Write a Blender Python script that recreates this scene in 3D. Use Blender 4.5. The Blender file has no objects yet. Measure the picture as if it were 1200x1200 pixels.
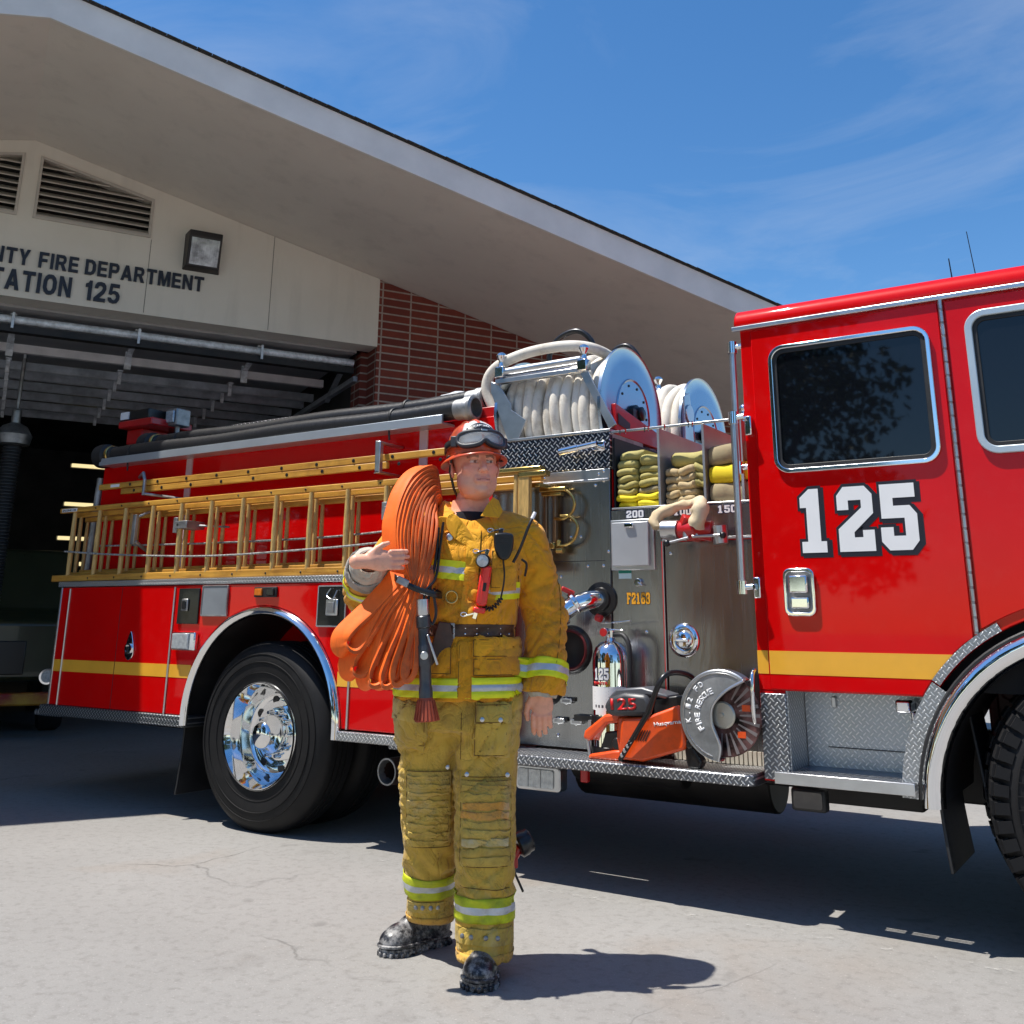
import bpy, bmesh, math, random
import numpy as np
from mathutils import Vector, Matrix, Euler, noise as mnoise
from mathutils.bvhtree import BVHTree
random.seed(7)
scene = bpy.context.scene
COL = scene.collection
R = math.radians
PI = math.pi

# ------------------------------------------------------------------ objects
def tag(o, label=None, cat=None, group=None, kind=None):
    if label: o['label'] = label
    if cat: o['category'] = cat
    if group: o['group'] = group
    if kind: o['kind'] = kind
    return o

def thing(name, label, cat, loc=(0, 0, 0), rotz=0.0, group=None, rot=None):
    o = bpy.data.objects.new(name, None)
    COL.objects.link(o)
    o.empty_display_size = 0.1
    o.location = loc
    o.rotation_euler = rot if rot else (0, 0, rotz)
    tag(o, label, cat, group)
    return o

def rm(o):
    return Matrix.Translation(o.location) @ o.rotation_euler.to_matrix().to_4x4()

class MB:
    """collects primitives into one mesh"""
    def __init__(s): s.v = []; s.f = []; s.m = []; s.cur = 0
    def add(s, vs, fs, M=None):
        n = len(s.v)
        for p in vs:
            p = Vector(p)
            if M is not None: p = M @ p
            s.v.append(tuple(p))
        for f in fs:
            s.f.append(tuple(i + n for i in f)); s.m.append(s.cur)
        return s
    def box(s, x0, x1, y0, y1, z0, z1, M=None):
        v = [(x, y, z) for x in (x0, x1) for y in (y0, y1) for z in (z0, z1)]
        f = [(0, 1, 3, 2), (4, 6, 7, 5), (0, 4, 5, 1), (2, 3, 7, 6), (0, 2, 6, 4), (1, 5, 7, 3)]
        return s.add(v, f, M)
    def cbox(s, c, d, rot=(0, 0, 0)):
        M = Matrix.Translation(c) @ Euler(rot).to_matrix().to_4x4()
        return s.box(-d[0]/2, d[0]/2, -d[1]/2, d[1]/2, -d[2]/2, d[2]/2, M)
    def beam(s, a, b, w, h, up=(0, 0, 1)):
        a = Vector(a); b = Vector(b); d = (b - a); L = d.length; d.normalize()
        u = Vector(up); sdir = d.cross(u).normalized(); u = sdir.cross(d)
        M = Matrix((( d.x, sdir.x, u.x, a.x), (d.y, sdir.y, u.y, a.y), (d.z, sdir.z, u.z, a.z), (0, 0, 0, 1)))
        return s.box(0, L, -w/2, w/2, -h/2, h/2, M)
    def cyl(s, a, b, r, r2=None, n=20, caps=True):
        return s.tube([a, b], [r, r if r2 is None else r2], n, caps)
    def tube(s, path, r, n=10, caps=True, closed=False, flat=None):
        P = [Vector(p) for p in path]; K = len(P)
        if not hasattr(r, '__len__'): r = [r]*K
        T = []
        for i in range(K):
            if closed: t = P[(i+1) % K] - P[i-1]
            else: t = P[min(i+1, K-1)] - P[max(i-1, 0)]
            T.append(t.normalized())
        up = Vector((0, 0, 1)) if abs(T[0].z) < .9 else Vector((1, 0, 0))
        nrm = (up - T[0]*up.dot(T[0])).normalized()
        vs = []; fs = []
        for i in range(K):
            if i: nrm = (nrm - T[i]*nrm.dot(T[i])).normalized()
            bn = T[i].cross(nrm)
            for j in range(n):
                a = 2*PI*j/n
                vs.append(P[i] + (nrm*math.cos(a) + bn*math.sin(a))*r[i])
        for i in range(K if closed else K-1):
            i2 = (i+1) % K
            for j in range(n):
                j2 = (j+1) % n
                fs.append((i*n+j, i*n+j2, i2*n+j2, i2*n+j))
        if caps and not closed:
            fs.append(tuple(range(n))[::-1]); fs.append(tuple((K-1)*n+j for j in range(n)))
        return s.add(vs, fs)
    def lathe(s, prof, o=(0, 0, 0), ax=(0, 0, 1), n=32, sx=1.0, sy=1.0, closed=False, cap=True):
        """prof: list of (radius, height along axis)"""
        ax = Vector(ax).normalized()
        u = Vector((1, 0, 0)) if abs(ax.x) < .9 else Vector((0, 1, 0))
        u = (u - ax*u.dot(ax)).normalized(); w = ax.cross(u)
        vs = []; fs = []; K = len(prof)
        for r, h in prof:
            for j in range(n):
                a = 2*PI*j/n
                vs.append(Vector(o) + ax*h + u*(r*sx*math.cos(a)) + w*(r*sy*math.sin(a)))
        for i in range(K if closed else K-1):
            i2 = (i+1) % K
            for j in range(n):
                j2 = (j+1) % n
                fs.append((i*n+j, i*n+j2, i2*n+j2, i2*n+j))
        if not closed and cap:
            if prof[0][0] > 1e-5: fs.append(tuple(range(n))[::-1])
            if prof[-1][0] > 1e-5: fs.append(tuple((K-1)*n+j for j in range(n)))
        return s.add(vs, fs)
    def prism(s, poly, M, d):
        """poly in 2D -> local xy of M, extruded along local z from 0 to d"""
        n = len(poly)
        vs = [(x, y, 0) for x, y in poly] + [(x, y, d) for x, y in poly]
        fs = [tuple(range(n))[::-1], tuple(range(n, 2*n))]
        fs += [(i, (i+1) % n, n+(i+1) % n, n+i) for i in range(n)]
        return s.add(vs, fs, M)
    def ring(s, outer, inner, M, d):
        n = len(outer)
        vs = [(x, y, 0) for x, y in outer] + [(x, y, 0) for x, y in inner] + [(x, y, d) for x, y in outer] + [(x, y, d) for x, y in inner]
        fs = []
        for i in range(n):
            j = (i+1) % n
            fs += [(i, j, n+j, n+i)[::-1], (2*n+i, 2*n+j, 3*n+j, 3*n+i), (i, j, 2*n+j, 2*n+i), (n+i, n+j, 3*n+j, 3*n+i)[::-1]]
        return s.add(vs, fs, M)
    def sphere(s, c, r, n=16, sc=(1, 1, 1)):
        pr = [(math.sin(PI*i/(n//2)), -math.cos(PI*i/(n//2))) for i in range(n//2+1)]
        vs = []; fs = []
        K = len(pr)
        for a, h in pr:
            for j in range(n):
                t = 2*PI*j/n
                vs.append((c[0]+r*sc[0]*a*math.cos(t), c[1]+r*sc[1]*a*math.sin(t), c[2]+r*sc[2]*h))
        for i in range(K-1):
            for j in range(n):
                j2 = (j+1) % n
                fs.append((i*n+j, i*n+j2, (i+1)*n+j2, (i+1)*n+j))
        return s.add(vs, fs)
    def build(s, name, mat, parent=None, bevel=0, smooth=40, label=None, uv=None):
        me = bpy.data.meshes.new(name)
        me.from_pydata(s.v, [], s.f)
        bm = bmesh.new(); bm.from_mesh(me)
        bmesh.ops.remove_doubles(bm, verts=bm.verts, dist=1e-6)
        bmesh.ops.recalc_face_normals(bm, faces=bm.faces)
        bm.to_mesh(me); bm.free()
        mats = mat if isinstance(mat, (list, tuple)) else [mat]
        for m in mats: me.materials.append(m)
        if len(mats) > 1 and len(me.polygons) == len(s.m):
            me.polygons.foreach_set('material_index', s.m)
        o = bpy.data.objects.new(name, me)
        COL.objects.link(o)
        if parent: o.parent = parent
        if smooth:
            me.polygons.foreach_set('use_smooth', [True]*len(me.polygons))
            me.set_sharp_from_angle(angle=R(smooth))
        if bevel:
            b = o.modifiers.new('bevel', 'BEVEL'); b.width = bevel; b.segments = 2
            b.limit_method = 'ANGLE'; b.angle_limit = R(40)
        if label: o['label'] = label
        return o

def XZ(y=0.0):      # local x->X, local y->Z, local z-> -Y (towards the camera side)
    return Matrix(((1, 0, 0, 0), (0, 0, -1, y), (0, 1, 0, 0), (0, 0, 0, 1)))
def XY(z=0.0):
    return Matrix.Translation((0, 0, z))
def YZ(x=0.0):      # local x->Y, local y->Z, local z->+X
    return Matrix(((0, 0, 1, x), (1, 0, 0, 0), (0, 1, 0, 0), (0, 0, 0, 1)))

def rrect(x0, x1, y0, y1, r, n=6):
    P = []
    for cx, cy, a0 in ((x1-r, y1-r, 0), (x0+r, y1-r, 90), (x0+r, y0+r, 180), (x1-r, y0+r, 270)):
        for i in range(n+1):
            a = R(a0+90*i/n); P.append((cx+r*math.cos(a), cy+r*math.sin(a)))
    return P
def inset(x0, x1, y0, y1, r, d, n=6): return rrect(x0+d, x1-d, y0+d, y1-d, max(r-d, .002), n)
def arc(cx, cy, r, a0, a1, n=24):
    return [(cx+r*math.cos(R(a0+(a1-a0)*i/n)), cy+r*math.sin(R(a0+(a1-a0)*i/n))) for i in range(n+1)]
def spline(pts, n=8, closed=False):
    P = [Vector(p) for p in pts]; K = len(P); out = []
    rng = range(K) if closed else range(K-1)
    for i in rng:
        p1 = P[i]; p2 = P[(i+1) % K]
        p0 = P[i-1] if (closed or i > 0) else p1*2-p2
        p3 = P[(i+2) % K] if (closed or i+2 < K) else p2*2-p1
        for k in range(n):
            t = k/n
            out.append(0.5*((2*p1)+(p2-p0)*t+(2*p0-5*p1+4*p2-p3)*t*t+(3*p1-p0-3*p2+p3)*t**3))
    if not closed: out.append(P[-1])
    return out

# ------------------------------------------------------------------ materials
MATS = {}
def nodes(name):
    m = bpy.data.materials.new(name); m.use_nodes = True
    nt = m.node_tree
    return m, nt, nt.nodes['Principled BSDF']
def N(nt, t, **kw):
    n = nt.nodes.new(t)
    for k, v in kw.items():
        if k in n.inputs.keys(): n.inputs[k].default_value = v
        else: setattr(n, k, v)
    return n
def rgba(c): return (c[0], c[1], c[2], 1)
def ramp(nt, fac, stops):
    r = nt.nodes.new('ShaderNodeValToRGB')
    el = r.color_ramp.elements
    while len(el) < len(stops): el.new(.5)
    for e, (p, c) in zip(el, stops):
        e.position = p; e.color = rgba(c) if hasattr(c, '__len__') else (c, c, c, 1)
    nt.links.new(fac, r.inputs[0])
    return r.outputs[0]
def math_(nt, op, a, b=None, c=None, clamp=False):
    n = nt.nodes.new('ShaderNodeMath'); n.operation = op; n.use_clamp = clamp
    for i, x in enumerate((a, b, c)):
        if x is None: continue
        if isinstance(x, (int, float)): n.inputs[i].default_value = x
        else: nt.links.new(x, n.inputs[i])
    return n.outputs[0]
def mix(nt, fac, a, b, blend='MIX'):
    n = nt.nodes.new('ShaderNodeMix'); n.data_type = 'RGBA'; n.blend_type = blend
    for s_, x in ((0, fac), (6, a), (7, b)):
        if isinstance(x, (int, float)): n.inputs[s_].default_value = x if s_ == 0 else (x, x, x, 1)
        elif isinstance(x, tuple): n.inputs[s_].default_value = rgba(x)
        else: nt.links.new(x, n.inputs[s_])
    return n.outputs[2]
def objco(nt, scale=None):
    tc = nt.nodes.new('ShaderNodeTexCoord'); o = tc.outputs['Object']
    if scale:
        mp = nt.nodes.new('ShaderNodeMapping'); mp.inputs['Scale'].default_value = scale
        nt.links.new(o, mp.inputs[0]); o = mp.outputs[0]
    return o
def noise_(nt, co, scale, detail=4, rough=.55, dist=0):
    n = nt.nodes.new('ShaderNodeTexNoise'); n.inputs['Scale'].default_value = scale
    n.inputs['Detail'].default_value = detail; n.inputs['Roughness'].default_value = rough
    n.inputs['Distortion'].default_value = dist
    nt.links.new(co, n.inputs['Vector']); return n.outputs[0]
def bump(nt, b, h, strength=.3, dist=.005, prev=None):
    n = nt.nodes.new('ShaderNodeBump'); n.inputs['Strength'].default_value = strength
    n.inputs['Distance'].default_value = dist
    nt.links.new(h, n.inputs['Height'])
    if prev: nt.links.new(prev, n.inputs['Normal'])
    if b: nt.links.new(n.outputs[0], b.inputs['Normal'])
    return n.outputs[0]

def pbr(name, col, rough=.5, metal=0.0, vary=.12, vs=3.0, bs=0.0, bscale=60, bd=.003, coat=0.0, stretch=None, col2=None, spec=.5, emit=0, grime=0.0):
    if name in MATS: return MATS[name]
    m, nt, b = nodes(name)
    co = objco(nt, stretch)
    f = noise_(nt, co, vs, 6, .6)
    c2 = col2 if col2 else tuple(c*(1-vary*2) for c in col)
    fr = ramp(nt, f, [(.35, 0), (.65, 1)])
    c = mix(nt, fr, c2, tuple(min(1, x*(1+vary*.3)) for x in col))
    if grime:
        g = ramp(nt, noise_(nt, objco(nt), vs*2.3, 8, .7), [(.5, 0), (.72, grime)])
        c = mix(nt, g, c, (.05, .045, .04))
    nt.links.new(c, b.inputs['Base Color'])
    rr = math_(nt, 'MULTIPLY_ADD', f, rough*.5, rough*.75)
    nt.links.new(rr, b.inputs['Roughness'])
    b.inputs['Metallic'].default_value = metal
    b.inputs['Specular IOR Level'].default_value = spec
    if coat:
        b.inputs['Coat Weight'].default_value = coat; b.inputs['Coat Roughness'].default_value = .04
    if emit:
        b.inputs['Emission Color'].default_value = rgba(col); b.inputs['Emission Strength'].default_value = emit
    if bs:
        bump(nt, b, noise_(nt, co, bscale, 4, .6), bs, bd)
    MATS[name] = m
    return m

def tread_plate(name, plane='XZ', size=.021, dark=(.16, .17, .19), light=(.78, .79, .8), rough=.28):
    """raised lozenges set alternately at 45 degrees on bare metal"""
    if name in MATS: return MATS[name]
    m, nt, b = nodes(name)
    co = objco(nt)
    sp = nt.nodes.new('ShaderNodeSeparateXYZ'); nt.links.new(co, sp.inputs[0])
    i0, i1 = {'XZ': (0, 2), 'XY': (0, 1), 'YZ': (1, 2)}[plane]
    u = math_(nt, 'DIVIDE', sp.outputs[i0], size); v = math_(nt, 'DIVIDE', sp.outputs[i1], size)
    ur = math_(nt, 'MULTIPLY', math_(nt, 'ADD', u, v), .7071); vr = math_(nt, 'MULTIPLY', math_(nt, 'SUBTRACT', u, v), .7071)
    u = math_(nt, 'ADD', ur, 1000.0); v = math_(nt, 'ADD', vr, 1000.0)
    fu = math_(nt, 'FLOOR', u); fv = math_(nt, 'FLOOR', v)
    par = math_(nt, 'MODULO', math_(nt, 'ADD', fu, fv), 2.0)
    qu = math_(nt, 'SUBTRACT', math_(nt, 'SUBTRACT', u, fu), .5)
    qv = math_(nt, 'SUBTRACT', math_(nt, 'SUBTRACT', v, fv), .5)
    ip = math_(nt, 'SUBTRACT', 1.0, par)
    la = math_(nt, 'ADD', math_(nt, 'MULTIPLY', qu, par), math_(nt, 'MULTIPLY', qv, ip))
    lb = math_(nt, 'ADD', math_(nt, 'MULTIPLY', qv, par), math_(nt, 'MULTIPLY', qu, ip))
    a = math_(nt, 'DIVIDE', la, .60)
    c = math_(nt, 'DIVIDE', lb, .155)
    d = math_(nt, 'ADD', math_(nt, 'MULTIPLY', a, a), math_(nt, 'MULTIPLY', c, c))
    h = math_(nt, 'SUBTRACT', 1.0, math_(nt, 'SMOOTH_MIN', d, 1.0, .1), clamp=True)
    hs = ramp(nt, h, [(0.0, 0), (.35, 1)])
    w = noise_(nt, co, 5, 6, .7)
    base = mix(nt, hs, tuple(x for x in dark), light)
    base = mix(nt, ramp(nt, w, [(.4, 0), (.7, .35)]), base, tuple(x*1.6 for x in dark))
    nt.links.new(base, b.inputs['Base Color'])
    b.inputs['Metallic'].default_value = .9
    nt.links.new(math_(nt, 'MULTIPLY_ADD', w, .35, rough-.08), b.inputs['Roughness'])
    bump(nt, b, hs, .7, .003)
    MATS[name] = m
    return m

# paint and metals
def car_paint():
    m, nt, b = nodes('red_paint')
    co = objco(nt)
    f = noise_(nt, co, 1.3, 5, .6)
    c = mix(nt, ramp(nt, f, [(.3, 0), (.7, 1)]), (.56, .0006, .001), (.66, .0008, .0014))
    dust = ramp(nt, noise_(nt, co, 9, 8, .75), [(.5, 0), (.8, .03)])
    c = mix(nt, dust, c, (.5, .3, .25))
    nt.links.new(c, b.inputs['Base Color'])
    nt.links.new(math_(nt, 'MULTIPLY_ADD', noise_(nt, co, 14, 7, .7), .2, .3), b.inputs['Roughness'])
    b.inputs['Coat Weight'].default_value = .5; b.inputs['Coat Roughness'].default_value = .03; b.inputs['Specular IOR Level'].default_value = .04
    bump(nt, b, noise_(nt, co, 2.2, 2, .5), .05, .02)
    MATS['red_paint'] = m
    return m
M_red = car_paint()
M_yel = pbr('gold_stripe', (.85, .42, .03), .35, 0, .06, coat=.4)
M_chrome = pbr('chrome', (.86, .87, .88), .06, 1, .03)
M_alu = pbr('aluminium', (.66, .67, .68), .32, 1, .1, 6, .08, 140)
M_alud = pbr('dull_aluminium', (.42, .42, .42), .5, .9, .2, 9, .15, 120, grime=.3)
M_black = pbr('black_rubber', (.018, .018, .019), .55, 0, .2, 6, .2, 90)
M_blackp = pbr('black_plastic', (.012, .012, .013), .3, 0, .1)
M_dark = pbr('dark_chassis', (.02, .018, .018), .6, 0, .4, 4)
M_white = pbr('white_vinyl', (.8, .8, .8), .45, 0, .03)
M_blk_l = pbr('black_vinyl', (.012, .012, .02), .4, 0, .03)
M_redl = pbr('red_vinyl', (.6, .01, .01), .4, 0, .03)
M_gold_l = pbr('gold_vinyl', (.85, .38, .02), .4, 0, .03)
M_brass = pbr('brass', (.62, .42, .14), .25, 1, .15, 8)
M_redpaint2 = pbr('red_enamel', (.5, .01, .012), .3, 0, .1, coat=.3)
M_darkred = pbr('dark_red_primer', (.12, .006, .008), .5, 0, .3)
M_tp = tread_plate('tread_plate_side', 'XZ')
M_tph = tread_plate('tread_plate_top', 'XY')
M_tpd = tread_plate('tread_plate_deep', 'XZ', .025, (.035, .045, .065), (.8, .82, .85), .2)
M_tpl = tread_plate('tread_plate_light', 'XZ', .019, (.34, .35, .36), (.8, .8, .8), .3)

def brushed():
    m, nt, b = nodes('brushed_steel')
    co = objco(nt, (1, 1, 1))
    streak = noise_(nt, objco(nt, (260, 260, 3)), 1.0, 3, .6)
    big = noise_(nt, objco(nt, (3.2, 3.2, .9)), 1.0, 3, .55, .6)
    c = mix(nt, ramp(nt, big, [(.3, 0), (.7, 1)]), (.25, .25, .25), (.40, .40, .40))
    nt.links.new(c, b.inputs['Base Color'])
    b.inputs['Metallic'].default_value = 1
    nt.links.new(math_(nt, 'MULTIPLY_ADD', streak, .14, .18), b.inputs['Roughness'])
    p = bump(nt, None, big, .22, .03)
    bump(nt, b, streak, .05, .001, p)
    return m
M_steel = brushed()

def glass_dark():
    m, nt, b = nodes('tinted_glass')
    co = objco(nt)
    f = noise_(nt, co, 2, 3, .5)
    nt.links.new(mix(nt, f, (.003, .004, .006), (.006, .007, .01)), b.inputs['Base Color'])
    b.inputs['Roughness'].default_value = .025
    b.inputs['Specular IOR Level'].default_value = .5
    bump(nt, b, f, .02, .01)
    return m
M_glass = glass_dark()
M_lens = pbr('clear_lens', (.55, .58, .6), .12, .35, .15, 40, .5, 70, .004)
M_amber = pbr('amber_lens', (.7, .18, .01), .2, 0, .1, 30, .4, 80)

def wood():
    m, nt, b = nodes('varnished_wood')
    co = objco(nt, (1.5, 26, 26))
    f = noise_(nt, co, 1.4, 6, .65, .4)
    c = mix(nt, ramp(nt, f, [(.3, 0), (.7, 1)]), (.36, .15, .018), (.72, .38, .06))
    g = ramp(nt, noise_(nt, objco(nt), 6, 7, .7), [(.5, 0), (.75, .55)])
    c = mix(nt, g, c, (.16, .06, .012))
    nt.links.new(c, b.inputs['Base Color'])
    b.inputs['Roughness'].default_value = .38
    bump(nt, b, f, .15, .002)
    return m
M_wood = wood()
M_rung = pbr('ash_rung', (.66, .42, .14), .4, 0, .2, 8, .1, 50, stretch=(20, 20, 2))

# ------------------------------------------------------------------ lettering
GL = {
 '1': [[(.5,0),(4.1,0),(4.1,1.3),(3.3,1.3),(3.3,7.5),(1.9,7.5),(.5,6.5),(.5,5.3),(1.4,5.3),(1.4,1.3),(.5,1.3)]],
 '2': [[(0,0),(5,0),(5,2.4),(3.4,2.4),(3.4,1.6),(2.2,1.6),(2.2,2.2),(5,4.3),(5,6.5),(4,7.5),(1,7.5),(0,6.5),(0,4.8),(1.6,4.8),(1.6,5.9),(3.4,5.9),(3.4,5.0),(0,2.6)]],
 '5': [[(.2,7.5),(.2,3.6),(3.3,3.6),(3.3,1.6),(1.7,1.6),(1.7,2.6),(0,2.6),(0,1),(1,0),(4,0),(5,1),(5,4),(4.1,5),(1.9,5),(1.9,5.9),(4.9,5.9),(4.9,7.5)]],
 '0': [[(1,0),(2.5,0),(2.5,1.6),(1.7,1.6),(1.7,5.9),(2.5,5.9),(2.5,7.5),(1,7.5),(0,6.5),(0,1)],
       [(4,0),(5,1),(5,6.5),(4,7.5),(2.5,7.5),(2.5,5.9),(3.3,5.9),(3.3,1.6),(2.5,1.6),(2.5,0)]],
 '8': [[(1,0),(2.5,0),(2.5,1.5),(1.7,1.5),(1.7,3.1),(2.5,3.1),(2.5,4.4),(1.7,4.4),(1.7,6),(2.5,6),(2.5,7.5),(1,7.5),(0,6.5),(0,4.6),(.6,3.8),(0,3),(0,1)],
       [(4,0),(5,1),(5,3),(4.4,3.8),(5,4.6),(5,6.5),(4,7.5),(2.5,7.5),(2.5,6),(3.3,6),(3.3,4.4),(2.5,4.4),(2.5,3.1),(3.3,3.1),(3.3,1.5),(2.5,1.5),(2.5,0)]],
 '6': [[(1,0),(2.5,0),(2.5,1.5),(1.7,1.5),(1.7,3.1),(2.5,3.1),(2.5,4.5),(1.7,4.5),(1.7,6),(2.5,6),(2.5,7.5),(1,7.5),(0,6.5),(0,1)],
       [(2.5,0),(4,0),(5,1),(5,3.6),(4.1,4.5),(2.5,4.5),(2.5,3.1),(3.3,3.1),(3.3,1.5),(2.5,1.5)],
       [(2.5,6),(3.3,6),(3.3,5.3),(5,5.3),(5,6.5),(4,7.5),(2.5,7.5)]],
 'F': [[(0,0),(2.4,0),(2.4,1.2),(2,1.2),(2,3),(3.6,3),(3.6,4.3),(2,4.3),(2,6),(3.4,6),(3.4,5.2),(4.9,5.2),(4.9,7.5),(0,7.5),(0,6.3),(.4,6.3),(.4,1.2),(0,1.2)]],
}
def offs(poly, d):
    n = len(poly)
    A = sum(poly[i][0]*poly[(i+1) % n][1]-poly[(i+1) % n][0]*poly[i][1] for i in range(n))
    sg = 1 if A > 0 else -1
    out = []
    for i in range(n):
        p0 = Vector(poly[i-1]); p1 = Vector(poly[i]); p2 = Vector(poly[(i+1) % n])
        d1 = (p1-p0).normalized(); d2 = (p2-p1).normalized()
        n1 = Vector((d1.y, -d1.x))*sg; n2 = Vector((d2.y, -d2.x))*sg
        k = n1+n2; k = k/(max(.35, 1+n1.dot(n2)))
        q = p1+k*d; out.append((q.x, q.y))
    return out
def block_text(s, M, w, h, mat, parent, name='numeral', off=0.0, t=.001, gap=.9, dx=0, dy=0, order=0):
    """varsity numerals in box w x h at the local origin of M; one mesh"""
    W = len(s)*5+(len(s)-1)*gap
    mb = MB()
    for i, ch in enumerate(s):
        for poly in GL[ch]:
            P = offs(poly, off) if off else poly
            P = [(((x+i*(5+gap))/W*w)+dx, y/7.5*h+dy) for x, y in P]
            mb.prism(P, M @ Matrix.Translation((0, 0, order)), t)
    return mb.build(name, mat, parent, smooth=0)

SG = {'I': (1.5, [[(0,0),(1.5,0),(1.5,7.5),(0,7.5)]]),
 'T': (5, [[(1.75,0),(3.25,0),(3.25,6.2),(5,6.2),(5,7.5),(0,7.5),(0,6.2),(1.75,6.2)]]),
 'Y': (5.1, [[(1.8,0),(3.3,0),(3.3,3),(5.1,7.5),(3.5,7.5),(2.55,4.6),(1.6,7.5),(0,7.5),(1.8,3)]]),
 'F': (4.5, [[(0,0),(1.5,0),(1.5,3),(4,3),(4,4.3),(1.5,4.3),(1.5,6.2),(4.5,6.2),(4.5,7.5),(0,7.5)]]),
 'E': (4.6, [[(0,0),(4.6,0),(4.6,1.3),(1.5,1.3),(1.5,3.1),(4.3,3.1),(4.3,4.4),(1.5,4.4),(1.5,6.2),(4.5,6.2),(4.5,7.5),(0,7.5)]]),
 'R': (5.3, [[(0,0),(1.5,0),(1.5,2.9),(2.4,2.9),(3.6,0),(5.3,0),(3.9,3.2),(4.7,3.9),(5,5.2),(4.7,6.6),(3.7,7.5),(0,7.5),(0,4.2),(1.5,4.2),(1.5,6.2),(3.1,6.2),(3.5,5.8),(3.5,4.6),(3.1,4.15),(0,4.15)]]),
 'P': (5, [[(0,0),(1.5,0),(1.5,2.8),(3.7,2.8),(4.7,3.7),(5,5.1),(4.7,6.6),(3.7,7.5),(0,7.5),(0,4.2),(1.5,4.2),(1.5,6.2),(3.1,6.2),(3.5,5.8),(3.5,4.6),(3.1,4.15),(0,4.15)]]),
 'D': (5.1, [[(0,0),(3,0),(4.4,.8),(5.1,2.3),(5.1,5.2),(4.4,6.7),(3,7.5),(0,7.5),(0,3.8),(1.5,3.8),(1.5,6.2),(2.8,6.2),(3.5,5.2),(3.5,2.3),(2.8,1.3),(1.5,1.3),(1.5,3.75),(0,3.75)]]),
 'A': (5.6, [[(0,0),(1.6,0),(2.0,1.5),(2.78,1.5),(2.78,2.8),(2.3,2.8),(2.8,5.2),(3.3,2.8),(2.82,2.8),(2.82,1.5),(3.6,1.5),(4,0),(5.6,0),(3.6,7.5),(2,7.5)]]),
 'M': (6.2, [[(0,0),(1.4,0),(1.4,5),(2.5,0),(3.7,0),(4.8,5),(4.8,0),(6.2,0),(6.2,7.5),(4.2,7.5),(3.1,2.8),(2,7.5),(0,7.5)]]),
 'N': (5.1, [[(0,0),(1.4,0),(1.4,4.8),(3.6,0),(5.1,0),(5.1,7.5),(3.7,7.5),(3.7,2.7),(1.5,7.5),(0,7.5)]]),
 'U': (5.1, [[(0,2),(.6,.6),(1.8,0),(3.3,0),(4.5,.6),(5.1,2),(5.1,7.5),(3.6,7.5),(3.6,2.2),(3.1,1.4),(2,1.4),(1.5,2.2),(1.5,7.5),(0,7.5)]]),
 'C': (5.1, [[(5.1,2.6),(3.6,2.6),(3.4,1.7),(2.9,1.3),(2.2,1.3),(1.7,1.8),(1.5,3),(1.5,4.5),(1.7,5.7),(2.2,6.2),(2.9,6.2),(3.4,5.8),(3.6,5),(5.1,5),(4.6,6.6),(3.5,7.5),(1.8,7.5),(.6,6.7),(0,5),(0,2.5),(.6,.8),(1.8,0),(3.5,0),(4.6,.8)]]),
 'O': (5.4, [[(2.7,0),(2.7,1.3),(2.1,1.5),(1.6,2.5),(1.6,5),(2.1,6),(2.7,6.2),(2.7,7.5),(1.7,7.4),(.6,6.5),(0,5),(0,2.5),(.6,1),(1.7,.1)],
             [(2.7,0),(3.7,.1),(4.8,1),(5.4,2.5),(5.4,5),(4.8,6.5),(3.7,7.4),(2.7,7.5),(2.7,6.2),(3.3,6),(3.8,5),(3.8,2.5),(3.3,1.5),(2.7,1.3)]]),
 'S': (5.1, [[(0,2.3),(1.5,2.3),(1.8,1.5),(2.6,1.2),(3.4,1.5),(3.6,2.1),(3.3,2.7),(1.5,3.3),(.4,4.1),(.1,5.4),(.7,6.8),(2,7.5),(3.3,7.5),(4.5,6.8),(5,5.3),(3.5,5.3),(3.2,6),(2.6,6.3),(1.9,6.1),(1.6,5.5),(1.9,4.9),(3.8,4.3),(4.8,3.5),(5.1,2.1),(4.6,.8),(3.4,0),(1.8,0),(.6,.6)]]),
 '1': (3.1, [[(1.4,0),(3,0),(3,7.5),(1.8,7.5),(1.4,6.6),(.3,6.1),(.3,4.9),(1.4,5.1)]]),
 '2': (4.9, [[(0,0),(4.9,0),(4.9,1.3),(2.3,1.3),(4.3,3.4),(4.9,4.8),(4.8,6.2),(4,7.2),(2.6,7.5),(1,7.2),(.2,6.2),(0,5),(1.5,5),(1.8,5.9),(2.5,6.2),(3.2,5.9),(3.4,5.1),(3,4.2),(0,1.2)]]),
 '5': (5, [[(0,2.1),(1.5,2.1),(1.8,1.5),(2.5,1.2),(3.2,1.6),(3.5,2.5),(3.2,3.4),(2.5,3.8),(1.8,3.6),(1.5,3.2),(.2,3.4),(.7,7.5),(4.6,7.5),(4.6,6.2),(1.9,6.2),(1.7,4.6),(2.8,4.9),(4.2,4.4),(5,3.1),(4.9,1.6),(4,.4),(2.6,0),(1,.3),(.2,1.1)]])}
def sans(s, M, x0, x1, z, h, mat, parent, right=None, ext=.02):
    """cast sans letters, each letter its own mesh"""
    W = sum(3.2-.9 if c == ' ' else SG[c][0]+.9 for c in s)-.9
    k = (x1-x0)/W if right is None else right
    if right is not None: x0 = x1-W*k
    x = 0
    for c in s:
        if c == ' ': x += 2.3; continue
        wd, polys = SG[c]; m = MB()
        for p in polys: m.prism([(x0+(x+a)*k, z+b_/7.5*h) for a, b_ in p], M, ext)
        m.build('letter', mat, parent, smooth=0); x += wd+.9
    return k
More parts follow.
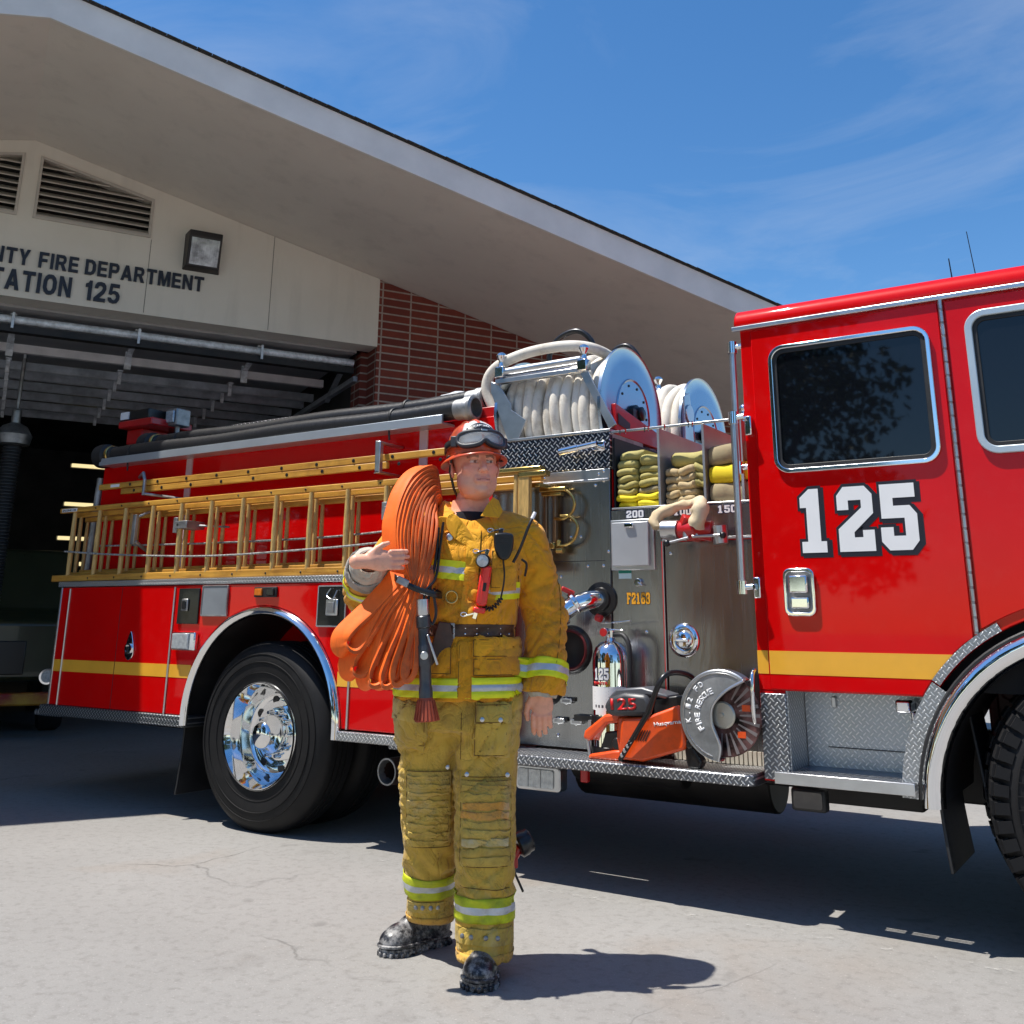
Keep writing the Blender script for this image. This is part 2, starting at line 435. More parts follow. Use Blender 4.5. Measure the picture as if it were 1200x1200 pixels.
def text(s, o, ux, uz, w, h, mat, parent, name='lettering', ext=.002, bold=0.0, slant=0.0, label=None, space=1.0):
    """real font curve turned into a mesh, fitted to w x h, origin lower left at o, along ux, up uz"""
    cu = bpy.data.curves.new('t', 'FONT'); cu.body = s; cu.size = 1; cu.extrude = .0; cu.offset = bold; cu.shear = slant; cu.space_character = space
    cu.resolution_u = 3
    ob = bpy.data.objects.new('t', cu); COL.objects.link(ob)
    dg = bpy.context.evaluated_depsgraph_get()
    me = bpy.data.meshes.new_from_object(ob.evaluated_get(dg))
    bpy.data.objects.remove(ob)
    co = np.array([v.co[:] for v in me.vertices])
    x0, y0 = co[:, 0].min(), co[:, 1].min(); sx = w/(co[:, 0].max()-x0); sy = h/(co[:, 1].max()-y0) if h else sx
    ux = Vector(ux).normalized(); uz = Vector(uz).normalized(); nn = ux.cross(uz)
    for v in me.vertices:
        v.co = Vector(o)+ux*((v.co.x-x0)*sx)+uz*((v.co.y-y0)*sy)
    bm = bmesh.new(); bm.from_mesh(me)
    bmesh.ops.recalc_face_normals(bm, faces=bm.faces)
    r = bmesh.ops.extrude_face_region(bm, geom=bm.faces[:])
    for v in [e for e in r['geom'] if isinstance(e, bmesh.types.BMVert)]: v.co += nn*ext
    bmesh.ops.recalc_face_normals(bm, faces=bm.faces)
    bm.to_mesh(me); bm.free()
    me.materials.clear(); me.materials.append(mat); me.name = name
    ob = bpy.data.objects.new(name, me); COL.objects.link(ob); ob.parent = parent
    if label: ob['label'] = label
    return ob

# ------------------------------------------------------------------ camera
CAMP = Vector((4.61, -4.343, 1.166))
def make_camera():
    yt = 0.990276; pit = 0.268712; roll = 0.0086
    XA = np.array((math.sin(yt), -math.cos(yt), 0)); YA = np.array((math.cos(yt), math.sin(yt), 0))
    c, s = math.cos(roll), math.sin(roll); sp, cp = math.sin(pit), math.cos(pit)
    r = np.array((c, -s*sp, s*cp)); u = np.array((-s, -c*sp, c*cp)); b = -np.array((0, cp, sp))
    cv = lambda d: Vector((float(d@XA), float(d@YA), float(d[2])))
    r, u, b = cv(r), cv(u), cv(b)
    M = Matrix(((r.x, u.x, b.x, CAMP.x), (r.y, u.y, b.y, CAMP.y), (r.z, u.z, b.z, CAMP.z), (0, 0, 0, 1)))
    cam = bpy.data.cameras.new('camera'); o = bpy.data.objects.new('camera', cam)
    COL.objects.link(o); o.matrix_world = M
    cam.sensor_width = 36; cam.lens = 1163.546/1200*36
    cam.shift_y = -(600-410)/1200
    cam.clip_start = .05; cam.clip_end = 2000
    scene.camera = o
make_camera()
# ------------------------------------------------------------------ light
SUN = Vector((-.307, -.262, 1)).normalized()
sl = bpy.data.lights.new('sun', 'SUN'); sl.energy = 4.9; sl.angle = R(.53); sl.color = (1, .955, .88)
so = bpy.data.objects.new('sun', sl); COL.objects.link(so)
so.rotation_euler = SUN.to_track_quat('Z', 'Y').to_euler(); so.location = (-8, -8, 20)
w = bpy.data.worlds.new('World'); scene.world = w; w.use_nodes = True
nt = w.node_tree; bg = nt.nodes['Background']
sky = nt.nodes.new('ShaderNodeTexSky'); sky.sky_type = 'NISHITA'; sky.sun_disc = False
sky.sun_elevation = math.asin(SUN.z); sky.sun_rotation = math.atan2(SUN.x, SUN.y)
sky.air_density = 1.0; sky.dust_density = .3; sky.ozone_density = 2.5; sky.altitude = 200
tc = nt.nodes.new('ShaderNodeTexCoord')
mp = nt.nodes.new('ShaderNodeMapping'); mp.inputs['Rotation'].default_value = (R(12), R(-14), R(28)); mp.inputs['Scale'].default_value = (1.1, 3.0, 5.5)
nt.links.new(tc.outputs['Generated'], mp.inputs[0])
cl = noise_(nt, mp.outputs[0], 1.5, 9, .6, .7)
mp2 = nt.nodes.new('ShaderNodeMapping'); mp2.inputs['Scale'].default_value = (1.2, 1.2, 1.8)
nt.links.new(tc.outputs['Generated'], mp2.inputs[0])
cl2 = noise_(nt, mp2.outputs[0], 1.6, 3, .5)
cm = math_(nt, 'MULTIPLY', ramp(nt, cl, [(.46, 0), (.85, .34)]), ramp(nt, cl2, [(.42, 0), (.62, 1)]))
hsv = nt.nodes.new('ShaderNodeHueSaturation'); hsv.inputs['Saturation'].default_value = 1.27; hsv.inputs['Value'].default_value = 1.55
nt.links.new(sky.outputs[0], hsv.inputs['Color'])
skyc = mix(nt, cm, hsv.outputs[0], (7.5, 7.8, 8.2))
nt.links.new(skyc, bg.inputs[0]); bg.inputs[1].default_value = .078
scene.view_settings.view_transform = 'Standard'; scene.view_settings.look = 'None'
scene.view_settings.exposure = 0.47; scene.view_settings.gamma = 1
# ------------------------------------------------------------------ ground
def concrete():
    m, nt, b = nodes('concrete')
    co = objco(nt)
    f = noise_(nt, co, .55, 7, .6); g = noise_(nt, co, 22, 6, .7); st = noise_(nt, co, .9, 4, .55, .6)
    c = mix(nt, ramp(nt, f, [(.3, 0), (.7, 1)]), (.222, .214, .202), (.278, .270, .256))
    c = mix(nt, ramp(nt, st, [(.58, 0), (.74, .45)]), c, (.24, .19, .145))
    c = mix(nt, ramp(nt, noise_(nt, co, 2.3, 5, .6), [(.6, 0), (.75, .35)]), c, (.13, .12, .11))
    c = mix(nt, ramp(nt, g, [(.35, .35), (.5, 0)]), c, (.12, .11, .10))
    c = mix(nt, ramp(nt, noise_(nt, co, 150, 3, .7), [(.56, 0), (.7, .5)]), c, (.12, .115, .11))
    c = mix(nt, ramp(nt, noise_(nt, co, 95, 3, .7), [(.60, 0), (.72, .5)]), c, (.48, .46, .43))
    c = mix(nt, ramp(nt, noise_(nt, co, 3.6, 2, .5), [(.70, 0), (.76, .45)]), c, (.10, .095, .09))
    # hairline cracks
    w = nt.nodes.new('ShaderNodeVectorMath'); w.operation = 'MULTIPLY_ADD'
    nz = nt.nodes.new('ShaderNodeTexNoise'); nz.inputs['Scale'].default_value = 2.4; nz.inputs['Detail'].default_value = 8
    nt.links.new(co, nz.inputs['Vector'])
    nt.links.new(nz.outputs[1], w.inputs[0]); w.inputs[1].default_value = (.26, .26, .26); nt.links.new(co, w.inputs[2])
    vo = nt.nodes.new('ShaderNodeTexVoronoi'); vo.feature = 'DISTANCE_TO_EDGE'; vo.inputs['Scale'].default_value = .5
    nt.links.new(w.outputs[0], vo.inputs['Vector'])
    cr = ramp(nt, vo.outputs['Distance'], [(0.0002, 1), (.0022, 0)])
    msk = ramp(nt, noise_(nt, co, .8, 3, .5), [(.52, 0), (.62, .8)])
    k = math_(nt, 'MULTIPLY', cr, msk)
    c = mix(nt, math_(nt, 'MULTIPLY', k, .7), c, (.06, .055, .05))
    nt.links.new(c, b.inputs['Base Color']); b.inputs['Roughness'].default_value = .85
    p = bump(nt, None, g, .25, .003)
    bump(nt, b, math_(nt, 'SUBTRACT', 1.0, k), .4, .004, p)
    return m
M_conc = concrete()
g = MB(); g.add([(-150, -150, 0), (150, -150, 0), (150, 150, 0), (-150, 150, 0)], [(0, 1, 2, 3)])
tag(g.build('ground', M_conc, smooth=0), 'pale cracked concrete apron in front of the fire station', kind='structure')
# worn white line
def worn(name, col, lo, hi):
    m, nt, b = nodes(name); co = objco(nt)
    n = noise_(nt, co, 16, 8, .75)
    al = ramp(nt, n, [(lo, 0), (hi, 1)])
    nt.links.new(mix(nt, noise_(nt, co, 4), col, tuple(x*.8 for x in col)), b.inputs['Base Color'])
    nt.links.new(al, b.inputs['Alpha']); b.inputs['Roughness'].default_value = .8
    return m
l = MB(); l.add([(.7, -.10, .004), (9, -.10, .004), (9, -.055, .004), (.7, -.055, .004)], [(0, 1, 2, 3)])
tag(l.build('ground_marking', worn('worn_white_line', (.62, .6, .56), .55, .75), smooth=0), kind='structure')

# ------------------------------------------------------------------ fire station (local x along the facade, y into the building)
BR = math.atan2(.870, .493)
def bthing(name, label, cat, loc=(0, 0, 0), group=None):
    v = Matrix.Rotation(BR, 3, 'Z') @ Vector(loc)
    return thing(name, label, cat, v, BR, group)
st = thing('fire_station', 'cream stucco fire station with deep gabled eaves and an open bay', 'building', (0, 0, 0), BR)
def stucco(name, c1, c2, bs=.25):
    m, nt, b = nodes(name); co = objco(nt)
    f = noise_(nt, co, 1.2, 6, .6); g = noise_(nt, co, 70, 5, .7)
    c = mix(nt, ramp(nt, f, [(.3, 0), (.7, 1)]), c1, c2)
    s = ramp(nt, noise_(nt, objco(nt, (2.5, 2.5, .35)), 1.5, 7, .65), [(.52, 0), (.75, .3)])
    c = mix(nt, s, c, tuple(x*.62 for x in c1))
    nt.links.new(c, b.inputs['Base Color']); b.inputs['Roughness'].default_value = .85
    bump(nt, b, g, bs, .004)
    return m
M_st = stucco('cream_stucco', (.66, .61, .51), (.72, .67, .57))
M_sof = stucco('soffit_stucco', (.68, .62, .53), (.75, .69, .59), .4)
M_fas = pbr('fascia_paint', (.76, .74, .69), .6, 0, .06, 2, .1, 40)
M_shin = pbr('asphalt_shingle', (.05, .048, .045), .9, 0, .3, 30, .5, 60)
def brickmat():
    m, nt, b = nodes('red_brick'); co = objco(nt)
    cx = nt.nodes.new('ShaderNodeSeparateXYZ'); nt.links.new(co, cx.inputs[0])
    cb = nt.nodes.new('ShaderNodeCombineXYZ')
    nt.links.new(math_(nt, 'ADD', cx.outputs[0], cx.outputs[1]), cb.inputs[0]); nt.links.new(cx.outputs[2], cb.inputs[1])
    bt = nt.nodes.new('ShaderNodeTexBrick'); bt.offset = 0; bt.inputs['Scale'].default_value = 1
    bt.inputs['Brick Width'].default_value = .346; bt.inputs['Row Height'].default_value = .093
    bt.inputs['Mortar Size'].default_value = .010; bt.inputs['Mortar Smooth'].default_value = .2; bt.inputs['Bias'].default_value = -.2
    bt.inputs['Color1'].default_value = (.20, .035, .018, 1); bt.inputs['Color2'].default_value = (.12, .02, .012, 1)
    bt.inputs['Mortar'].default_value = (.36, .30, .25, 1)
    nt.links.new(cb.outputs[0], bt.inputs['Vector'])
    c = mix(nt, ramp(nt, noise_(nt, co, 14, 6, .7), [(.4, 0), (.7, .4)]), bt.outputs[0], (.09, .02, .012))
    nt.links.new(c, b.inputs['Base Color']); b.inputs['Roughness'].default_value = .8
    bump(nt, b, math_(nt, 'SUBTRACT', 1.0, bt.outputs[1]), .6, .01)
    return m
M_brick = brickmat()
FY = 4.10; SL = .23; RF = -1.63; RZ = 5.80      # facade plane, roof slope, ridge position and height
rz = lambda f: RZ-SL*abs(f-RF)
# stucco gable wall (front skin 0.25 thick): header band z 4.15 upward, louvre openings cut
def wall_xz(mb, poly, y0, y1):
    mb.prism(poly, Matrix(((1, 0, 0, 0), (0, 0, 1, y0), (0, 1, 0, 0), (0, 0, 0, 1))), y1-y0)
HZ = 4.15; WX0, WX1 = -9.0, 2.06
lr = [(-1.56, 4.975), (-.45, 4.975), (-.45, 5.405), (-1.56, 5.645)]
ll = [(2*RF-x, z) for x, z in lr]
w_ = MB()
wall_xz(w_, [(WX0, HZ), (-.45, HZ), (-.45, 4.975), (WX0, 4.975)], FY, FY+.28)
wall_xz(w_, [(-.45, HZ), (WX1, HZ), (WX1, rz(WX1)), (-.45, rz(-.45))], FY, FY+.28)
wall_xz(w_, [(-1.56, 5.645), (-.45, 5.405), (-.45, rz(-.45)), (-1.56, rz(-1.56))], FY, FY+.28)
wall_xz(w_, [(-1.70, 4.975), (-1.56, 4.975), (-1.56, rz(-1.56)), (RF, RZ), (-1.70, rz(-1.70))], FY, FY+.28)
wall_xz(w_, [(-2.81, 5.405), (-1.70, 5.645), (-1.70, rz(-1.70)), (-2.81, rz(-2.81))], FY, FY+.28)
wall_xz(w_, [(WX0, 4.975), (-2.81, 4.975), (-2.81, rz(-2.81)), (WX0, rz(WX0))], FY, FY+.28)
w_.build('wall', M_st, st, smooth=0)
# control joints
for x, z0, z1 in ((.825, 4.17, rz(.825)), (-.44, 4.17, 4.96)):
    MB().box(x-.003, x+.003, FY-.002, FY+.01, z0, z1).build('control_joint', pbr('joint', (.2, .18, .15), .8), st, smooth=0)
# louvres
M_louv = pbr('louver_paint', (.50, .45, .38), .6, 0, .05, 4)
for P in (lr, ll):
    fr = MB(); x0 = min(p[0] for p in P); x1 = max(p[0] for p in P)
    top = lambda x: 5.645-(abs(x-RF)-.07)*.216
    n = len(P)
    cx = sum(p[0] for p in P)/n; cz = sum(p[1] for p in P)/n
    inn = [(x+(.028 if x < cx else -.028), z+(.028 if z < cz else -.032)) for x, z in P]
    M = Matrix(((1, 0, 0, 0), (0, 0, -1, FY+.06), (0, 1, 0, 0), (0, 0, 0, 1)))
    fr.ring(P, inn, M, .075)
    vent = fr.build('louver_vent', M_louv, st, bevel=.003, smooth=0)
    sl_ = MB(); z = 5.02
    while z < 5.60:
        lo, hi = x0+.02, x1-.02
        lim = .07+(5.645-(z+.03))/.216-.05
        if P is lr: hi = min(hi, RF+lim)
        else: lo = max(lo, RF-lim)
        if hi-lo > .1:
            sl_.add([(lo, FY+.0, z-.012), (hi, FY+.0, z-.012), (hi, FY+.10, z+.055), (lo, FY+.10, z+.055),
                     (lo, FY+.0, z), (hi, FY+.0, z), (hi, FY+.10, z+.067), (lo, FY+.10, z+.067)],
                    [(0, 1, 2, 3), (4, 7, 6, 5), (0, 4, 5, 1), (3, 2, 6, 7), (0, 3, 7, 4), (1, 5, 6, 2)])
        z += .0735
    sl_.build('slats', M_louv, vent, smooth=0)
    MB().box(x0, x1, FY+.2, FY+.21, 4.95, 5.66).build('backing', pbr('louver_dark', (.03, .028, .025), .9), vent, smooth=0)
# brick wall right of bay, side walls, back, interior
b_ = MB()
wall_xz(b_, [(WX1+.004, 0), (8.2, 0), (8.2, rz(8.2)), (WX1+.004, rz(WX1))], FY+.02, FY+.32)
b_.box(1.98, 2.30, FY+.32, FY+.62, 0, HZ)
b_.build('brick_wall', M_brick, st, smooth=0)
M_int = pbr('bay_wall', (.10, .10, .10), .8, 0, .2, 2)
M_slab = M_conc
i_ = MB()
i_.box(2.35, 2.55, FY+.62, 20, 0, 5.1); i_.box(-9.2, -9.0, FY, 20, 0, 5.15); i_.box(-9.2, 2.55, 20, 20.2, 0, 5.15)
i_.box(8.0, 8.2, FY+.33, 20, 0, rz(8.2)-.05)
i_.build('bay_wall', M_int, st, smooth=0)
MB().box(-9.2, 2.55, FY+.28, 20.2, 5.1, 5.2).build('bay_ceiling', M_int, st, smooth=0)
MB().box(-9.2, -9.0+.6, FY-.0, FY+.3, 0, HZ).build('pier', M_brick, st, smooth=0)
# roof: soffit, fascia, shingles
EY = 1.71; RX0, RX1 = -11.5, 8.6
def roofslab(mb, y0, y1, zo0, zo1, x0=RX0, x1=RX1):
    P = [(x0, rz(x0)+zo0), (RF, RZ+zo0), (x1, rz(x1)+zo0), (x1, rz(x1)+zo1), (RF, RZ+zo1), (x0, rz(x0)+zo1)]
    ey = lambda x, y: y-.0385*abs(x-RF) if y < 3 else y
    M = Matrix(((1, 0, 0, 0), (0, 0, 1, y0), (0, 1, 0, 0), (0, 0, 0, 1)))
    n = 6
    vs = [(x, ey(x, y0), z) for x, z in P]+[(x, ey(x, y1), z) for x, z in P]
    fs = [(0, 1, 4, 5), (1, 2, 3, 4), (6, 11, 10, 7), (7, 10, 9, 8)]+[(i, (i+1) % 6, 6+(i+1) % 6, 6+i) for i in range(6)]
    mb.add(vs, fs)
rf = MB(); roofslab(rf, EY+.03, 21.5, .004, .2); soff = rf.build('soffit', M_sof, st, smooth=0)
rf = MB(); roofslab(rf, EY, EY+.03, -.01, .262); rf.build('fascia', M_fas, st, bevel=.004, smooth=0)
rf = MB(); roofslab(rf, EY-.014, 21.5, .264, .270)
# ragged shingle butts along the rake
for i in range(160):
    x = RX0+i*.125; z = rz(x+.06)
    rf.cbox((x+.06, EY-.010-.0385*abs(x+.06-RF)+random.uniform(-.003, .003), z+.274+random.uniform(-.001, .002)), (.126, .05, .007), (0, math.atan(SL)*(1 if x > RF else -1), 0))
rf.build('roof', M_shin, st, smooth=0)
# wall lamp
lp = MB()
lx0, lx1, lz0, lz1 = -.11, .265, 4.69, 5.09
lp.add([(lx0, FY, lz0), (lx1, FY, lz0), (lx1, FY, lz1), (lx0, FY, lz1), (lx0+.02, FY-.10, lz0+.02), (lx1-.02, FY-.10, lz0+.02), (lx1-.02, FY-.17, lz1-.06), (lx0+.02, FY-.17, lz1-.06), (lx0+.02, FY-.17, lz1), (lx1-.02, FY-.17, lz1)],
       [(0, 1, 5, 4), (2, 3, 8, 9), (0, 4, 7, 8, 3), (1, 2, 9, 6, 5), (8, 7, 6, 9), (4, 5, 6, 7)])
lamp = lp.build('wall_lamp', pbr('lamp_bronze', (.035, .03, .028), .4, .3), st, bevel=.01, smooth=0)
d0 = Vector((0, -.07, .255)).normalized()
gl = MB()
gl.add([(lx0+.045, FY-.112, lz0+.04), (lx1-.045, FY-.112, lz0+.04), (lx1-.045, FY-.150, lz0+.16), (lx0+.045, FY-.150, lz0+.16), (lx1-.045, FY-.176, lz1-.085), (lx0+.045, FY-.176, lz1-.085)], [(0, 1, 2, 3), (3, 2, 4, 5)])
for i in range(14):
    x = lx0+.05+i*(lx1-lx0-.1)/13
    gl.tube([(x, FY-.112, lz0+.045), (x, FY-.150, lz0+.16), (x, FY-.176, lz1-.09)], .004, 5)
gl.build('lens', pbr('lamp_glass', (.62, .64, .66), .15, .2, .3, 9), lamp)
LM = Matrix(((1, 0, 0, 0), (0, 0, -1, FY-.001), (0, 1, 0, 0), (0, 0, 0, 1)))
k_ = sans('FIRE DEPARTMENT', LM, -1.45, .12, 4.478, .158, M_blk_l, st)
sans('COUNTY', LM, 0, -1.53, 4.478, .158, M_blk_l, st, right=k_)
k_ = sans('125', LM, -1.01, -.68, 4.215, .205, M_blk_l, st)
sans('STATION', LM, 0, -1.13, 4.215, .205, M_blk_l, st, right=k_)
# overhead door rolled up under the bay ceiling: horizontal struts, hinges, panels
dr = thing('overhead_door', 'open sectional bay door with galvanised struts under the header', 'garage door', (0, 0, 0), BR)
M_galv = pbr('galvanised', (.46, .50, .55), .4, .35, .2, 5, .1, 60)
M_galvb = pbr('galvanised_bright', (.80, .84, .88), .4, .2, .2, 14, .1, 60)
M_pan = pbr('door_panel', (.45, .44, .43), .5, 0, .1)
X0, X1 = -8.4, 1.92
MB().box(X0, X1, FY+.3, 9.5, 4.13, 4.16).build('panel', M_pan, dr, smooth=0)
s_ = MB(); s_.cyl((X0, FY+.40, 4.03), (X1, FY+.40, 4.03), .042, n=16)
s_.build('torsion_spring', M_galvb, dr)
s_ = MB(); s_.box(X0, X1, FY+.36, FY+.46, 3.90, 3.972); s_.build('shaft_beam', M_dark, dr, smooth=0)
ys = [5.35, 6.1, 6.55, 7.15, 7.75, 8.4, 9.0]
for i, y in enumerate(ys):
    s_ = MB()
    if i == 0: s_.box(X0, X1-.1, y-.04, y+.03, 3.90, 3.99)
    else:
        s_.box(X0, X1, y-.035, y+.035, 3.96, 3.975); s_.box(X0, X1, y-.038, y-.030, 3.88, 3.965); s_.box(X0, X1, y+.03, y+.038, 3.88, 3.965)
    s_.build('strut', pbr('strut_white', (.80, .78, .78), .5) if i == 0 else M_galv, dr, smooth=0)
hx = [-1.63-1.29*2, -1.63-1.29, -1.63+.03, -.42, .86]
for x in hx:
    s_ = MB(); s_.box(x-.035, x+.035, 5.27, 5.31, 3.84, 4.04); s_.beam((x, FY+.45, 4.10), (x, 5.30, 3.98), .06, .02); s_.box(x-.03, x+.03, 6, 9.2, 3.977, 3.995)
    for y in ys[1:]: s_.box(x-.02, x+.02, y-.06, y-.045, 3.83, 4.0)
    s_.box(x-.012, x+.012, FY+.33, FY+.35, 3.93, 4.09)
    s_.build('hinge', M_galvb, dr, smooth=0)
for x in (X0-.06, X1+.04):
    s_ = MB(); s_.box(x-.03, x+.03, FY+.4, 9.8, 3.82, 3.88); s_.beam((x, 5.0, 4.1), (x, 5.6, 3.8), .05, .05); s_.build('track', M_galv, dr, smooth=0)
# added glowing bars in the dark bay, standing for bright window and louver edges
M_glow = pbr('glow_bar', (1, .82, .42), .4, 0, .02, emit=.75)
M_glowback = pbr('glow_back', (.3, .3, .28), .6)
for i, (x, z, L, lab) in enumerate([(.1, 4.68, .9, 'topmost glowing stand-in for a window edge high in the dark bay'), (-.12, 3.80, .6, 'glowing stand-in for a window edge level with the suction hose end in the dark bay'), (-.17, 3.12, .58, 'glowing stand-in for a window edge beside the ladder top rail in the dark bay'), (-.20, 2.53, .6, 'glowing stand-in for a window edge behind the ladder rungs in the dark bay'), (-.23, 2.10, .62, 'second lowest glowing stand-in for a window edge behind the ladder end in the dark bay'), (-.25, 1.74, .6, 'lowest glowing stand-in for a window edge behind the ladder foot in the dark bay')]):
    # unprojected at y=13
    t = bthing('glow_bar', lab, 'light', (x, 13, z), 'glowing bars in the bay')
    MB().box(-L/2, L/2, -.05, .0, -.03, .03).build('glow_face', M_glow, t, bevel=.01)
    MB().box(-L/2-.02, L/2+.02, .0, .03, -.04, .04).build('glow_back', M_glowback, t, smooth=0)
# hanging exhaust hose
t = bthing('exhaust_hose', 'black corrugated exhaust hose hanging at the left of the bay', 'hose', (-1.44, 6.0, 0))
prof = []
z = 1.05
while z < 3.0:
    prof += [(.085, z), (.10, z+.012), (.10, z+.022), (.085, z+.034)]; z += .036
MB().lathe(prof, n=20).build('duct', pbr('duct_black', (.03, .03, .032), .5), t)
MB().lathe([(.06, 3.0), (.17, 3.02), (.19, 3.12), (.13, 3.22), (.05, 3.26), (.05, 3.40), (.02, 3.42), (.02, 4.0)], n=24).build('coupling', M_alud, t)
MB().cyl((0, 0, 3.9), (0, 0, 5.1), .015).build('hanger', M_galvb, t)
# dark vehicle parked inside
t = bthing('parked_truck', 'dark parked truck with chrome headlights deep inside the bay', 'truck', (-1.6, 5.6, 0))
M_dv = pbr('dark_green_paint', (.03, .035, .015), .3, coat=.4)
mb = MB(); mb.prism([(0, .55), (0, 1.15), (.9, 1.25), (1.35, 1.95), (3.4, 2.0), (4.4, 1.9), (4.5, .55)], Matrix(((0, 0, 1, -1.05), (1, 0, 0, 0), (0, 1, 0, 0), (0, 0, 0, 1))), 2.1)
mb.build('body', M_dv, t, bevel=.05)
MB().box(-.98, .98, .98, 1.0, 1.3, 1.35).build('wiper', M_blackp, t, smooth=0)
MB().box(-1.1, 1.1, -.2, 0, .33, .45).build('bumper', pbr('chevron_yellow', (.5, .3, .03), .4, 0, .3, col2=(.25, .01, .01)), t, bevel=.02)
MB().box(-.55, .55, -.02, 0, .62, .95).build('grille', M_blackp, t, bevel=.01)
for x in (-.78, .78):
    h = MB().cyl((x, -.05, .60), (x, .02, .60), .06, n=24).build('headlight', M_lens, t)
    MB().lathe([(.06, 0), (.078, 0), (.078, .03), (.06, .03)], (x, -.05, .60), (0, 1, 0), closed=True).build('bezel', M_chrome, h)
    MB().lathe([(.2, -.12), (.45, -.12), (.48, -.08), (.48, .08), (.45, .12), (.2, .12)], (x*1.15, .9, .48), (1, 0, 0)).build('wheel', M_black, t)
    w2 = MB().lathe([(.2, -.12), (.45, -.12), (.48, -.08), (.48, .08), (.45, .12), (.2, .12)], (x*1.15, 3.6, .48), (1, 0, 0)).build('wheel', M_black, t)
MB().add([(-.95, .99, 1.32), (.95, .99, 1.32), (.9, 1.335, 1.87), (-.9, 1.335, 1.87)], [(0, 1, 2, 3)]).build('windshield', M_glass, t)
# ------------------------------------------------------------------ trees behind the camera (seen mirrored in the windows and the chrome)
def leafmat():
    m, nt, b = nodes('foliage'); co = objco(nt)
    f = noise_(nt, co, .7, 4, .6); g = noise_(nt, co, 9, 2)
    c = mix(nt, f, (.025, .05, .012), (.08, .13, .03)); c = mix(nt, g, c, (.05, .09, .02))
    nt.links.new(c, b.inputs['Base Color']); b.inputs['Roughness'].default_value = .6
    return m
M_leaf = leafmat(); M_bark = pbr('bark', (.09, .065, .045), .9, 0, .3, 6, .6, 20)
TREES = []
def tree(loc, H, W, seed, dense=1.0):
    """one tree: tapered trunk with limbs and a crown of leaf-sized faces"""
    t = thing('leafy_tree', 'leafy green tree standing across the road behind the photographer', 'tree', loc, random.uniform(0, 6), 'trees across the road')
    rd_ = random.Random(seed)
    tr = MB(); tr.tube([(0, 0, 0), (.1, .05, H*.25), (.0, .1, H*.5), (.1, 0, H*.75)], [H*.03, H*.022, H*.016, H*.006], 8)
    cl = []
    for i in range(int(26*dense)):
        a = rd_.uniform(0, 2*PI); z = rd_.uniform(.22, .96)*H; rr = W*.5*math.sqrt(max(.05, 1-((z/H-.55)/.47)**2))*rd_.uniform(.25, 1)
        p = Vector((rr*math.cos(a), rr*math.sin(a), z)); cl.append((p, rd_.uniform(.13, .24)*W))
        tr.tube([(0, 0, z*.62), p*.6+Vector((0, 0, z*.3)), p], [H*.01, H*.006, H*.002], 5)
    tr.build('trunk', M_bark, t)
    rs = np.random.RandomState(seed); allv = []
    for p, r in cl:
        n = 700
        d = rs.normal(size=(n, 3)); d /= np.linalg.norm(d, axis=1)[:, None]; d *= (rs.rand(n, 1)**.5)*r*np.array([1, 1, .8])
        a = rs.normal(size=(n, 3)); a /= np.linalg.norm(a, axis=1)[:, None]; b_ = np.cross(a, rs.normal(size=(n, 3))); b_ /= np.linalg.norm(b_, axis=1)[:, None]
        s1 = .10+.10*rs.rand(n, 1); c = d+np.array(p)
        allv.append(np.stack([c-a*s1, c+b_*s1*.5, c+a*s1, c-b_*s1*.5], 1).reshape(-1, 3))
    V = np.concatenate(allv); F = np.arange(len(V)).reshape(-1, 4)
    me = bpy.data.meshes.new('crown'); me.from_pydata(V.tolist(), [], F.tolist()); me.materials.append(M_leaf)
    o = bpy.data.objects.new('crown', me); COL.objects.link(o); o.parent = t
    TREES.append(t)
tree((-4.2, -21, 0), 13.5, 9.5, 3); tree((5.6, -26, 0), 5.4, 5.0, 5); tree((11.0, -25, 0), 9.5, 4.6, 8)
for k, x, y in [(0, -8.5, -20), (0, -16, -18), (0, -23, -12), (2, -12, -27), (0, -31, -6), (0, -36, -14), (1, -19, -24), (0, 17, -25), (1, 23, -16), (0, 26, -5), (2, 14, -31), (0, -28, -20), (1, 8.6, -30)]:
    src = TREES[k]; c = src.copy(); COL.objects.link(c); c.location = (x, y, 0); c.rotation_euler = (0, 0, random.uniform(0, 6)); sc_ = random.uniform(.85, 1.1); c.scale = (sc_, sc_, sc_)
    for ch in src.children:
        d_ = ch.copy(); COL.objects.link(d_); d_.parent = c
# ------------------------------------------------------------------ fire truck
tk = thing('fire_truck', 'red fire engine number 125 with silver pump panel and roof hose reels', 'fire truck', (0, 0, 0))
W_ = 2.45     # body width
def P(name, mb, mat, parent=tk, **k): return mb.build(name, mat, parent, **k)
# ---- rear lower body with wheel arch
RC = (0.0, .60); RR = .655
FC = (4.37, .50); FRR = .77
body = MB()
# side skin polygon (x, z) with arch
pts = [(-2.06, .60), (-RR, .60)]+arc(RC[0], RC[1], RR, 180, 0, 32)[1:-1]+[(RR, .60), (1.60, .60), (1.60, 1.385), (-2.06, 1.385)]
body.prism(pts, XZ(.03), .03)
body.box(-2.06, -.75, .03, W_, .60, 1.385); body.box(.75, 1.60, .03, W_, .60, 1.385); body.box(-.75, .75, .6, W_-.6, .60, 1.385)
body.box(-2.06, 1.50, .225, W_-.22, 1.385, 2.30)
P('body', body, M_red, bevel=.006)
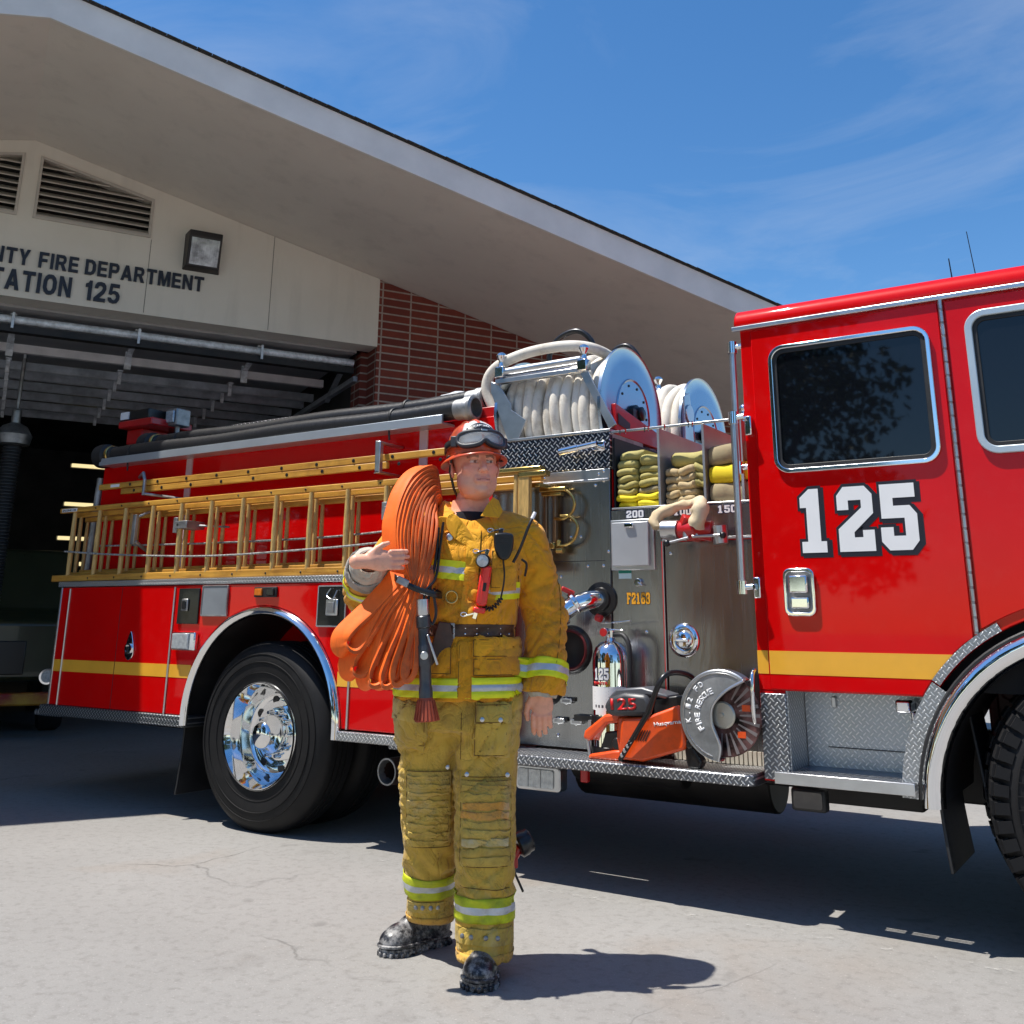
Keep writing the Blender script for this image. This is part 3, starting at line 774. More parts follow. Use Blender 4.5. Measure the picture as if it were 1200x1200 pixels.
# wheel well liners
for cx, cz, r in ((RC[0], RC[1], RR), ):
    m = MB(); n = 28; A = arc(cx, cz, r-.012, -5, 185, n)
    vs = [(x, .02, z) for x, z in A]+[(x, .75, z) for x, z in A]; fs = [(i, i+1, n+2+i, n+1+i) for i in range(n)]
    m.add(vs, fs); m.box(cx-r, cx+r, .74, .76, .35, cz+r); P('wheel_well', m, M_black)
def fender(cx, cz, r, w, a0, a1, name='fender_trim', mat=None, out=.035, extra=None, th=.0):
    m = MB(); A0 = arc(cx, cz, r, a0, a1, 40)
    prof = [(0, .0), (.006, out*.7), (.02, out), (w*.5, out*1.12), (w-.012, out*.85), (w, out*.3), (w, -.0)]
    vs = []; fs = []
    path = [(math.cos(R(a0+(a1-a0)*i/40)), math.sin(R(a0+(a1-a0)*i/40)), cx, cz) for i in range(41)]
    if extra:
        path = [(path[0][0], path[0][1], cx, cz+extra[0])]+path+[(path[-1][0], path[-1][1], cx, cz+extra[1])]
    for c, s_, ox, oz in path:
        for d, o in prof: vs.append((ox+(r-d)*c, -o, oz+(r-d)*s_))
    k = len(prof)
    for i in range(len(path)-1):
        for j in range(k-1): fs.append((i*k+j, i*k+j+1, (i+1)*k+j+1, (i+1)*k+j))
    fs.append(tuple(range(k))); fs.append(tuple((len(path)-1)*k+j for j in range(k))[::-1])
    m.add(vs, fs)
    return P(name, m, mat or M_chrome, smooth=50)
fender(0, .60, .655, .055, 0, 180, extra=(-.055, -.055))
# trims
m = MB(); m.box(-2.10, 1.62, -.006, .24, 1.388, 1.425); P('rack_shelf', m, M_tpl, bevel=.003)
m = MB(); m.box(-2.14, -.62, -.012, .5, .53, .598); P('lower_trim', m, tread_plate('tread_plate_grey', 'XZ', .021, (.10, .11, .12), (.5, .52, .54), .3), bevel=.008)
m = MB(); m.box(.605, 1.66, -.02, .5, .54, .590); P('lower_trim', m, M_tpl, bevel=.006)
# stripe along the rear body, doors, seams
for x0, x1 in ((-2.045, -1.375), (-1.367, -.83), (-.82, -.612)):
    z0 = .82; MB().box(x0, x1, -.0018, .004, z0, z0+.078).build('stripe', M_yel, tk, smooth=0)
for x0, x1 in ((.617, .70), (.71, 1.58)):
    MB().box(x0, x1, -.0018, .004, .82, .898).build('stripe', M_yel, tk, smooth=0)
for x in (-1.95, -.825, .705):
    MB().cyl((x, -.004, .60), (x, -.004, 1.375), .007, n=10).build('door_hinge', M_alu, tk)
MB().box(-1.373, -1.369, -.001, .002, .60, 1.38).build('door_seam', M_blk_l, tk, smooth=0)
MB().box(-2.064, -2.046, -.006, .02, .60, 1.385).build('corner_trim', M_alu, tk, bevel=.003)
# teardrop door handle
m = MB(); Q = [(.0, .095), (.028, .04), (.044, -.02), (.038, -.065), (0, -.088), (-.038, -.065), (-.044, -.02), (-.028, .04)]
Q = [(p.x, p.y) for p in spline([(x, z, 0) for x, z in Q], 4, True)]
m.prism(Q, XZ(0) @ Matrix.Translation((-1.225, 1.0, 0)), .01)
h = P('door_handle', m, M_chrome, bevel=.003)
MB().lathe([(.034, .0), (.034, .012), (.026, .012), (.026, .0)], (-1.225, -.008, .985), (0, -1, 0), closed=True).build('ring', M_chrome, h)
MB().cbox((-1.225, -.018, .975), (.022, .014, .05)).build('latch', M_blackp, h, bevel=.004)
# black and grey plates with latches
def plate(x0, x1, z0, z1, mat, frame=M_alu, name='access_panel', t=.012, fr=.008):
    m = MB().box(x0, x1, -t, 0, z0, z1); o = P(name, m, mat, bevel=.003)
    if frame: MB().ring(rrect(x0-fr, x1+fr, z0-fr, z1+fr, .01), rrect(x0, x1, z0, z1, .004), XZ(-.001), t+.002).build('frame', frame, o, bevel=.002, smooth=0)
    return o
M_bplate = pbr('smoked_panel', (.015, .016, .016), .25, .2, .3, 8, coat=.3)
o = plate(-.775, -.58, 1.145, 1.365, M_bplate, None)
MB().cbox((-.70, -.018, 1.262), (.06, .012, .075)).build('latch', M_alud, o, bevel=.006); MB().cbox((-.70, -.026, 1.262), (.035, .01, .05)).build('paddle', M_blackp, o, bevel=.004)
o = plate(-.545, -.325, 1.20, 1.372, pbr('grey_cover', (.30, .32, .34), .35, .3, .1), M_alud)
o = plate(.45, .655, 1.145, 1.36, M_bplate, M_alu)
MB().cbox((.565, -.02, 1.245), (.09, .014, .09)).build('latch', M_alu, o, bevel=.006); MB().cbox((.565, -.03, 1.245), (.05, .01, .06)).build('paddle', M_alud, o, bevel=.004)
MB().tube(spline([(.55, -.02, 1.35), (.53, -.03, 1.31), (.58, -.035, 1.29), (.60, -.02, 1.34)], 6), .004, 6).build('chain', M_alu, o)
m = MB().box(-.775, -.56, -.035, 0, .985, 1.095); o = P('marker_light', m, M_chrome, bevel=.008)
MB().box(-.765, -.61, -.046, -.034, .992, 1.088).build('lens', M_lens, o, bevel=.006)
m = MB().box(-.085, .105, -.014, 0, 1.305, 1.365); o = P('marker_light', m, M_dark, bevel=.004)
for x in (-.04, .06): MB().box(x-.03, x+.03, -.026, -.013, 1.315, 1.355).build('lens', M_amber if x < 0 else M_bplate, o, bevel=.004)
# upper body trims: vertical strips, rack brackets
M_strip = pbr('pale_strip', (.62, .42, .45), .4, 0, .1)
for x in (-1.08, 1.0):
    MB().box(x-.03, x+.03, .217, .226, 1.43, 2.30).build('reflective_strip', M_strip, tk, smooth=0)
# hose tray on the body side
m = MB(); m.prism([(.10, 2.262), (.26, 2.262), (.26, 2.30), (.245, 2.30), (.245, 2.275), (.115, 2.275), (.115, 2.315), (.10, 2.315)], Matrix(((0, 0, 1, -1.95), (1, 0, 0, 0), (0, 1, 0, 0), (0, 0, 0, 1))), 3.17)
P('hose_tray', m, pbr('tray_aluminium', (.50, .55, .60), .3, .6, .05), bevel=.002)
MB().box(-2.05, 1.60, .26, W_-.22, 2.30, 2.315).build('body_top', M_alud, tk, smooth=0)
# tread plate box on top, rear
m = MB(); m.prism([(-1.9, 2.315), (.35, 2.315), (.12, 2.56), (-1.9, 2.56)], XZ(1.3), .75); P('roof_locker', m, tread_plate('tread_plate_fine', 'XZ', .03, (.06, .06, .07), (.8, .8, .82), .25), bevel=.01)
# ladder rack arms
for x in (-1.3, 1.05):
    m = MB(); m.tube([(x, .22, 1.62), (x+.02, .10, 1.62), (x+.03, -.02, 1.68)], .014, 8); m.box(x-.0, x+.035, -.035, -.01, 1.66, 1.86); m.tube([(x+.02, -.02, 1.84), (x+.05, .05, 1.88), (x+.05, .22, 1.88)], .01, 8)
    P('ladder_bracket', m, M_alud, bevel=.003)
m = MB(); x0, x1, z0, z1 = .82, .94, 1.995, 2.18
m.box(x0, x0+.035, -.0, .03, z0, z1); m.box(x0, x0+.03, .0, .22, z1-.014, z1); m.box(x0, x0+.03, .0, .22, z0, z0+.012)
P('ladder_bracket', m, M_alu, bevel=.003)
m = MB(); m.tube([(-1.62, .22, 2.17), (-1.35, .05, 2.16), (-1.3, .03, 2.10), (-1.3, .03, 2.0)], .012, 8); m.tube([(-1.3, .03, 2.01), (-1.1, .22, 1.98)], .01, 8); P('ladder_bracket', m, M_alud)
# rear posts
m = MB(); m.cyl((-2.16, .25, 1.43), (-2.12, .25, 2.2), .03, n=16); P('grab_rail', m, M_alud)
# ---- chassis under the body
m = MB()
for y in (.75, 1.55): m.box(-2.0, 5.6, y-.05, y+.05, .42, .66)
m.box(.9, 1.5, .25, .75, .33, .60); m.cyl((1.7, .9, .42), (2.8, .9, .42), .16, n=24); m.cyl((1.9, .45, .50), (2.5, .45, .50), .10, n=20); m.box(2.9, 3.5, .5, 1.9, .45, .8); m.cyl((0, .3, .53), (0, 2.15, .53), .10, n=16); m.sphere((0, 1.22, .53), .26)
m.box(3.05, 3.6, .35, .5, .42, .56)
P('chassis', m, M_dark, bevel=.01)
m = MB(); m.tube([(1.35, 1.1, .45), (1.1, .55, .42), (.98, .16, .40), (.96, .06, .40)], .068, 20, caps=False); o = P('exhaust_pipe', m, pbr('rusty_pipe', (.10, .06, .05), .5, .7, .3, 10))
m = MB(); m.lathe([(.068, 0), (.068, .12), (.060, .12), (.060, 0)], (.955, .05, .40), (0.08, .99, 0), closed=True); m.build('tip', M_alud, o)
# mud flaps
def flap(x, z0, z1, y0, y1, name='mud_flap', lean=0, bend=0):
    m = MB(); n = 6; vs = []; fs = []
    for i in range(n+1):
        t = i/n; xx = x+lean*t+bend*math.sin(t*PI)
        z = z1+(z0-z1)*t
        vs += [(xx, y0-.03*t*t, z), (xx, y1, z), (xx+.012, y0-.03*t*t, z), (xx+.012, y1, z)]
    for i in range(n):
        a = i*4; b = a+4
        fs += [(a, a+1, b+1, b), (a+2, b+2, b+3, a+3), (a, b, b+2, a+2), (a+1, a+3, b+3, b+1)]
    fs += [(0, 2, 3, 1), (n*4, n*4+1, n*4+3, n*4+2)]
    m.add(vs, fs); return P(name, m, M_black, bevel=.003)
flap(-.70, .14, .58, .06, .68)
flap(3.735, .28, .80, -.0, .42, lean=.02, bend=-.015); flap(3.83, .50, .9, .16, .45, lean=.05)
# ---- wheels
def tyre(M, o, steer=False, R0=.53, w=.28, tread='rib'):
    m = MB()
    pr = [(.292, -.02), (.300, .0), (.325, -.004), (.40, -.014), (.44, -.012), (.47, -.006), (.492, .008), (.515, .028), (.527, .045), (.530, .06), (.530, w-.06), (.527, w-.045), (.49, w-.01), (.40, w+.0), (.30, w-.02)]
    # grooves in the tread
    g = []
    for r, h in pr[:10]: g.append((r*R0/.53 if r > .5 else r, h))
    for k in range(1, 4):
        h = .06+(w-.12)*k/4; g += [(R0, h-.007), (R0-.014, h-.005), (R0-.014, h+.005), (R0, h+.007)]
    g += [(r, h) for r, h in pr[10:]]
    m.lathe(g, (0, 0, 0), (0, 1, 0), 96, cap=False)
    for v in range(len(m.v)): m.v[v] = tuple(M @ Vector(m.v[v]))
    t = m.build('tyre', M_tyre, o, smooth=30)
    # mould rings on the sidewall
    m = MB()
    for rr, hh in ((.352, -.008), (.412, -.016), (.455, -.0115)):
        m.lathe([(rr-.003, hh+.004), (rr-.0015, hh-.003), (rr+.0015, hh-.003), (rr+.003, hh+.004)], (0, 0, 0), (0, 1, 0), 96, cap=False)
    if tread == 'lug':
        for k in range(52):
            a = 2*PI*k/52
            for y0, y1, da in ((-.002, .085, .0), (w-.085, w+.002, .03)):
                Mx = Matrix.Rotation(a+da, 4, 'Y') @ Matrix.Translation((0, 0, R0-.004))
                m.box(-.0235, .0235, y0+.012, y1, -.02, .014, Mx)
                m.box(-.02, .02, y0-.004 if y0 < .05 else y1-.012, y0+.014 if y0 < .05 else y1+.004, -.045, .004, Mx)
            for y in (.115, .165): m.box(-.02, .02, y-.022, y+.022, -.01, .012, Matrix.Rotation(a+.03, 4, 'Y') @ Matrix.Translation((0, 0, R0-.004)))
        for k in range(60):
            Mx = Matrix.Rotation(2*PI*k/60, 4, 'Y') @ Matrix.Translation((0, 0, .425)); m.box(-.002, .002, -.0175, -.010, -.03, .03, Mx)
    for v in range(len(m.v)): m.v[v] = tuple(M @ Vector(m.v[v]))
    m.build('tread_detail', M_tyre, o, smooth=30)
def tyremat():
    m, nt, b = nodes('tyre_rubber'); co = objco(nt)
    f = noise_(nt, co, 4, 6, .65)
    c = mix(nt, ramp(nt, f, [(.35, 0), (.75, .8)]), (.005, .005, .006), (.018, .017, .017))
    nt.links.new(c, b.inputs['Base Color']); b.inputs['Roughness'].default_value = .6; b.inputs['Specular IOR Level'].default_value = .3
    bump(nt, b, noise_(nt, co, 120, 3), .15, .002)
    return m
M_tyre = tyremat()
def dual_rim(M, o):
    m = MB()
    m.lathe([(.292, .012), (.300, -.004), (.297, -.010), (.287, -.010), (.280, .004), (.268, .03), (.255, .06), (.243, .09), (.232, .135), (.222, .150), (.195, .158), (.175, .150), (.158, .140), (.145, .136), (.115, .134), (.0, .134)], (0, 0, 0), (0, 1, 0), 64, cap=False)
    for v in range(len(m.v)): m.v[v] = tuple(M @ Vector(m.v[v]))
    rim = m.build('rim', M_chrome, o, smooth=50)
    for k in range(8):
        m = MB(); a = 2*PI*k/8+.2; c = (math.cos(a)*.192, .152, math.sin(a)*.192); m.cyl(c, (c[0], .162, c[2]), .025, n=20)
        for v in range(len(m.v)): m.v[v] = tuple(M @ Vector(m.v[v]))
        m.build('hand_hole', M_blackp, rim)
    m = MB(); m.lathe([(.108, .134), (.108, .09), (.103, .078), (.096, .072), (.080, .02), (.076, .010), (.062, .0), (.035, -.007), (0, -.009)], (0, 0, 0), (0, 1, 0), 48, cap=False)
    for v in range(len(m.v)): m.v[v] = tuple(M @ Vector(m.v[v]))
    m.build('hub_cap', M_chrome, rim, smooth=50)
    for k in range(10):
        m = MB(); a = 2*PI*k/10; m.cyl((math.cos(a)*.125, .135, math.sin(a)*.125), (math.cos(a)*.125, .095, math.sin(a)*.125), .016, .010, 12)
        for v in range(len(m.v)): m.v[v] = tuple(M @ Vector(m.v[v]))
        m.build('lug_nut', M_chrome, rim)
def wheelroot(): return None
M0 = Matrix.Translation((0, .03, .522))
m = MB(); m.cyl((0, .20, .522), (0, .45, .522), .2, n=32); wh = m.build('wheel', M_dark, tk)
tyre(M0, wh); dual_rim(M0, wh)
m = MB(); m.cyl((0, .5, .522), (0, .65, .522), .25, n=32); wh2 = m.build('wheel', M_dark, tk)
tyre(Matrix.Translation((0, .365, .522)), wh2)
m = MB(); m.cyl((0, 1.8, .522), (0, 2.3, .522), .25, n=32); wh3 = m.build('wheel', M_dark, tk)
tyre(Matrix.Translation((0, 1.80, .522)), wh3); tyre(Matrix.Translation((0, 2.13, .522)), wh3)
# front wheels, steered
for yy, far in ((.04, 0), (2.0, 1)):
    Mf = Matrix.Translation((4.42, yy+.14, .53)) @ Matrix.Rotation(R(14), 4, 'Z') @ Matrix.Translation((0, -.14, 0))
    m = MB(); m.cyl(Mf @ Vector((0, .12, 0)), Mf @ Vector((0, .24, 0)), .24, n=32); wf = m.build('wheel', M_dark, tk)
    tyre(Mf, wf, tread='lug', w=.30)
    m = MB(); m.lathe([(.292, .012), (.300, -.004), (.287, -.010), (.275, .02), (.262, .06), (.245, .08), (.20, .06), (.17, .045), (.14, .05), (.12, .02), (.12, -.05), (.10, -.07), (.03, -.08), (0, -.08)], (0, 0, 0), (0, 1, 0), 48, cap=False)
    for v in range(len(m.v)): m.v[v] = tuple(Mf @ Vector(m.v[v]))
    m.build('rim', M_chrome, wf, smooth=50)
# ---- cab
CX0, CX1 = 3.045, 5.75
cab = MB()
pts = [(CX0, .90), (3.17, .90), (3.17, .90), (3.62, .90)]+[p for p in arc(FC[0], FC[1], FRR-.03, 148.5, 12, 30)]+[(CX1, .66), (CX1, 1.6), (CX1-.06, 2.52), (CX0, 2.52)]
pts = [(CX0, .90), (3.715, .90)]+arc(FC[0], FC[1], FRR-.03, 147, 12, 30)+[(CX1, .66), (CX1, 1.6), (CX1-.06, 2.515), (CX0, 2.515)]
cab.prism(pts, XZ(.05), .05)
M_cabin = M_red
cab.box(CX0, CX0+.03, .05, W_-.05, .62, 2.515); cab.prism(pts, XZ(W_), .05)
cab.box(CX1-.05, CX1, .05, W_-.05, .6, 1.6); cab.box(CX0+.03, CX1-.1, .05, W_-.05, 2.47, 2.515)
cab.box(CX0, CX0+.112, .002, .05, .54, .90)
P('cab', cab, M_red, bevel=.004)
MB().box(CX0+.04, CX1-.1, .06, W_-.06, .92, 2.46).build('cab_interior', pbr('interior', (.008, .008, .009), .9), tk, smooth=0)
# roof with rolled edge and drip rail
m = MB()
prof = [(.0, 2.522), (-.004, 2.545), (.004, 2.575), (.03, 2.605), (.08, 2.622), (.2, 2.635), (W_-.2, 2.635), (W_-.08, 2.622), (W_-.004, 2.575), (W_, 2.522)]
m.prism(prof, Matrix(((0, 0, 1, CX0-.03), (1, 0, 0, 0), (0, 1, 0, 0), (0, 0, 0, 1))), CX1-CX0-.02)
P('cab_roof', m, M_red, bevel=.012)
MB().box(CX0-.035, CX1-.08, -.022, .0, 2.500, 2.522).build('drip_rail', M_alu, tk, bevel=.004)
# door panels slightly proud, shut lines
def door(x0, x1, z0, z1, arch=None, name='cab_door'):
    if arch:
        a = [p for p in arc(FC[0], FC[1], FRR+.004, 151, 120, 14)]
        pts = [(x0, z0), (FC[0]-math.sqrt((FRR+.004)**2-(z0-FC[1])**2), z0)]
        for i in range(1, 12):
            z = z0+(arch-z0)*i/12; pts.append((FC[0]-math.sqrt((FRR+.004)**2-(z-FC[1])**2), z))
        pts += [(x1, arch), (x1, z1), (x0, z1)]
    else: pts = [(x0, z0), (x1, z0), (x1, z1), (x0, z1)]
    return P(name, MB().prism(pts, XZ(0), .008), M_red, bevel=.003)
d1 = door(3.098, 3.918, .905, 2.492, 1.125)
m = MB(); pts = [(3.945, 1.16)]+[p for p in arc(FC[0], FC[1], FRR+.01, 122, 60, 16)]+[(4.80, 1.2), (4.80, 2.492), (3.945, 2.492)]
d2 = P('cab_door', MB().prism(pts, XZ(0), .008), M_red, bevel=.003)
# piano hinge
m = MB(); x = 3.932
m.cyl((x, -.012, 1.14), (x, -.012, 2.495), .008, n=10); P('door_hinge', m, M_alud)
m = MB()
for i in range(24): z = 1.15+i*.057; m.cyl((x, -.012, z), (x, -.012, z+.046), .0095, n=10)
P('hinge_knuckles', m, M_alu)
# windows
def window(x0, x1, z0, z1, parent, r=.07, y=-.008, fw=.020, mat=M_chrome):
    fr = MB(); fr.ring(rrect(x0, x1, z0, z1, r, 8), inset(x0, x1, z0, z1, r, fw, 8), XZ(y), .018)
    o = fr.build('window', mat, parent, bevel=.004, smooth=40)
    MB().ring(inset(x0, x1, z0, z1, r, fw, 8), inset(x0, x1, z0, z1, r, fw+.018, 8), XZ(y), .008).build('gasket', M_black, o, bevel=.002)
    g = MB(); g.prism(inset(x0, x1, z0, z1, r, fw+.016, 8), XZ(y+.002), .004); g.build('pane', M_glass, o, smooth=0)
    return o
window(3.178, 3.877, 1.815, 2.402, d1)
w2 = window(4.015, 4.62, 1.832, 2.432, d2, .08, fw=.03, mat=pbr('satin_frame', (.55, .62, .66), .35, .5, .05))
for i in range(14):
    pass
# door numerals: black outline, drop shade, white face
Mn = XZ(-.008) @ Matrix.Translation((3.262, 1.468, 0))
tw, th = .495, .272
block_text('125', Mn, tw, th, M_blk_l, d1, 'numeral_outline', off=.36, t=.0012)
block_text('125', Mn, tw, th, M_blk_l, d1, 'numeral_shade', off=.36, t=.001, dx=.012, dy=-.008)
block_text('125', Mn, tw, th, M_white, d1, 'numeral', off=0, t=.0028)
# stripe on cab
zb, zt = .967, 1.062
MB().box(CX0, 3.093, -.0015, .003, zb, zt).build('stripe', M_yel, tk, smooth=0)
f = lambda z: FC[0]-math.sqrt((FRR+.004)**2-(z-FC[1])**2)
MB().prism([(3.101, zb), (f(zb), zb), (f((zb+zt)/2), (zb+zt)/2), (f(zt), zt), (3.101, zt)], XZ(-.008), .0012).build('stripe', M_yel, d1, smooth=0)
# door handle: chrome paddle in a deep bezel
m = MB(); m.ring(rrect(3.185, 3.320, 1.205, 1.405, .03, 6), rrect(3.20, 3.305, 1.222, 1.388, .022, 6), XZ(-.008), .018)
h = m.build('door_handle', M_chrome, d1, bevel=.005)
MB().prism(rrect(3.198, 3.307, 1.22, 1.39, .02), XZ(-.0085), .002).build('cup', M_alud, h, smooth=0)
m = MB(); m.box(3.212, 3.293, -.040, -.018, 1.30, 1.375); m.box(3.212, 3.293, -.028, -.010, 1.235, 1.285); m.build('paddle', M_chrome, h, bevel=.008)
# front arch: tread plate band, bright fender, liner
m = MB(); A = arc(FC[0], FC[1], FRR, 178, 143.5, 20); B = arc(FC[0], FC[1], FRR-.062, 178, 143.5, 20)
m.ring(A+B[::-1], [((a[0]+b[0])/2, (a[1]+b[1])/2) for a, b in zip(A+B[::-1], B+A[::-1])], XZ(0), .004) if 0 else None
vs = [(x, -.012, z) for x, z in A]+[(x, -.012, z) for x, z in B]+[(x, .06, z) for x, z in A]+[(x, .06, z) for x, z in B]
n = len(A); fs = []
for i in range(n-1): fs += [(i, i+1, n+i+1, n+i), (i, 2*n+i, 2*n+i+1, i+1), (n+i, n+i+1, 3*n+i+1, 3*n+i)]
m.add(vs, fs); P('arch_trim', m, M_tpl, smooth=30)
m = MB(); A = arc(FC[0], FC[1], FRR+.004, 143, 118, 12); B = arc(FC[0], FC[1], FRR-.03, 143, 118, 12); n = len(A)
vs = [(x, -.014, z) for x, z in A]+[(x, -.014, z) for x, z in B]; m.add(vs, [(i, i+1, n+i+1, n+i) for i in range(n-1)]); P('arch_trim', m, M_tpl, smooth=30)
fender(FC[0], FC[1]+.0, FRR-.072, .085, 180, 5, out=.05, name='front_fender')
fender(FC[0], FC[1]+.0, FRR-.061, .012, 178, 5, out=.02, name='fender_lip', mat=M_black)
m = MB(); n = 28; A = arc(FC[0], FC[1], FRR-.155, 178, -5, n)
m.add([(x, .0, z) for x, z in A]+[(x, .62, z) for x, z in A], [(i, i+1, n+2+i, n+1+i) for i in range(n)]); P('wheel_well', m, M_black)
m = MB(); m.box(3.85, 4.95, .60, .63, .62, 1.2); m.box(3.9, 4.0, .50, .62, .75, .95); m.box(4.05, 4.12, .5, .62, .72, .98); m.cyl((3.95, .49, .9), (3.95, .62, .9), .03); m.cyl((4.08, .47, .86), (4.08, .62, .86), .03); m.box(3.80, 4.9, .56, .60, .52, .64); P('wheel_well_brace', m, M_darkred, bevel=.01)
# entry step well
m = MB(); m.box(3.17, 3.70, .22, .235, .585, .90); o = P('step_well', m, tread_plate('tread_plate_bright', 'XZ', .021, (.42, .45, .48), (.85, .86, .88), .3), smooth=0)
m = MB(); m.box(3.160, 3.168, .0, .225, .585, .90); m.build('side', tread_plate('tread_plate_side_y', 'YZ', .021, (.36, .37, .38), (.8, .8, .8), .3), o, smooth=0)
m = MB(); m.box(3.26, 3.66, .214, .2195, .665, .669); m.box(3.655, 3.659, .214, .2195, .60, .86); m.build('hatch_seam', M_blk_l, o, smooth=0)
for x in (3.30, 3.57): MB().cbox((x, .208, .85), (.018, .02, .045)).build('latch', M_alu, o, bevel=.003)
MB().box(3.05, 3.162, -.010, .0015, .548, .888).build('corner_plate', M_tp, tk, bevel=.003)
m = MB(); m.prism([(3.10, -.025), (3.13, -.055), (3.635, -.055), (3.665, -.025), (3.665, .028), (3.10, .028)], XY(.5805), .004); m.box(3.10, 3.665, .068, .22, .5805, .5845)
for xa, xb in ((3.10, 3.112), (3.212, 3.238), (3.340, 3.364), (3.462, 3.486), (3.588, 3.665)): m.box(xa, xb, .028, .068, .5805, .5845)
for ya in (.0365, .0515): m.box(3.112, 3.588, ya, ya+.0075, .5808, .5842)
o = P('entry_step', m, M_tph, smooth=0)
MB().box(3.10, 3.665, .20, .215, .545, .5803).build('beam', M_alu, o, smooth=0)
m = MB(); m.box(3.11, 3.66, -.058, -.054, .54, .585); m.build('lip', M_alu, o, bevel=.003)
m = MB(); m.cbox((3.615, .12, .855), (.06, .12, .05)); m.cbox((3.66, .1, .76), (.02, .15, .16)); P('courtesy_light', m, M_chrome, bevel=.015)
# lamp below step
m = MB().cbox((3.215, .06, .475), (.145, .06, .09)); o = P('step_light', m, M_black, bevel=.012); MB().prism(rrect(3.155, 3.275, .442, .508, .012), XZ(.03), .006).build('lens', pbr('smoked_lens', (.14, .13, .12), .15, .3, .2, 8), o, bevel=.002)
m = MB().box(3.2, 3.23, .06, .1, .51, .56); P('bracket', m, M_dark)
# grab rails at the cab rear corner
def rail(x, y, z0, z1, lean=0.0):
    m = MB(); m.cyl((x, y, z0), (x+lean, y, z1), .0155, n=16); o = P('grab_rail', m, M_alu)
    for z, xx in ((z0, x), (z1, x+lean)):
        mm = MB(); mm.cyl((xx, y, z-.028), (xx, y, z+.028), .022, n=16); mm.tube([(xx, y, z), (xx+.05, y+.005, z+.004)], .014, 10); mm.build('stanchion', M_chrome, o)
    return o
rail(3.0, .01, 2.43, 1.86, .0); rail(3.012, -.055, 2.08, 1.325, .0)
for z in (2.045, 1.325): MB().box(3.052, 3.085, -.03, -.0, z-.045, z+.045).build('rail_bracket', M_chrome, tk, bevel=.006)
# antennas, roof light
MB().cyl((3.86, 1.0, 2.63), (3.84, 1.0, 3.03), .005, .003, 8).build('antenna', M_blackp, tk)
MB().cyl((3.98, 1.0, 2.63), (3.94, 1.0, 3.16), .003, .002, 8).build('antenna', M_blackp, tk)
m = MB().box(4.28, 4.8, .3, 2.1, 2.636, 2.74); P('roof_light_bar', m, M_redpaint2, bevel=.02)
# windscreen and front, out of frame but real
MB().add([(CX1-.004, .15, 1.62), (CX1-.004, W_-.15, 1.62), (CX1-.055, W_-.15, 2.44), (CX1-.055, .15, 2.44)], [(0, 1, 2, 3)]).build('windshield', M_glass, tk, smooth=0)
m = MB().box(CX1-.052, CX1-.045, .1, W_-.1, 1.58, 2.48); P('front_face', m, M_red, smooth=0)
m = MB().box(5.1, 6.2, -.02, W_+.02, .42, .68); P('bumper', m, M_chrome, bevel=.03)
# ---- pump panel
PY = .21; M_pp = M_steel
pp = MB(); pp.box(1.502, 2.232, PY, PY+.03, .575, 1.945); pp.box(2.238, 2.512, PY, PY+.03, .575, 1.725); pp.box(2.53, 3.045, PY-.002, PY+.03, .575, 1.555); pp.box(2.5125, 3.045, PY, PY+.03, 1.572, 1.725)
pump = P('pump_panel', pp, M_pp, bevel=.002)
MB().box(1.60, 3.045, PY+.028, W_-.2, .575, 1.945).build('pump_house', M_redpaint2, tk, smooth=0) if 0 else None
m = MB(); m.box(1.604, 3.044, PY+.031, W_-.21, .58, 1.69); m.box(1.604, 2.235, PY+.031, W_-.21, 1.69, 1.94); P('pump_house', m, M_red, smooth=0)
m = MB(); m.box(2.518, 2.524, PY-.008, PY+.01, .60, 1.562); m.box(2.518, 3.045, PY-.009, PY+.01, 1.560, 1.568); P('panel_edge', m, M_alu, smooth=0, bevel=.001)
m = MB(); m.box(2.5125, 2.517, PY-.004, PY+.01, .60, 1.56); m.box(2.52, 3.04, PY-.004, PY+.01, 1.5555, 1.559); P('red_edge', m, M_redl, smooth=0)
# tread plate locker over the panel with a handle
m = MB(); m.box(1.50, 2.240, PY-.006, PY+.025, 1.948, 2.135); P('upper_locker', m, M_tpd, bevel=.004)
MB().box(1.50, 2.242, PY-.010, PY+.06, 2.135, 2.150).build('locker_edge', M_alu, tk, bevel=.002)
m = MB(); m.box(1.5, 2.24, PY+.026, .6, 1.946, 2.13); P('locker_box', m, M_alud, smooth=0)
m = MB(); m.cyl((2.03, PY-.07, 2.045), (2.20, PY-.07, 2.065), .016, n=14); m.cyl((2.04, PY-.07, 2.045), (2.06, PY, 2.045), .012); m.cyl((2.18, PY-.07, 2.06), (2.18, PY, 2.06), .012); m.cbox((2.185, PY-.01, 2.06), (.06, .02, .05)); m.cyl((1.975, PY-.07, 2.038), (2.09, PY-.07, 2.052), .02); P('locker_handle', m, M_chrome, bevel=.004)
m = MB(); m.box(1.60, 2.235, PY-.012, PY, 1.880, 1.890); m.box(1.60, 2.235, PY-.004, PY, 1.892, 1.944); P('panel_rail', m, M_alu, bevel=.002)
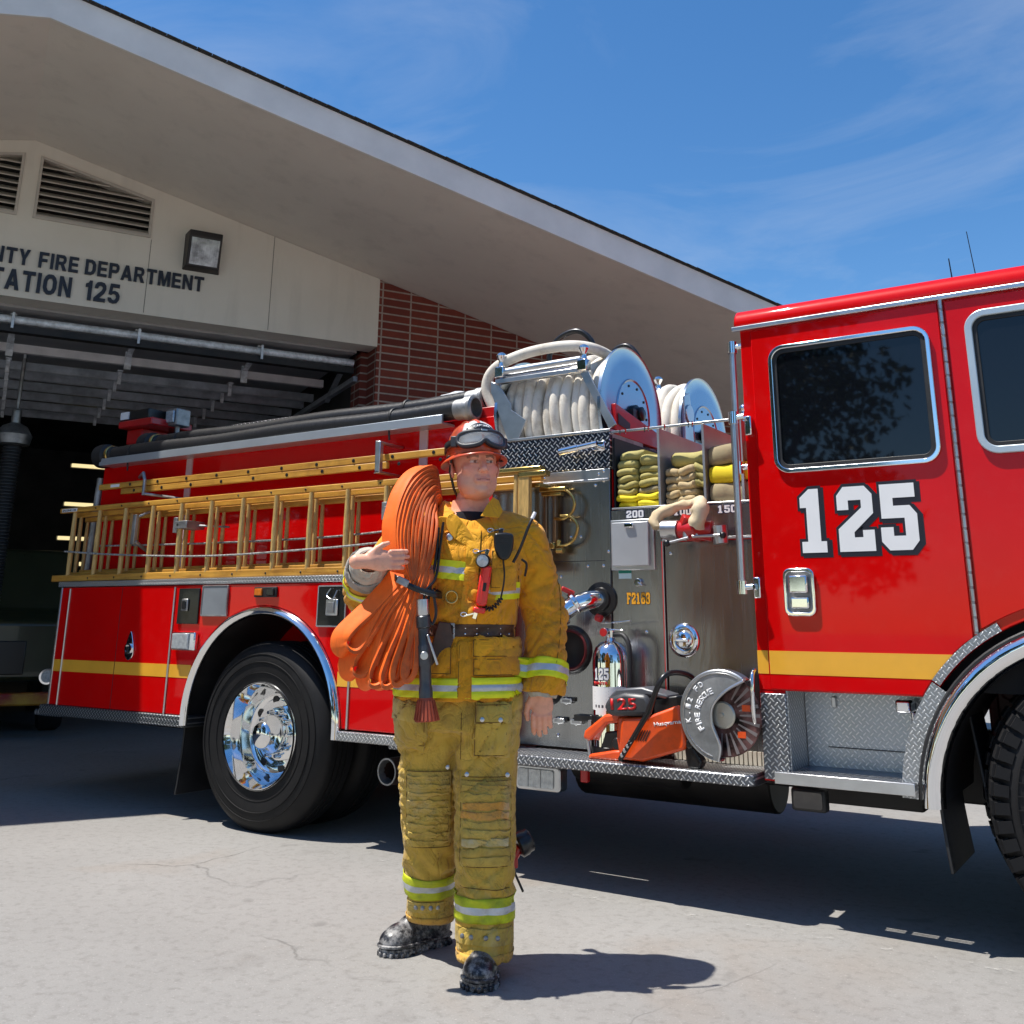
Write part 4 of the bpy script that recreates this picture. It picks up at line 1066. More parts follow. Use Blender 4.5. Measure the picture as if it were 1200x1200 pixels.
# bolts on the panel
m = MB()
for x, z in [(1.84, 1.915), (2.17, 1.915), (2.20, 1.93), (2.15, 1.86), (2.2, 1.88), (2.0, 1.60), (2.06, 1.60), (2.10, 1.45), (2.19, 1.45), (1.94, 1.40), (2.22, 1.52), (2.56, 1.50), (3.0, 1.50), (2.50, 1.62), (2.23, 1.30), (2.47, 1.44), (2.42, 1.13), (2.5, .72), (2.56, .63), (1.86, .70), (1.92, .63), (2.03, 1.28), (2.22, 1.0)]:
    m.lathe([(.008, 0), (.008, -.004), (.004, -.007), (0, -.007)], (x, PY, z), (0, 1, 0), 10)
m.build('bolts', M_chrome, pump)
MB().box(2.228, 2.2315, PY-.0022, PY, .60, 1.44).build('panel_seam', M_blk_l, pump, smooth=0)
MB().box(1.72, 2.2, PY-.001, PY+.001, 1.475, 1.478).build('panel_seam', M_blk_l, pump, smooth=0)
# document box
m = MB().box(2.238, 2.478, PY-.012, PY-.001, 1.425, 1.674); o = P('document_box', m, M_alu, bevel=.004)
MB().box(2.252, 2.455, PY-.03, PY-.012, 1.445, 1.660).build('lid', pbr('lid_alu', (.55, .56, .58), .42, .55, .05), o, bevel=.004)
MB().cbox((2.355, PY-.037, 1.643), (.05, .014, .022)).build('latch', M_chrome, o, bevel=.004)
# inspection tag, plates, knob
m = MB().box(2.275, 2.345, PY-.002, PY+.001, 1.385, 1.425); o = m.build('inspection_tag', pbr('tag_pale', (.62, .78, .76), .5, 0, .05), pump, smooth=0)
MB().box(2.275, 2.345, PY-.003, PY-.0015, 1.411, 1.425).build('tag_header', pbr('tag_green', (.005, .22, .14), .5), o, smooth=0)
m = MB(); m.cyl((2.385, PY, 1.365), (2.385, PY-.018, 1.365), .02, n=20); m.cbox((2.40, PY-.02, 1.357), (.03, .008, .008), (0, .6, 0)); m.build('knob', M_chrome, pump, bevel=.003)
m = MB(); m.ring(rrect(2.115, 2.165, 1.312, 1.332, .009), rrect(2.120, 2.160, 1.316, 1.328, .006), XZ(PY), .006); m.build('label_frame', M_chrome, pump)
block_text('F2168', XZ(PY-.0005) @ Matrix.Translation((2.318, 1.262, 0)), .125, .055, M_blk_l, pump, 'number', off=.35, t=.0008)
block_text('F2168', XZ(PY-.0005) @ Matrix.Translation((2.318, 1.262, 0)), .125, .055, M_gold_l, pump, 'number', t=.002)
# hose bed opening (three bays) above panel
BT = 2.125; BZ = 1.738
m = MB(); m.box(2.242, 3.04, PY-.004, PY+.05, 1.728, BZ); P('hosebed_sill', m, M_alu, bevel=.003)
m = MB(); m.box(2.242, 3.044, .262, W_-.25, 1.70, 1.730); m.box(2.242, 3.04, 1.4, 1.42, 1.705, BT); m.box(2.242, 2.25, .24, 1.4, BZ, BT-.02); P('hosebed_liner', m, pbr('liner_dark', (.03, .032, .035), .5, .3), smooth=0)
m = MB(); m.box(2.242, 3.02, PY, PY+.012, BT, BT+.012); P('hosebed_rail', m, M_alu, bevel=.002)
for x in (2.512, 2.752, 2.945):
    MB().box(x-.006, x+.006, PY-.002, 1.4, BZ, BT-.001).build('hosebed_divider', pbr('divider_alu', (.5, .52, .54), .35, .7), tk, smooth=0)
m = MB()
for x in (2.30, 2.33, 2.44, 2.46, 2.55, 2.68, 2.70): m.cyl((x, PY-.004, BT-.012), (x, PY-.004, BT+.016), .0035, n=6)
P('snap_studs', m, M_chrome)
for s_, x, w in (('200', 2.325, .095), ('100', 2.585, .09), ('150', 2.812, .095)):
    block_text(s_, XZ(PY-.0005) @ Matrix.Translation((x, 1.683, 0)), w, .036, pbr('navy_vinyl', (.02, .03, .12), .4), pump, 'number', off=.55, t=.0008)
    block_text(s_, XZ(PY-.0005) @ Matrix.Translation((x, 1.683, 0)), w, .036, M_white, pump, 'number', t=.002)
# fuel or drain cap, round chrome
m = MB(); m.lathe([(0, -.0), (.073, 0), (.078, -.006), (.070, -.016), (.058, -.018), (.052, -.006), (.050, -.004), (.046, -.012), (.03, -.022), (0, -.024)], (2.615, PY, 1.095), (0, 1, 0), 48); o = m.build('round_cap', M_chrome, pump, smooth=50)
MB().cbox((2.615, PY-.024, 1.095), (.066, .016, .018)).build('grip', M_chrome, o, bevel=.005)
# side discharge elbow with bright cap
m = MB(); m.lathe([(.085, 0), (.085, -.012), (.06, -.016), (.055, -.03)], (2.175, PY, 1.285), (0, 1, 0), 32); o = m.build('discharge_outlet', M_blackp, pump)
pth = spline([(2.175, PY, 1.285), (2.15, PY-.08, 1.28), (2.09, PY-.15, 1.25), (2.03, PY-.20, 1.20)], 5)
MB().tube(pth, .046, 20).build('elbow', M_chrome, o)
d = (Vector(pth[-1])-Vector(pth[-3])).normalized()
m = MB()
for t, r in ((-.11, .056), (-.03, .062), (.015, .068)): m.lathe([(r-.012, -.012), (r, -.010), (r, .010), (r-.012, .012)], Vector(pth[-1])+d*t, d, 24)
m.lathe([(.07, .02), (.074, .03), (.074, .055), (.06, .062), (0, .062)], pth[-1], d, 24)
for k in range(3):
    a = 2*PI*k/3; m.cbox(Vector(pth[-1])+Vector((math.cos(a)*.07, 0, math.sin(a)*.07))+d*.03, (.03, .03, .03))
m.build('cap', M_chrome, o, bevel=.003)
m = MB(); m.cyl((2.10, PY-.15, 1.31), (2.06, PY-.2, 1.335), .012); m.cyl((2.17, PY-.05, 1.20), (2.20, PY-.05, 1.19), .018); m.build('red_lever', M_redpaint2, o, bevel=.003)
# big suction inlet behind the firefighter's arm and valve cluster
m = MB(); m.lathe([(0, -.01), (.08, -.01), (.09, -.018), (.105, -.02), (.115, -.012), (.12, 0)], (2.0, PY, 1.04), (0, 1, 0), 40); o = m.build('suction_inlet', M_blackp, pump)
m = MB(); m.lathe([(.085, -.02), (.093, -.028), (.10, -.02)], (2.0, PY, 1.04), (0, 1, 0), 40, cap=False); m.build('ring', M_darkred, o)
m = MB(); m.lathe([(.0, -.03), (.075, -.03), (.085, -.01), (.095, 0)], (1.86, PY, .86), (0, 1, 0), 32); o = m.build('lower_outlet', M_blackp, pump); MB().cyl((1.86, PY-.03, .86), (1.86, PY-.05, .86), .05).build('plug', M_darkred, o)
m = MB(); m.cbox((1.90, PY-.05, 1.05), (.05, .06, .16)); m.cbox((1.935, PY-.08, 1.07), (.03, .03, .10)); m.cbox((1.92, PY-.06, .97), (.07, .05, .05)); m.cyl((1.90, PY-.08, 1.12), (1.94, PY-.09, 1.11), .018); o = m.build('valve_cluster', M_redpaint2, pump, bevel=.008)
MB().cyl((1.83, PY-.06, 1.02), (1.83, PY-.06, 1.12), .014).build('stem', M_chrome, o)
MB().cbox((1.955, PY-.09, 1.06), (.014, .01, .10), (0, .15, 0)).build('handle', M_white, o, bevel=.003)
# little drain labels
for x, z in ((1.975, .795), (1.93, .70), (2.03, .70)):
    m = MB(); m.prism([(-.03, -.012), (-.012, -.012), (0, -.018), (.012, -.012), (.03, -.012), (.036, 0), (.03, .012), (.012, .012), (0, .018), (-.012, .012), (-.03, .012), (-.036, 0)], XZ(PY-.012) @ Matrix.Translation((x, z, 0)), .006); o = m.build('drain_label', M_alu, pump, bevel=.002)
    MB().cbox((x+.015, PY-.006, z+.008), (.07, .012, .02)).build('backing', M_blackp, o, bevel=.003); MB().cbox((x, PY-.0185, z), (.042, .002, .012)).build('face', M_alud, o)
m = MB(); m.lathe([(.018, 0), (.034, 0), (.034, -.01), (.026, -.014), (.018, -.010)], (1.83, PY-.01, .69), (0, 1, 0), 8); m.build('drain_ring', M_chrome, pump)
# brass gauge guard: tubes left of panel number
m = MB()
m.cbox((1.93, PY-.05, 1.845), (.16, .05, .022)); m.cbox((1.92, PY-.05, 1.822), (.12, .04, .02)); m.cbox((1.89, PY-.05, 1.555), (.10, .04, .03)); m.cyl((1.95, PY-.06, 1.53), (1.99, PY-.06, 1.53), .018); m.cyl((1.96, PY-.06, 1.55), (1.96, PY-.06, 1.585), .014)
m.tube(spline([(1.955, PY-.06, 1.84), (2.01, PY-.06, 1.835), (2.055, PY-.06, 1.785), (2.045, PY-.06, 1.725), (1.99, PY-.06, 1.69), (1.93, PY-.05, 1.695)], 6), .0085, 10)
m.tube(spline([(1.97, PY-.06, 1.705), (2.03, PY-.06, 1.70), (2.075, PY-.06, 1.65), (2.05, PY-.06, 1.58), (1.99, PY-.06, 1.555), (1.95, PY-.06, 1.56)], 6), .0085, 10)
P('brass_fitting', m, M_brass, bevel=.004)
m = MB(); m.box(1.865, 1.885, PY-.055, PY-.03, 1.56, 1.82); m.box(1.92, 1.94, PY-.055, PY-.03, 1.56, 1.82); m.build('sight_tube', pbr('copper_tone', (.35, .22, .13), .3, .8), pump, bevel=.004)
# running board
m = MB(); pts = [(1.0, .205), (1.0, .0), (1.62, .0), (1.62, -.085), (2.98, -.085)]+[(2.98+.05*math.sin(R(a)), -.035-.05*math.cos(R(a))) for a in range(15, 91, 15)]+[(3.03, .205)]
m.prism(pts, XY(.520), .045); o = P('running_board', m, M_tp, bevel=.006)
MB().prism([(p[0]+(.004 if p[0] < 2 else -.006), p[1]+(.006 if p[1] < .1 else 0)) for p in pts[2:]], XY(.5655), .002).build('tread', tread_plate('tread_plate_step', 'XY', .019, (.22, .23, .24), (.85, .85, .85), .3), o, smooth=0)
m = MB(); [m.box(2.55+i*.021, 2.565+i*.021, PY-.012, PY-.002, .568, .625) for i in range(22)]; P('kick_grille', m, pbr('ivory', (.6, .57, .48), .5), smooth=0)
# scene light under running board
m = MB().prism(rrect(1.785, 2.035, .395, .505, .02), XZ(.10), .07); o = P('scene_light', m, M_alu, bevel=.006)
MB().prism(rrect(1.80, 2.0, .408, .492, .012), XZ(.03), .008).build('lens', M_lens, o, bevel=.003)
for x in (1.86, 1.93): MB().box(x, x+.002, .019, .021, .41, .49).build('rib', M_alud, o)
MB().prism(rrect(1.80, 2.0, .408, .492, .012), XZ(.0295), .0) if 0 else None
m = MB(); m.cbox((2.12, .12, .47), (.04, .03, .06)); P('drain_valve', m, M_redpaint2, bevel=.006)
MB().cyl((2.3, .05, .50), (2.31, .05, .555), .006).build('drain_stem', M_alu, tk)
# gated wye on panel with hose ends
m = MB(); m.cyl((2.73, PY-.10, 1.615), (2.66, PY-.10, 1.60), .05, .042, 12); m.cyl((2.66, PY-.10, 1.60), (2.76, PY-.12, 1.60), .045); m.cyl((2.74, PY-.12, 1.60), (2.82, PY-.10, 1.59), .04, .05, 12)
m.cyl((2.70, PY-.08, 1.60), (2.70, PY, 1.60), .05); m.cbox((2.70, PY-.12, 1.64), (.05, .05, .05), (.5, .2, .8)); o = P('gated_wye', m, M_redpaint2, bevel=.006)
m = MB(); m.cyl((2.575, PY-.11, 1.605), (2.655, PY-.11, 1.602), .046, n=20); m.cyl((2.85, PY-.10, 1.61), (2.86, PY-.10, 1.53), .04, .034, 20); m.cyl((2.70, PY-.14, 1.59), (2.70, PY-.14, 1.555), .012); m.cyl((2.76, PY-.14, 1.59), (2.76, PY-.14, 1.56), .012); m.cyl((2.74, PY-.15, 1.565), (2.88, PY-.15, 1.565), .007); m.cyl((2.62, PY-.15, 1.54), (2.72, PY-.15, 1.56), .006); m.build('couplings', M_alu, o)
MB().sphere((2.89, PY-.15, 1.565), .016).build('knob', M_blackp, o); MB().sphere((2.61, PY-.15, 1.538), .017).build('knob', M_blackp, o)
# ---- roof reels
M_disc = pbr('polished_disc', (.45, .52, .60), .24, 1, .04, 3)
M_jacket = None
def hosemat(name, c1, c2, c3, sc=(6, 60, 60)):
    m, nt, b = nodes(name); co = objco(nt)
    f = noise_(nt, co, 3, 6, .65); c = mix(nt, ramp(nt, f, [(.3, 0), (.65, 1)]), c1, c2)
    c = mix(nt, ramp(nt, noise_(nt, co, 9, 7, .7), [(.52, 0), (.72, .65)]), c, c3)
    nt.links.new(c, b.inputs['Base Color']); b.inputs['Roughness'].default_value = .8
    wv = nt.nodes.new('ShaderNodeTexNoise'); wv.inputs['Scale'].default_value = 260; nt.links.new(co, wv.inputs['Vector'])
    bump(nt, b, wv.outputs[0], .35, .002)
    return m
M_hw = hosemat('white_jacket', (.62, .56, .47), (.74, .70, .62), (.33, .27, .2))
M_ho = hosemat('olive_jacket', (.30, .25, .07), (.48, .42, .15), (.16, .12, .04))
M_hy = hosemat('yellow_jacket', (.78, .60, .01), (.86, .70, .02), (.5, .36, .02))
M_ht = hosemat('tan_jacket', (.40, .29, .14), (.55, .44, .25), (.2, .14, .07))
M_hg = hosemat('khaki_jacket', (.30, .24, .13), (.40, .34, .2), (.14, .10, .06))
def reel(yc, zc, label, near):
    x0, x1 = 1.50, 2.17; rd = .385
    c = MB().cyl((x0, yc, zc), (x1, yc, zc), .12, n=24); reel = P('hose_reel', c, M_alud, label=label)
    for x, s_ in ((x1, 1), (x0, -1)):
        m = MB(); m.lathe([(0, .012*s_), (.19, .012*s_), (.20, .018*s_), (.205, .010*s_), (.30, .004*s_), (rd-.012, .0), (rd, .006*s_), (rd, -.012*s_), (rd-.02, -.008*s_), (0, -.008*s_)], (x, yc, zc), (1, 0, 0), 72)
        m.build('disc', M_disc, reel, smooth=30)
    m = MB()
    for k in range(10):
        a = 2*PI*k/10; m.cyl((x1+.008, yc+.165*math.cos(a), zc+.165*math.sin(a)), (x1+.017, yc+.165*math.cos(a), zc+.165*math.sin(a)), .008, n=8)
    m.lathe([(.055, .012), (.055, .035), (.04, .04), (.04, .07), (.03, .075), (.0, .075)], (x1, yc, zc), (1, 0, 0), 20)
    m.cbox((x1+.04, yc-.07, zc-.01), (.04, .06, .05)); m.build('axle', M_blackp, reel, bevel=.002)
    # wound hose: flat-ish turns side by side
    N_ = 10; dx = (x1-x0-.05)/N_
    m = MB(); rs = random.Random(3)
    for k in range(N_):
        xc = x0+.03+dx*(k+.5); rr = .325+rs.uniform(-.014, .012); ph = rs.uniform(0, 6)
        prof = []
        for j in range(14):
            a = 2*PI*j/14; prof.append((rr+.034*math.cos(a)*(1 if math.cos(a) > 0 else 2.2), dx*.53*math.sin(a)))
        vs = []; fs = []; nn = 64
        for q in range(nn):
            t = 2*PI*q/nn; wob = .012*math.sin(2*t+ph)+.006*math.sin(5*t+ph); rw = .008*math.sin(3*t+ph*2)
            for r_, h_ in prof: vs.append((xc+h_+wob, yc+(r_+rw)*math.cos(t), zc+(r_+rw)*math.sin(t)))
        for q in range(nn):
            for j in range(14): fs.append((q*14+j, q*14+(j+1) % 14, ((q+1) % nn)*14+(j+1) % 14, ((q+1) % nn)*14+j))
        m.add(vs, fs)
    m.build('wound_hose', M_hw, reel, smooth=70)
    return reel
r1 = reel(.61, 2.30, 'hose reel nearest the pump panel with a large polished disc', 1)
r2 = reel(1.66, 2.34, 'far hose reel behind the first one', 0)
# roller frames
def roller(yf, zt, x0=1.20, x1=1.90, near=1):
    y = yf
    m = MB(); m.beam((x0+.04, y, zt), (x1, y, zt), .035, .028); m.cyl((x0+.06, y+.01, zt+.055), (x1-.02, y+.01, zt+.06), .024, n=16); m.cyl((x0+.06, y+.07, zt+.03), (x1-.02, y+.07, zt+.03), .02, n=16)
    o = P('roller_frame', m, M_alu, bevel=.003)
    mm = MB()
    if near:
        mm.prism([(x0+.0, zt+.01), (x0+.05, zt-.01), (x0+.14, zt-.14), (x0+.14, zt-.17), (x0+.24, zt-.24), (x0+.19, zt-.345), (x0+.12, zt-.345), (x0+.0, zt-.05)], XZ(y+.01), .012)
        mm.build('strut', M_alu, o, bevel=.002); mm = MB()
        mm.beam((x1, y, zt-.01), (x1+.17, y-.0, zt-.33), .016, .045, (1, 0, 0))
    mm.build('strut', M_alu, o, bevel=.002)
    for x, z in ((x0+.07, zt+.03), (x1, zt+.0)):
        k = MB(); k.box(x-.030, x+.030, y-.028, y+.028, z-.01, z+.055); k.lathe([(.022, .055), (.015, .075), (.014, .09), (.024, .105), (.032, .125), (.022, .135), (.015, .14), (.0, .14)], (x, y, z), (0, 0, 1), 20); k.build('corner_post', M_chrome, o, bevel=.006)
    return o
roller(.235, 2.495, x0=1.465, x1=2.075)
roller(1.50, 2.60, x0=1.6, x1=1.93, near=0)
# white lead line arching over the frame, black loops
m = MB(); m.tube(spline([(1.56, .29, 2.15), (1.47, .28, 2.33), (1.41, .27, 2.48), (1.47, .27, 2.59), (1.66, .27, 2.648), (1.89, .28, 2.662), (2.04, .33, 2.65), (2.11, .45, 2.62), (2.13, .56, 2.56)], 8), .031, 14); m.build('lead_hose', M_hw, r1)
m = MB(); m.tube(spline([(1.55, .75, 2.60), (1.55, .75, 2.78), (1.62, .76, 2.875), (1.74, .77, 2.90), (1.83, .78, 2.82), (1.84, .78, 2.68)], 8), .017, 12); m.tube(spline([(1.86, .9, 2.62), (1.90, .9, 2.76), (2.0, .9, 2.80), (2.08, .9, 2.72), (2.1, .9, 2.6)], 8), .016, 12); m.build('jumper_hose', M_blackp, r1)
m = MB(); m.prism([(.28, 2.13), (1.0, 2.13), (1.0, 2.19), (.28, 2.30)], YZ(2.21), .03); m.build('reel_cradle', M_redpaint2, r1, bevel=.004)
m = MB(); m.prism([(.30, 2.19), (.44, 2.17), (.44, 2.215), (.30, 2.25)], YZ(2.242), .002); m.build('slot', M_blackp, r1, smooth=0)
m = MB(); m.prism([(1.30, 2.13), (1.46, 2.13), (1.42, 2.50), (1.40, 2.58), (1.32, 2.55)], YZ(2.17), .02); m.lathe([(0, .0), (.06, 0), (.06, .01), (0, .01)], (2.19, 1.38, 2.44), (1, 0, 0), 20); m.build('end_plate', M_alu, r2, bevel=.003)
m = MB(); m.cbox((1.30, .45, 2.32), (.10, .3, .30), (0, .3, .2)); m.cyl((1.2, .6, 2.2), (1.42, .4, 2.45), .05); m.cyl((1.3, .35, 2.15), (1.3, .35, 2.4), .04); m.cbox((1.45, .42, 2.25), (.08, .08, .2)); P('hose_motor', m, M_blackp, bevel=.01)
m = MB(); m.box(1.0, 1.5, .24, .7, 2.3, 2.36); P('deck', m, M_redpaint2, bevel=.004)
# nozzle handles on body top
m = MB(); m.cyl((2.9, .4, 2.12), (2.9, .4, 2.2), .02); m.sphere((2.9, .4, 2.22), .022); P('valve_knob', m, M_chrome)
# rear beacon and flood lamp on top
m = MB(); m.box(-2.42, -2.0, .55, .95, 2.66, 2.72); m.cbox((-2.3, .75, 2.60), (.2, .25, .12)); o = P('rear_beacon', m, M_redpaint2, bevel=.01)
MB().box(-2.42, -2.06, .56, .94, 2.72, 2.80).build('housing', M_blackp, o, bevel=.008); MB().box(-2.40, -2.3, .55, .56, 2.73, 2.79).build('label', M_white, o)
MB().box(-2.25, -2.15, .70, .8, 2.315, 2.6).build('post', M_redpaint2, o)
m = MB().cbox((-1.97, .78, 2.74), (.13, .14, .14)); o = P('flood_lamp', m, M_alud, bevel=.01); MB().box(-2.02, -1.92, .69, .71, 2.69, 2.79).build('lens', M_lens, o, bevel=.01)
m = MB().cyl((-1.97, .78, 2.3), (-1.97, .78, 2.68), .02); P('lamp_post', m, M_alud)
# rear step
m = MB().box(-2.45, -2.14, .15, W_-.15, .50, .54); P('rear_step', m, M_tph, bevel=.01)

# ------------------------------------------------------------------ suction hoses
def suction(y, z, xa, xb, lab, rr=.056, arc_=0):
    t = thing('suction_hose', lab, 'hose', ((xa+xb)/2, y, z), 0, 'hard suction hoses on the tray')
    L = (xb-xa)/2; n = 120; pth = [(-L+.12+(2*L-.2)*i/n, 0, .006*math.sin(i*.11)) for i in range(n+1)]
    rad = [rr*(1.0+(.022 if (i % 2) else 0)) for i in range(n+1)]
    MB().tube(pth, rad, 24).build('tube', pbr('suction_rubber', (.022, .022, .024), .35, 0, .25, 5, .2, 50, stretch=(30, 4, 4)), t, smooth=60)
    m = MB(); m.lathe([(.052, -.09), (.060, -.085), (.062, -.02), (.070, -.015), (.070, .0), (.066, .012), (.073, .02), (.073, .035), (.060, .045), (.054, .045), (.054, -.02), (.0, -.02)], (L, 0, 0), (1, 0, 0), 40); m.build('coupling', M_alud, t, smooth=35)
    m = MB(); m.lathe([(0, -.06), (.06, -.06), (.085, -.05), (.09, -.02), (.085, .0), (.088, .02), (.085, .05), (.066, .06), (.066, .12), (.058, .13)], (-L, 0, 0), (1, 0, 0), 32); m.build('end_cap', M_black, t, smooth=35)
    m = MB(); m.lathe([(.067, .075), (.072, .08), (.072, .10), (.067, .105)], (-L, 0, 0), (1, 0, 0), 32); m.build('collar', M_brass, t)
    m = MB()
    for x in (-L+.35, L-.55): m.lathe([(rr+.004, -.008), (rr+.007, 0), (rr+.004, .008)], (x, 0, 0), (1, 0, 0), 24); m.cyl((x, -rr-.004, 0), (x, -rr+.01, -.14), .006)
    m.build('strap', M_black, t)
suction(.165, 2.345, -1.98, 1.37, 'black suction hose with open silver coupling, nearest the viewer on the tray')
suction(.335, 2.435, -1.7, 1.33, 'black suction hose lying behind and above the front one')
# white bag by the couplings
t = thing('white_sack', 'crumpled white plastic sack lying behind the suction hose couplings', 'sack', (1.05, .52, 2.36))
m = MB(); m.sphere((0, 0, .09), .16, 20, (1.5, .8, .62))
o = m.build('bag', pbr('white_plastic', (.72, .73, .75), .35, 0, .1, 5, .5, 12, .02), t)
for v in o.data.vertices: v.co += v.normal*0 + Vector([mnoise.noise(v.co*9+Vector((i*7, 0, 0)))*.03 for i in range(3)])

# ------------------------------------------------------------------ ladders
def ladder(root, y, xa, xb, z0, z1, x_r0, pitch, nr, rh=.036, rt=.028, rr=.018, name='rails'):
    L = []
    for z, nm in ((z1-rh, 'rail'), (z0, 'rail')):
        MB().box(xa, xb, y-rt/2, y+rt/2, z, z+rh*(1.25 if z == z0 else 1)).build(nm, M_wood, root, bevel=.005)
    for i in range(nr):
        x = x_r0+i*pitch
        if x > xb-.03: break
        m = MB(); m.tube([(x, y, z0+rh), (x, y, z0+.5*(z1-z0)), (x, y, z1-rh)], [rr*.85, rr*1.06, rr*.85], 12); m.build('rung', M_rung, root)
la = thing('ladder', 'long varnished wooden extension ladder hung on edge along the truck', 'ladder', (0, 0, 0))
ladder(la, .03, -2.23, 1.93, 1.428, 1.955, -2.056, .295, 14)
m = MB(); m.box(1.80, 1.97, .005, .06, 1.90, 1.93); m.box(1.56, 1.94, .004, .058, 1.93, 1.955); m.build('end_plate', M_brass, la, bevel=.006)
MB().box(1.80, 1.865, .01, .045, 1.46, 1.92).build('stile', M_rung, la, bevel=.004)
MB().box(-2.20, -2.02, .0135, .0155, 1.925, 1.948).build('name_label', M_white, la, smooth=0)
text('ENGINE 125', (-2.19, .0132, 1.929), (1, 0, 0), (0, 0, 1), .16, .014, M_blk_l, la, ext=.001, bold=.02)
m = MB()
for i in range(13):
    x = -1.9+i*.295
    for z in (1.937, 1.448): m.lathe([(.007, 0), (.005, -.004), (0, -.004)], (x+.1, .0155, z), (0, 1, 0), 8)
m.build('rivets', M_blackp, la)
lb = thing('ladder', 'wooden ladder section nested behind the outer extension ladder', 'ladder', (0, 0, 0))
ladder(lb, .095, -2.16, 1.90, 1.45, 1.925, -2.075, .295, 14, rr=.015)
lc = thing('ladder', 'innermost wooden ladder section against the red body', 'ladder', (0, 0, 0))
ladder(lc, .155, -2.1, 1.86, 1.47, 1.895, -2.08, .295, 14, rr=.0135)
m = MB(); m.box(1.80, 1.90, .06, .18, 1.85, 1.875); m.build('end_plate', M_brass, lb, bevel=.004)
# halyard rope
t = thing('ladder_rope', 'grey braided halyard rope strung along the ladder rungs', 'rope', (0, 0, 0))
M_rope = pbr('rope', (.42, .42, .40), .8, 0, .4, 60, .6, 200)
m = MB(); m.tube(spline([(-2.1, .008, 1.64), (-1.5, .006, 1.60), (-.6, .004, 1.565), (.2, .006, 1.575), (.9, .006, 1.60), (1.6, .008, 1.66)], 10), .006, 8); m.build('line', M_rope, t)
m = MB(); m.tube(spline([(-1.9, .125, 1.68), (-1.2, .125, 1.665), (-.3, .125, 1.655), (.5, .125, 1.66), (1.3, .125, 1.70)], 10), .006, 8); m.build('line', M_rope, t)
# clamps
for x in (-.90, .90):
    m = MB(); m.cbox((x, .03, 1.775), (.035, .055, .10)); m.box(x+.0, x+.12, .0, .15, 1.75, 1.80); m.cyl((x+.03, .0, 1.775), (x+.03, .19, 1.775), .012); m.cyl((x+.1, .1, 1.775), (x+.35, .16, 1.76), .007)
    P('ladder_clamp', m, M_alud, bevel=.003)
al = thing('folding_ladder', 'narrow varnished attic ladder folded flat above the long ladder', 'ladder', (0, 0, 0))
for z, xa, xb in ((2.072, -1.86, 1.42), (2.028, -1.60, .86)):
    MB().box(xa, xb, .06, .085, z, z+.040).build('rail', M_wood, al, bevel=.004)
for i in range(10):
    for z in (2.092, 2.047): MB().lathe([(.011, 0), (.011, -.003), (.005, -.006), (0, -.006)], (-1.5+i*.30+(.05 if z < 2.06 else 0), .06, z), (0, 1, 0), 10).build('bolt', M_blackp, al)
m = MB(); m.cbox((1.42, .07, 2.075), (.07, .03, .05)); m.cbox((1.47, .06, 2.08), (.03, .03, .03)); m.build('foot', M_blackp, al, bevel=.004)
MB().box(-1.72, -1.62, .0585, .0598, 2.083, 2.103).build('name_label', M_white, al, smooth=0)

# ------------------------------------------------------------------ hose loads in the bed
def fold(root, x0, x1, z0, z1, y0, mat, sag=0, nose=.6, seed=0, yaw=0.0, lab=None):
    """front fold of a flat hose lying in the bed, rounded nose towards the viewer"""
    rs = random.Random(seed); m = MB(); h = (z1-z0); nx = 10; ny = 9
    vs = []; fs = []
    pr = [(.5, 0)]; prof = []
    for j in range(13):
        a = PI/2+PI*j/12; prof.append((h*nose*(1+math.cos(a)), .5*h*math.sin(a)))
    prof = [(.5, h/2*.96)]+[(p[0], p[1]) for p in prof]+[(.5, -h/2*.96)]
    for i in range(nx+1):
        t = i/nx; x = x0+(x1-x0)*t; ed = min(1, min(t, 1-t)*7+.55); ph = rs.random()*.3
        dz = .004*math.sin(t*5+seed)*1; dy = .006*math.sin(t*7+seed*2)
        for y, z in prof: vs.append((x, y0+y*1.0+dy+(1-ed)*.03+yaw*(t-.5), (z0+z1)/2+z*(ed*.35+.65)+dz+sag*(t-.5)))
    k = len(prof)
    for i in range(nx):
        for j in range(k-1): fs.append((i*k+j, i*k+j+1, (i+1)*k+j+1, (i+1)*k+j))
    fs += [tuple(range(k)), tuple(nx*k+j for j in range(k))[::-1]]
    m.add(vs, fs); return m.build('fold', mat, root, smooth=50, label=lab)
t = thing('hose_load', 'olive and yellow flat hose folded in two stacks in the 200 hose bed', 'fire hose', (0, 0, 0))
z = BZ+.002
L1 = [(.030, M_hy), (.030, M_hy), (.034, M_ho), (.036, M_ho), (.034, M_ho), (.036, M_ho), (.044, M_ho), (.050, M_ho)]
for i, (h, mt) in enumerate(L1):
    fold(t, 2.258+random.uniform(-.004, .006), 2.368+random.uniform(-.006, .01)+(.03 if i == 7 else 0), z, z+h, PY+.012+random.uniform(-.01, .02)+i*.004, mt, seed=i, sag=.004 if i < 7 else .02); z += h
z = BZ+.002
for i, (h, mt) in enumerate([(.032, M_hy), (.034, M_hy), (.036, M_hg), (.038, M_ho), (.034, M_ho), (.036, M_ho), (.058, M_ho)]):
    fold(t, 2.376+random.uniform(-.004, .008), 2.503, z, z+h, PY+.012+random.uniform(-.01, .02)+i*.004, mt, seed=i+20, sag=.003); z += h
t = thing('hose_load', 'tan flat hose folded in a crooked pile in the 100 hose bed', 'fire hose', (0, 0, 0))
z = BZ+.002
